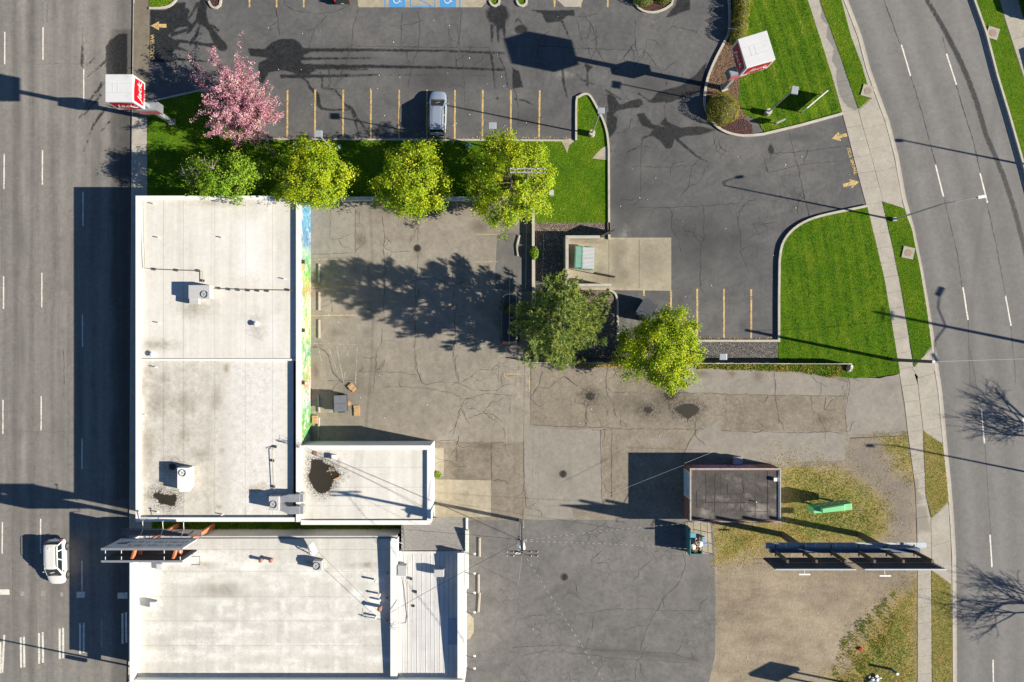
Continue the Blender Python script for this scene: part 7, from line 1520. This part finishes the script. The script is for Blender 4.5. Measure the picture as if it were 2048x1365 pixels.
def billboard_east():
    o = g2((1640, 1070)); t = thing('billboard', 'long billboard seen from behind over the dirt yard, next to the avenue pavement', 'billboard', (o[0], o[1], 0))
    x0, x1 = g2((1487, 0))[0], g2((1787, 0))[0]; yp = g2((0, 1080))[1]; zb, zt = 6.1, 9.7
    for x in (1564, 1717):
        B = g2((x, 1069)); mb = MB(); mb.box((B[0], B[1], 2.9), (.42, .5, 5.8)); c = mb.obj('column', M['bb_brown'], t)
    yt = g2((0, 1069.5))[1]; mb = MB(); mb.bar((x0 + .7, yt, 5.95), (x1 - .5, yt, 5.95), .42, .5); mb.obj('header_beam', M['bb_blue'], t)
    for i in range(6):
        x = x0 + 1.2 + i * (x1 - x0 - 2.2) / 5
        mb = MB(); mb.box((x, yt - .12, 7.7), (.2, .28, 3.3)); mb.obj('upright', M['bb_brown'], t)
        mb = MB(); mb.bar((x, yt + .55, 6.1), (x, yp, 6.1), .1, .12); mb.obj('outrigger', M['bb_brown'], t)
    for a, b in ((x0, (x0 + x1) / 2 - .45), ((x0 + x1) / 2 + .35, x1)):
        mb = MB(); mb.box(((a + b) / 2, yp - .2, (zb + zt) / 2), (b - a, .06, zt - zb)); pn = mb.obj('sign_panel', M['bb_dark'], t)
        for k in range(7):
            mb = MB(); z = zb + .25 + k * (zt - zb - .5) / 6; mb.box(((a + b) / 2, yp - .12, z), (b - a - .1, .09, .1)); mb.obj('stringer', M['bb_rib'], pn)
        mb = MB(); mb.box(((a + b) / 2, yp - .2, zt + .02), (b - a + .04, .12, .07)); mb.obj('top_trim', M['grate'], pn)
    mb = MB(); mb.bar((x0 + 1.5, yp - .04, 8.2), (x1 - .5, yp - .04, 8.2), .06, .1); mb.obj('cable_tray', M['rustp'], t)
    ys = g2((0, 1062.5))[1]; mb = MB(); A = at(1531, 1091, 5.6); Bq = at(1853, 1092, 5.6)
    for k in range(16):
        a = A.x + (Bq.x - A.x) * k / 16; mb.box((a + (Bq.x - A.x) / 32, A.y - .02, 5.6), ((Bq.x - A.x) / 16 - .03, .55, .05))
    mb.obj('catwalk', M['grate'], t)
    for x in (1558, 1605, 1717, 1771, 1819, 1829): p = at(x, 1087, 6.1); mb = MB(); mb.tube([(p.x, A.y, 5.6), (p.x, A.y + .02, 6.5)], .02, 5); mb.obj('rail_post', M['bb_brown'], t)
    mb = MB(); mb.tube([(A.x, A.y, 6.5), (Bq.x, A.y, 6.5)], .012, 5); mb.obj('hand_rail', M['bb_brown'], t)
    for x, y in ((1609, 1149), (1770, 1152)):
        p = at(x, y, 6.9); mb = MB(); mb.bar((p.x, yp - .2, 6.6), p, .05, .05); mb.box(p, (1.05, .14, .1)); mb.obj('flood_light', M['cap'], t)
    mb = MB(); a = at(1526, 1128, 6.6); mb.tube([(x0 - .1, yp - .2, 6.3), (x0 - .9, yp - .2, 6.3), (x0 - .9, yp - .6, 6.3), (x0 - .1, yp - .6, 6.3)], .025, 5); mb.obj('end_bracket', M['bb_brown'], t)
billboard_east()
def billboard_west():
    o = g2((380, 1050)); t = thing('billboard', 'orange framed billboard with pale north face standing between the two white buildings', 'billboard', (o[0], o[1], 0))
    x0, x1 = g2((306, 0))[0], g2((447, 0))[0]; yn, ys = g2((0, 1046.5))[1], g2((0, 1068))[1]; zb, zt = 6.6, 10.0
    for x in (358, 430):
        B = g2((x, 1050)); mb = MB(); mb.box((B[0], B[1], 4.2), (.28, .34, 8.4)); mb.obj('column', M['orange'], t)
        mb = MB(); mb.box((B[0], (yn + ys) / 2, 8.3), (.25, abs(ys - yn) - .15, .3)); mb.obj('cross_beam', M['orange'], t)
        mb = MB(); mb.bar((B[0], yn - .15, 9.2), (B[0], ys + .15, 9.85), .16, .4); mb.obj('strut', M['orange'], t)
    mb = MB(); mb.box(((x0 + x1) / 2, yn, (zb + zt) / 2), (x1 - x0, .1, zt - zb)); f = mb.obj('north_face', M['bb_face'], t)
    mb = MB(); yy = yn + .056
    def gl(x, z, w, h, mi): mb.add([(x, yy, z), (x - w, yy, z), (x - w, yy, z + h), (x, yy, z + h)], [(0, 1, 2, 3)], mi)
    for row, (z, xs, n_) in enumerate(((8.62, x1 - .5, 12), (7.5, x1 - .45, 13))):
        x = xs
        for k in range(n_):
            w = random.uniform(.22, .34)
            if (row, k) in ((0, 4), (1, 4), (1, 9)): x -= .22
            gl(x, z, .07, .62, 0)
            if k % 3 != 1: gl(x - w + .07, z, .07, .62, 0)
            if k % 2 == 0: gl(x, z + .55, w, .07, 0)
            if k % 3 == 0: gl(x, z, w, .07, 0)
            if k % 4 == 1: gl(x, z + .28, w, .07, 0)
            x -= w + .1
    gl(x0 + 1.45, 8.0, .95, .5, 1); gl(x0 + 1.35, 7.72, .75, .14, 0)
    mb.obj('poster_print', [M['bb_txt'], M['bb_logo']], f)
    for z in (zb, zt): mb = MB(); mb.box(((x0 + x1) / 2, yn, z), (x1 - x0 + .1, .2, .1)); mb.obj('face_trim', M['galv'], f)
    mb = MB(); mb.box(((x0 + x1) / 2, ys, (zb + zt) / 2), (x1 - x0, .06, zt - zb)); s_ = mb.obj('south_panel', M['bb_face'], t)
    for k in range(8): z = zb + .2 + k * (zt - zb - .4) / 7; mb = MB(); mb.box(((x0 + x1) / 2, ys + .09, z), (x1 - x0 - .05, .14, .2)); mb.obj('stringer', M['bb_dark'], s_)
    mb = MB(); mb.box(((x0 + x1) / 2, ys, zt + .02), (x1 - x0 + .06, .18, .08)); mb.obj('top_trim', M['galv'], s_)
    for x in (x0 + .3, x0 + 1.7, x1 - 1.6, x1 - .2):
        mb = MB(); mb.bar((x, yn - .06, zt - .05), (x, yn - .4, zt - .05), .04, .04); mb.bar((x, ys + .06, zt - .05), (x, ys + .4, zt - .05), .04, .04); mb.obj('hook', M['cap'], t)
    # catwalk frame on the north side
    za = 5.9; A = at(243, 1057, za); Bq = at(403, 1061, za); Cq = at(403, 1073, za); Dq = at(243, 1072, za)
    mb = MB(); mb.tube([A, Bq, Cq, Dq, A], .035, 5); mb.bar((A + Dq) / 2, (Bq + Cq) / 2, .5, .02)
    mb.obj('catwalk', M['bb_rib'], t)
    for k in range(4): p = A.lerp(Bq, .1 + k * .27); mb = MB(); mb.tube([p, p + Vector((0, -.9, .5))], .025, 5); mb.obj('catwalk_arm', M['bb_rib'], t)
    for u in (.27, .52, .78): p = A.lerp(Bq, u); mb = MB(); mb.tube([p + Vector((0, .7, .1)), p, (p.x, yn, 6.8)], .03, 5); mb.box(p + Vector((0, .75, .1)), (.12, .12, .1)); mb.obj('flood_light', M['galv'], t)
    mb = MB(); a = Vector((x1, ys - .1, 8.0)); mb.tube([a, a + Vector((.75, 0, 0)), a + Vector((.75, -.75, 0)), a + Vector((0, -.75, 0))], .035, 5); mb.obj('end_frame', M['bb_brown'], t)
billboard_west()

# ================================================================== other signs
M['green_sign'] = plain('mint_green_sign_metal', (0.17, 0.52, 0.22), 0.45, 0, 0.06)
M['green_d'] = plain('green_sign_face', (0.05, 0.27, 0.11), 0.45, 0, 0.1)
B = g2((1640, 1000)); t = thing('green_sign', 'mint green cabinet sign lying low in the dry grass beside the brick shop', 'sign', (B[0], B[1], .1))
def img_prism(mb, pts, z0, z1, mi=0): mb.prism([tuple(at(p[0], p[1], z1)[:2]) for p in pts], z0, z1, mi)
mb = MB(); img_prism(mb, [(1627, 1016.5), (1703, 1007), (1704.5, 1020), (1627, 1028)], 1.2, 2.9); mb.obj('lower_cabinet', M['green_sign'], t, bevel=.03)
mb = MB(); img_prism(mb, [(1645, 1018), (1645, 1026.5), (1690, 1022), (1690, 1010.5)], 2.9, 3.45); mb.obj('top_panel', M['green_sign'], t, bevel=.03)
mb = MB(); a = at(1627, 1016, 2.9); b = at(1703, 1006.5, 2.9); dn = Vector((0, .012, -1.5)); mb.add([a + Vector((0, .012, -.05)), b + Vector((0, .012, -.05)), b + dn, a + dn], [(0, 1, 2, 3)]); mb.obj('sign_face', M['green_d'], t)
mb = MB(); d = b - a
for k in range(9): p = a + d * (.14 + .085 * k) + Vector((0, .026, -.5)); mb.bar(p, p + d * .055 + Vector((0, 0, -.35 if k % 2 else .18)), .05, .06)
mb.obj('white_script', M['sign_t'], t)
for u in (.2, .8): p = a.lerp(b, u); mb = MB(); mb.tube([(p.x, p.y - .25, .1), (p.x, p.y - .25, 1.25)], .09, 8); mb.obj('post', M['steel_d'], t)
# banner panel on the lawn seen edge-on
A, Bq = at(1614, 217, 1.6), at(1656, 181.5, 1.6); t = thing('banner_frame', 'thin white topped banner frame on the lawn near the avenue', 'banner', ((A.x + Bq.x) / 2, (A.y + Bq.y) / 2, .15))
mb = MB(); mb.bar(A - Vector((0, 0, .6)), Bq - Vector((0, 0, .6)), .05, 1.2); mb.obj('panel', M['sign_w'], t); mb = MB(); mb.bar(A, Bq, .1, .06); mb.obj('top_rail', M['cap'], t)
for p in (A, Bq): mb = MB(); mb.tube([(p.x, p.y, .1), (p.x, p.y, 1.6)], .04, 6); mb.obj('post', M['cap'], t)
# little directional sign
A, Bq = at(1553, 246, 1.3), at(1571, 238, 1.3); t = thing('directional_sign', 'small grey directional sign on post near the lot entrance kerb', 'sign', ((A.x + Bq.x) / 2, (A.y + Bq.y) / 2, .15))
mb = MB(); mb.bar(A - Vector((0, 0, .3)), Bq - Vector((0, 0, .3)), .14, .62); mb.obj('panel', M['steel'], t, bevel=.02); mb = MB(); mb.tube([((A.x + Bq.x) / 2, (A.y + Bq.y) / 2, .1), ((A.x + Bq.x) / 2, (A.y + Bq.y) / 2, .8)], .05, 6); mb.obj('post', M['steel_d'], t)
# kerb-side row fence post
p = at(1486, 58, .9); t = thing('marker_pole', 'thin white marker pole leaning across the clipped shrub row', 'pole', p); mb = MB(); mb.tube([at(1456, 57, .9), at(1473, 59, 1.5)], .03, 6); mb.obj('rod', M['cap'], t)
p = at(292, 1, .1)
# sign off the bottom edge whose shadow lies on the dirt
B = Vector(g2((1772, 1388)) + (.1,)); t = thing('pylon_sign', 'square pylon sign below the frame casting a diamond shadow on dirt', 'sign', B)
for dx in (-.35, .35): mb = MB(); mb.tube([B + Vector((dx, dx * .8, 0)), B + Vector((dx, dx * .8, 5.2))], .10, 8); mb.obj('post', M['steel'], t)
mb = MB(); mb.box(B + Vector((0, 0, 5.9)), (2.5, .35, 1.5), R(28)); mb.obj('cabinet', M['sign_w'], t)
# small white bollard post bottom right
p = Vector(g2((1782, 1338)) + (.1,)); t = thing('marker_bollard', 'white topped leaning marker post in dry grass near the bottom edge', 'bollard', p); mb = MB(); mb.tube([p, p + Vector((.05, 0, 1.15))], .13, 10); mb.obj('post', plain('teal_post', (0.05, 0.16, 0.2), 0.5), t); mb = MB(); mb.cyl(p.x + .05, p.y, 1.25, 1.3, .14, 10); mb.obj('cap', M['cap'], t)
p = Vector(g2((1745, 1353)) + (.1,)); t = thing('junk_heap', 'small pile of pale rubbish in the weeds at the bottom edge', 'rubbish', p); mb = MB()
for k in range(14): mb.box(p + Vector((random.gauss(0, .35), random.gauss(0, .25), random.uniform(.05, .35))), (random.uniform(.1, .35), random.uniform(.1, .3), random.uniform(.05, .25)), random.uniform(0, 3), rx=random.uniform(-.5, .5))
mb.obj('scraps', M['capg'], t, kind='stuff')
mb = MB(); p = at(1721, 1298, .2)
mb.box(p, (.3, .25, .2), .5); tag(mb.obj('red_can', M['red_l']), 'small red can lying in the weeds of the dirt yard', 'can')

# ================================================================== walls, enclosure, dumpsters
M['wall_c'] = plain('weathered_concrete_wall', (0.42, 0.39, 0.33), 0.9, 0, 0.12, 1.5, (0.26, 0.23, 0.19), .2)
M['wall_k'] = plain('dark_board_fence', (0.085, 0.08, 0.075), 0.85, 0, 0.15, 2)
def gwall(name, label, x0, x1, y0, y1, h, mat, cat='wall', cap=None):
    a = g2((x0, y1)); b = g2((x1, y0)); c = ((a[0] + b[0]) / 2, (a[1] + b[1]) / 2); t = thing(name, label, cat, (c[0], c[1], .1)); mb = MB(); mb.box((c[0], c[1], h / 2 + .05), (b[0] - a[0], b[1] - a[1], h - .1)); mb.obj('body', mat, t)
    mb = MB(); mb.box((c[0], c[1], h + .025), (b[0] - a[0] + .04, b[1] - a[1] + .04, .05)); mb.obj('coping', cap or M['kerb'], t); return t
gwall('lot_wall', 'low pale wall between the north lawn and the mural lot', 623.5, 1056, 397, 403.5, .75, M['wall_c'], cap=M['capg'])
gwall('lot_wall', 'narrow crumbling concrete wall along the east side of the mural lot', 1064, 1068.5, 345, 494, .7, M['wall_c'])
gwall('lot_wall', 'wider lower concrete wall running south from the weeds to the pine', 1064, 1069.5, 515, 700, .6, M['wall_c'])
# long low board fence south of the gravel
t = thing('board_fence', 'long low dark board fence with pale cap south of the gravel bed', 'fence', Vector(g2((1400, 727)) + (.1,)))
nx = 26; X0, X1 = 1062, 1692
for k in range(nx):
    a = X0 + (X1 - X0) * k / nx; b = X0 + (X1 - X0) * (k + 1) / nx; yy = 725.5 + 2.0 * (a - X0) / (X1 - X0)
    p = g2(((a + b) / 2, yy)); mb = MB(); mb.box((p[0], p[1], .74), ((b - a) / S - .015, .04, 1.30)); mb.obj('fence_panel', M['wall_k'], t)
    mb = MB(); mb.box((p[0], p[1], 1.41), ((b - a) / S - .004, .055, .04)); mb.obj('cap_rail', M['kerb'] if k % 5 else M['capg'], t)
    q = g2((a, yy)); mb = MB(); mb.box((q[0], q[1] + .06, .7), (.09, .07, 1.3)); mb.obj('post', M['wall_k'], t)
p = Vector(g2((1697, 736)) + (.15,)); t = thing('boulder', 'pale boulder at the east end of the board fence', 'boulder', p)
mb = MB(); mb.dome(p, (.36, .42, .5), 9, 5, jit=.13); mb.obj('rock', plain('pale_stone', (0.42, 0.38, 0.34), 0.9, 0, .15), t)
# trash enclosure
t = thing('trash_enclosure', 'concrete walled trash enclosure with two open slatted gates', 'enclosure', Vector(g2((1170, 530)) + (.1,)))
for x0, x1, y0, y1 in ((1129, 1134, 482, 572), (1129, 1195, 477, 481.8), (1134.2, 1217.5, 571, 575.5)): wall(t, 'wall', x0, x1, y0, y1, .1, 1.9, M['wall_c']); wall(t, 'wall_cap', x0 - .4, x1 + .4, y0 - .4, y1 + .4, 1.9, 1.96, M['kerb'])
def gate(a, b):
    A = Vector(g2(a) + (.3,)); Bq = Vector(g2(b) + (.3,)); d = Bq - A; mb = MB(); up = Vector((0, 0, 1))
    mb.bar(A, Bq, .05, .06); mb.bar(A + up * 1.5, Bq + up * 1.5, .05, .06); mb.bar(A, A + up * 1.5, .06, .06); mb.bar(Bq, Bq + up * 1.5, .06, .06); g = mb.obj('gate', M['dark'], t)
    for k in range(11): p = A + d * (k + .5) / 11; mb = MB(); mb.box(p + up * .75, (d.length / 11 - .02, .025, 1.4), math.atan2(d.y, d.x)); mb.obj('gate_slat', M['dark'], g)
gate((1192, 479), (1224, 464)); gate((1186, 548), (1226, 556))
M['dump_g'] = plain('worn_green_dumpster', (0.085, 0.21, 0.16), 0.6, 0.1, 0.12, 3, (0.15, 0.17, 0.14))
M['dump_k'] = plain('black_dumpster', (0.028, 0.033, 0.04), 0.6, 0.1, 0.2, 3)
M['lid_p'] = plain('pale_plastic_lid', (0.40, 0.42, 0.44), 0.55, 0, .08)
M['lid_k'] = plain('dark_plastic_lid', (0.075, 0.085, 0.10), 0.5, 0, .15)
M['rib_p'] = plain('grey_lid_rib', (0.20, 0.21, 0.22), 0.6); M['rib_k'] = plain('faded_lid_rib', (0.16, 0.17, 0.19), 0.6)
def dumpster(label, c, rz, sx, sy, h, mat, lids, group=None, open_back=0.0):
    """sx along the lid slope, sy along the lids' hinge; lids = list of materials along the hinge"""
    B = Vector(g2(c) + (.13,)); t = thing('dumpster', label, 'dumpster', B); Rz = Matrix.Rotation(rz, 3, 'Z')
    def L(x, y, z): return B + Rz @ Vector((x, y, z))
    mb = MB(); a, b = sx / 2, sy / 2; v = [L(-a * .9, -b, .15), L(a * .9, -b, .15), L(a * .9, b, .15), L(-a * .9, b, .15), L(-a, -b, h), L(a, -b, h * .86), L(a, b, h * .86), L(-a, b, h)]
    mb.add(v, [(3, 2, 1, 0), (0, 1, 5, 4), (1, 2, 6, 5), (2, 3, 7, 6), (3, 0, 4, 7), (4, 5, 6, 7)]); mb.obj('bin', mat, t)
    mb = MB(); mb.bar(L(-a - .03, -b - .05, h), L(-a - .03, b + .05, h), .1, .1); mb.bar(L(-a - .12, -b * .4, h - .1), L(-a - .12, b * .4, h - .1), .07, .07); mb.obj('hinge_bar', mat, t)
    for s in (-1, 1): mb = MB(); mb.bar(L(-a * .6, s * (b + .06), h * .55), L(a * .6, s * (b + .06), h * .55), .12, .16); mb.obj('fork_pocket', mat, t)
    n = len(lids); 
    for i, m in enumerate(lids):
        y0 = -b + .02 + i * (2 * b - .04) / n; y1 = y0 + (2 * b - .04) / n - .02; mb = MB(); lift = .05
        q = [L(-a + .02, y0, h + lift), L(a + .06, y0, h * .86 + lift), L(a + .06, y1, h * .86 + lift), L(-a + .02, y1, h + lift)]; dn = Vector((0, 0, -.04))
        mb.add(q + [p + dn for p in q], [(0, 1, 2, 3), (7, 6, 5, 4), (0, 4, 5, 1), (1, 5, 6, 2), (2, 6, 7, 3), (3, 7, 4, 0)]); ld = mb.obj('lid', m, t)
        mb = MB(); k_ = 8
        for k in range(k_):
            u = (k + .5) / k_; p0 = q[0].lerp(q[3], u); p1 = q[1].lerp(q[2], u); mb.bar(p0 + Vector((0, 0, .02)), p1 + Vector((0, 0, .02)), .05, .045)
        mb.obj('lid_ribs', M['rib_p'] if m is M['lid_p'] else (M['rib_k'] if m is M['lid_k'] else m), ld)
    for s in (-1, 1):
        for s2 in (-1, 1): mb = MB(); q = L(s * a * .75, s2 * b * .85, .05); mb.box(q, (.12, .08, .18)); mb.obj('caster', M['trim'], t)
    return t
dumpster('green dumpster with pale ribbed lids inside the trash enclosure', (1173, 519), R(-2), 1.15, 2.15, 1.3, M['dump_g'], [M['lid_p'], M['lid_p']])
p = Vector(g2((1158, 518)) + (1.48,)); 
dumpster('second dumpster with closed green lid behind the pale lids in the enclosure', (1156.5, 517.5), R(-2), .8, 2.1, 1.42, M['dump_g'], [M['dump_g'], M['dump_g']])
dumpster('black ribbed dumpster standing askew under the tree beside the parking stalls', (1287, 621), R(148), 1.35, 1.9, 1.45, M['dump_k'], [M['lid_k'], M['lid_k']])
dumpster('small dark dumpster with cardboard around it beside the mural wall', (686, 805), R(2), 1.15, 1.65, 1.35, M['dump_k'], [M['lid_k'], M['lid_k']])
# cardboard
M['card'] = plain('brown_cardboard', (0.42, 0.26, 0.13), 0.9, 0, .08, 4)
for lab, x, y, d, rz in (('flattened cardboard sheet east of the mural dumpster', 714, 821.5, (.58, 1.05, .10), .05), ('upper torn cardboard box north east of the mural dumpster', 702.5, 773, (.55, .48, .16), .75), ('lower cardboard flap touching the torn box', 708, 779, (.5, .35, .10), .75), ('cardboard box wedged against the mural wall', 631, 839, (.55, .8, .3), 0), ('torn pale cardboard at the corner of the mural dumpster', 698, 807, (.4, .45, .08), .8)):
    p = Vector(g2((x, y)) + (.11,)); t = thing('cardboard_box', lab, 'cardboard', p); mb = MB(); mb.box(p + Vector((0, 0, d[2] / 2)), d, rz); o = mb.obj('box', M['card'], t)
    mb = MB(); mb.box(p + Vector((.02, .02, d[2] + .015)), (d[0] * .9, d[1] * .46, .02), rz + .08, rx=.06); mb.obj('flap', M['card'], t)
# wheel stops
M['stop'] = plain('concrete_wheel_stop', (0.34, 0.31, 0.26), 0.9, 0, .1, 3, (0.3, .27, .22), .2)
def wstop(x, y, L, label, rz=90, mat=None):
    p = Vector(g2((x, y)) + (.1,)); t = thing('wheel_stop', label, 'wheel stop', p, 'wheel stops'); a = R(rz); d = Vector((math.cos(a), math.sin(a), 0)); n = Vector((-d.y, d.x, 0))
    vs = []
    for s in (-1, 1):
        e = p + d * (s * L / 2); vs += [e + n * .11, e + n * .07 + Vector((0, 0, .15)), e - n * .07 + Vector((0, 0, .15)), e - n * .11]
    mb = MB(); mb.add(vs, [(0, 1, 5, 4), (1, 2, 6, 5), (2, 3, 7, 6), (0, 3, 2, 1), (4, 5, 6, 7)]); mb.obj('block', mat or M['stop'], t)
    mb = MB()
    for s in (-.6, .6): q = p + d * (s * L / 2); mb.cyl(q.x, q.y, .2, .262, .02, 6)
    mb.obj('anchor_pin', M['iron'], t)
for y, lab in ((547, 'northernmost of the wheel stops along the mural wall'), (603, 'second wheel stop along the mural wall, below the first'), (658.5, 'third wheel stop along the mural wall, above the hatched bay')): wstop(639, y, 1.85, lab)
wstop(638, 807, 1.75, 'wheel stop west of the mural dumpster', 93); wstop(638, 855, 2.0, 'wheel stop half in shadow near the white wing wall')
wstop(959.5, 1094, 1.9, 'upper parking block along the commercial building front'); wstop(957.5, 1167, 1.9, 'middle parking block along the commercial building front'); wstop(958.5, 1204, 1.95, 'lower parking block with a kink, along the commercial building front', 86)
wstop(1036, 482, 1.1, 'broken wheel stop piece on the dark asphalt strip', 75); wstop(1034.5, 502, 1.1, 'second broken wheel stop piece below the first on dark asphalt', 96)
# bins and rubbish by the brick shop
t = thing('open_skip', 'teal open topped bin heaped with rubbish bags beside the brick shop', 'rubbish bin', Vector(g2((1386, 1075)) + (.13,)))
M['teal'] = plain('teal_painted_board', (0.03, 0.14, 0.15), 0.6, 0, .15)
for x0, x1, y0, y1 in ((1372, 1374, 1050, 1103), (1397, 1399, 1068, 1103), (1374.2, 1396.8, 1101, 1103)): wall(t, 'side', x0, x1, y0, y1, .13, 1.75 if x0 < 1373 else 1.3, M['teal'])
p = at(1385, 1071, 1.5); mb = MB(); mb.box(p, (.68, .5, .05), 0, rx=.2); mb.obj('lid', plain('sky_blue_lid', (0.09, 0.30, 0.45), 0.5), t)
for lab, x, y, z, r, m in (('black rubbish bag in the middle of the teal bin', 1389, 1081, 1.15, .42, 'blk'), ('black rubbish bag at the east rim of the teal bin', 1397, 1079, 1.1, .40, 'blk'), ('white rubbish bag on the rim of the teal bin', 1400, 1089, 1.25, .3, 'cabw'), ('pale crumpled bag on the west heap of the teal bin', 1386, 1094, 1.3, .28, 'cabw'), ('black rubbish bag at the south end of the teal bin', 1390, 1101, 1.0, .36, 'blk')):
    q = at(x, y, z); mb = MB(); mb.dome(q, (r, r * 1.1, r * .6), 9, 6, jit=.12, full=True); tag(mb.obj('rubbish_bag', M[m], smooth=False), lab, 'rubbish bag', 'rubbish bags heaped in the teal bin')
q = at(1391, 1094, 1.35); mb = MB()
for k in range(16): mb.box(q + Vector((random.gauss(0, .22), random.gauss(0, .3), random.uniform(-.1, .15))), (random.uniform(.08, .3), random.uniform(.08, .25), .06), random.uniform(0, 3), rx=random.uniform(-.6, .6))
mb.obj('loose_rubbish', M['card'], t, kind='stuff')
mb = MB(); q = at(1406, 1083, .4); mb.box(q, (.5, .9, .4), .2); tag(mb.obj('blue_tarp', plain('pale_blue_tarp', (0.25, 0.32, 0.5), 0.6)), 'pale blue tarp folded on the pad beside the teal bin', 'tarp')
t = thing('wire_fence', 'thin wire fence on the east edge of the bin pad', 'fence', Vector(g2((1422, 1075)) + (.1,)))
for y in (1045, 1066, 1087, 1107): p = g2((1422 + (y - 1045) * .03, y)); mb = MB(); mb.tube([(p[0], p[1], .1), (p[0], p[1], 1.1)], .03, 6); mb.obj('post', M['galv'], t)
mb = MB()
for z in (.35, .7, 1.08): mb.tube([Vector(g2((1422, 1045)) + (z,)), Vector(g2((1424, 1107)) + (z,))], .012, 4)
mb.obj('wire', M['galv'], t)
# little green box on the lawn, utility boxes, signs
for lab, x, y, z, d, m in (('small pale green utility box on the lawn near the island', 1103, 386.5, .6, (.42, .45, .6), M['lid_p']), ('teal round trash barrel lid between the trees along the lot kerb', 676, 295, .8, (.0, .33, .8), M['dump_g']), ('pale blue box on the lawn by the kerb near the mural end', 593, 290, .4, (.35, .3, .3), M['lid_p']), ('teal barrel lid by the kerb west of the tall tree', 936, 291, .8, (.0, .26, .8), M['dump_g'])):
    p = at(x, y, z); t = thing('utility_box' if d[0] else 'trash_barrel', lab, 'utility box' if d[0] else 'barrel', (p.x, p.y, .15)); mb = MB()
    if d[0]: mb.box((p.x, p.y, .15 + d[2] / 2), d); mb.obj('case', m, t, bevel=.03); mb = MB(); mb.box((p.x, p.y, .15 + d[2] + .02), (d[0] * 1.06, d[1] * 1.06, .05)); mb.obj('lid', m, t)
    else: mb.cyl(p.x, p.y, .15, d[2], d[1] * .9, 14, d[1]); mb.obj('drum', m, t); mb = MB(); mb.cyl(p.x, p.y, d[2], d[2] + .06, d[1] * 1.05, 14, d[1] * .5); mb.obj('lid', m, t)
# concrete flume aprons of the island
for poly in ([(1121, 281), (1140, 278), (1148, 284), (1138, 292), (1134, 308), (1129, 296)], [(1184, 318), (1200, 300), (1217, 290), (1218, 322)]):
    mb = MB(); mb.prism([g2(p) for p in poly], .1, .175); mb.obj('concrete_flume', M['conc_y'], kind='structure')
# litter specks
mb = MB()
for _ in range(150):
    x, y = random.choice([(random.uniform(1230, 1700), random.uniform(60, 640)), (random.uniform(520, 1150), random.uniform(30, 270)), (random.uniform(640, 1050), random.uniform(430, 880)), (random.uniform(1060, 1820), random.uniform(740, 1340)), (random.uniform(1080, 1120), random.uniform(450, 560))])
    p = at(x, y, .13); s = random.uniform(.04, .09); mb.box(p, (s, s * random.uniform(.5, 1), .03), random.uniform(0, 3))
mb.obj('litter', M['cabw'], kind='stuff')
mb = MB()
for _ in range(420):
    k = random.random(); x, y = (random.uniform(525, 1135), 277 - abs(random.gauss(0, 1.6))) if k < .4 else ((random.uniform(1238, 1555), 679 - abs(random.gauss(0, 1.8))) if k < .7 else (random.uniform(1150, 1300), random.uniform(727, 737)))
    p = at(x, y, .12); s = random.uniform(.05, .14); mb.box(p, (s, s * .7, .02), random.uniform(0, 3), rx=random.uniform(-.3, .3))
mb.obj('fallen_leaves', plain('dead_tan_leaves', (0.34, 0.24, 0.12), 0.9, 0, .3), kind='stuff')
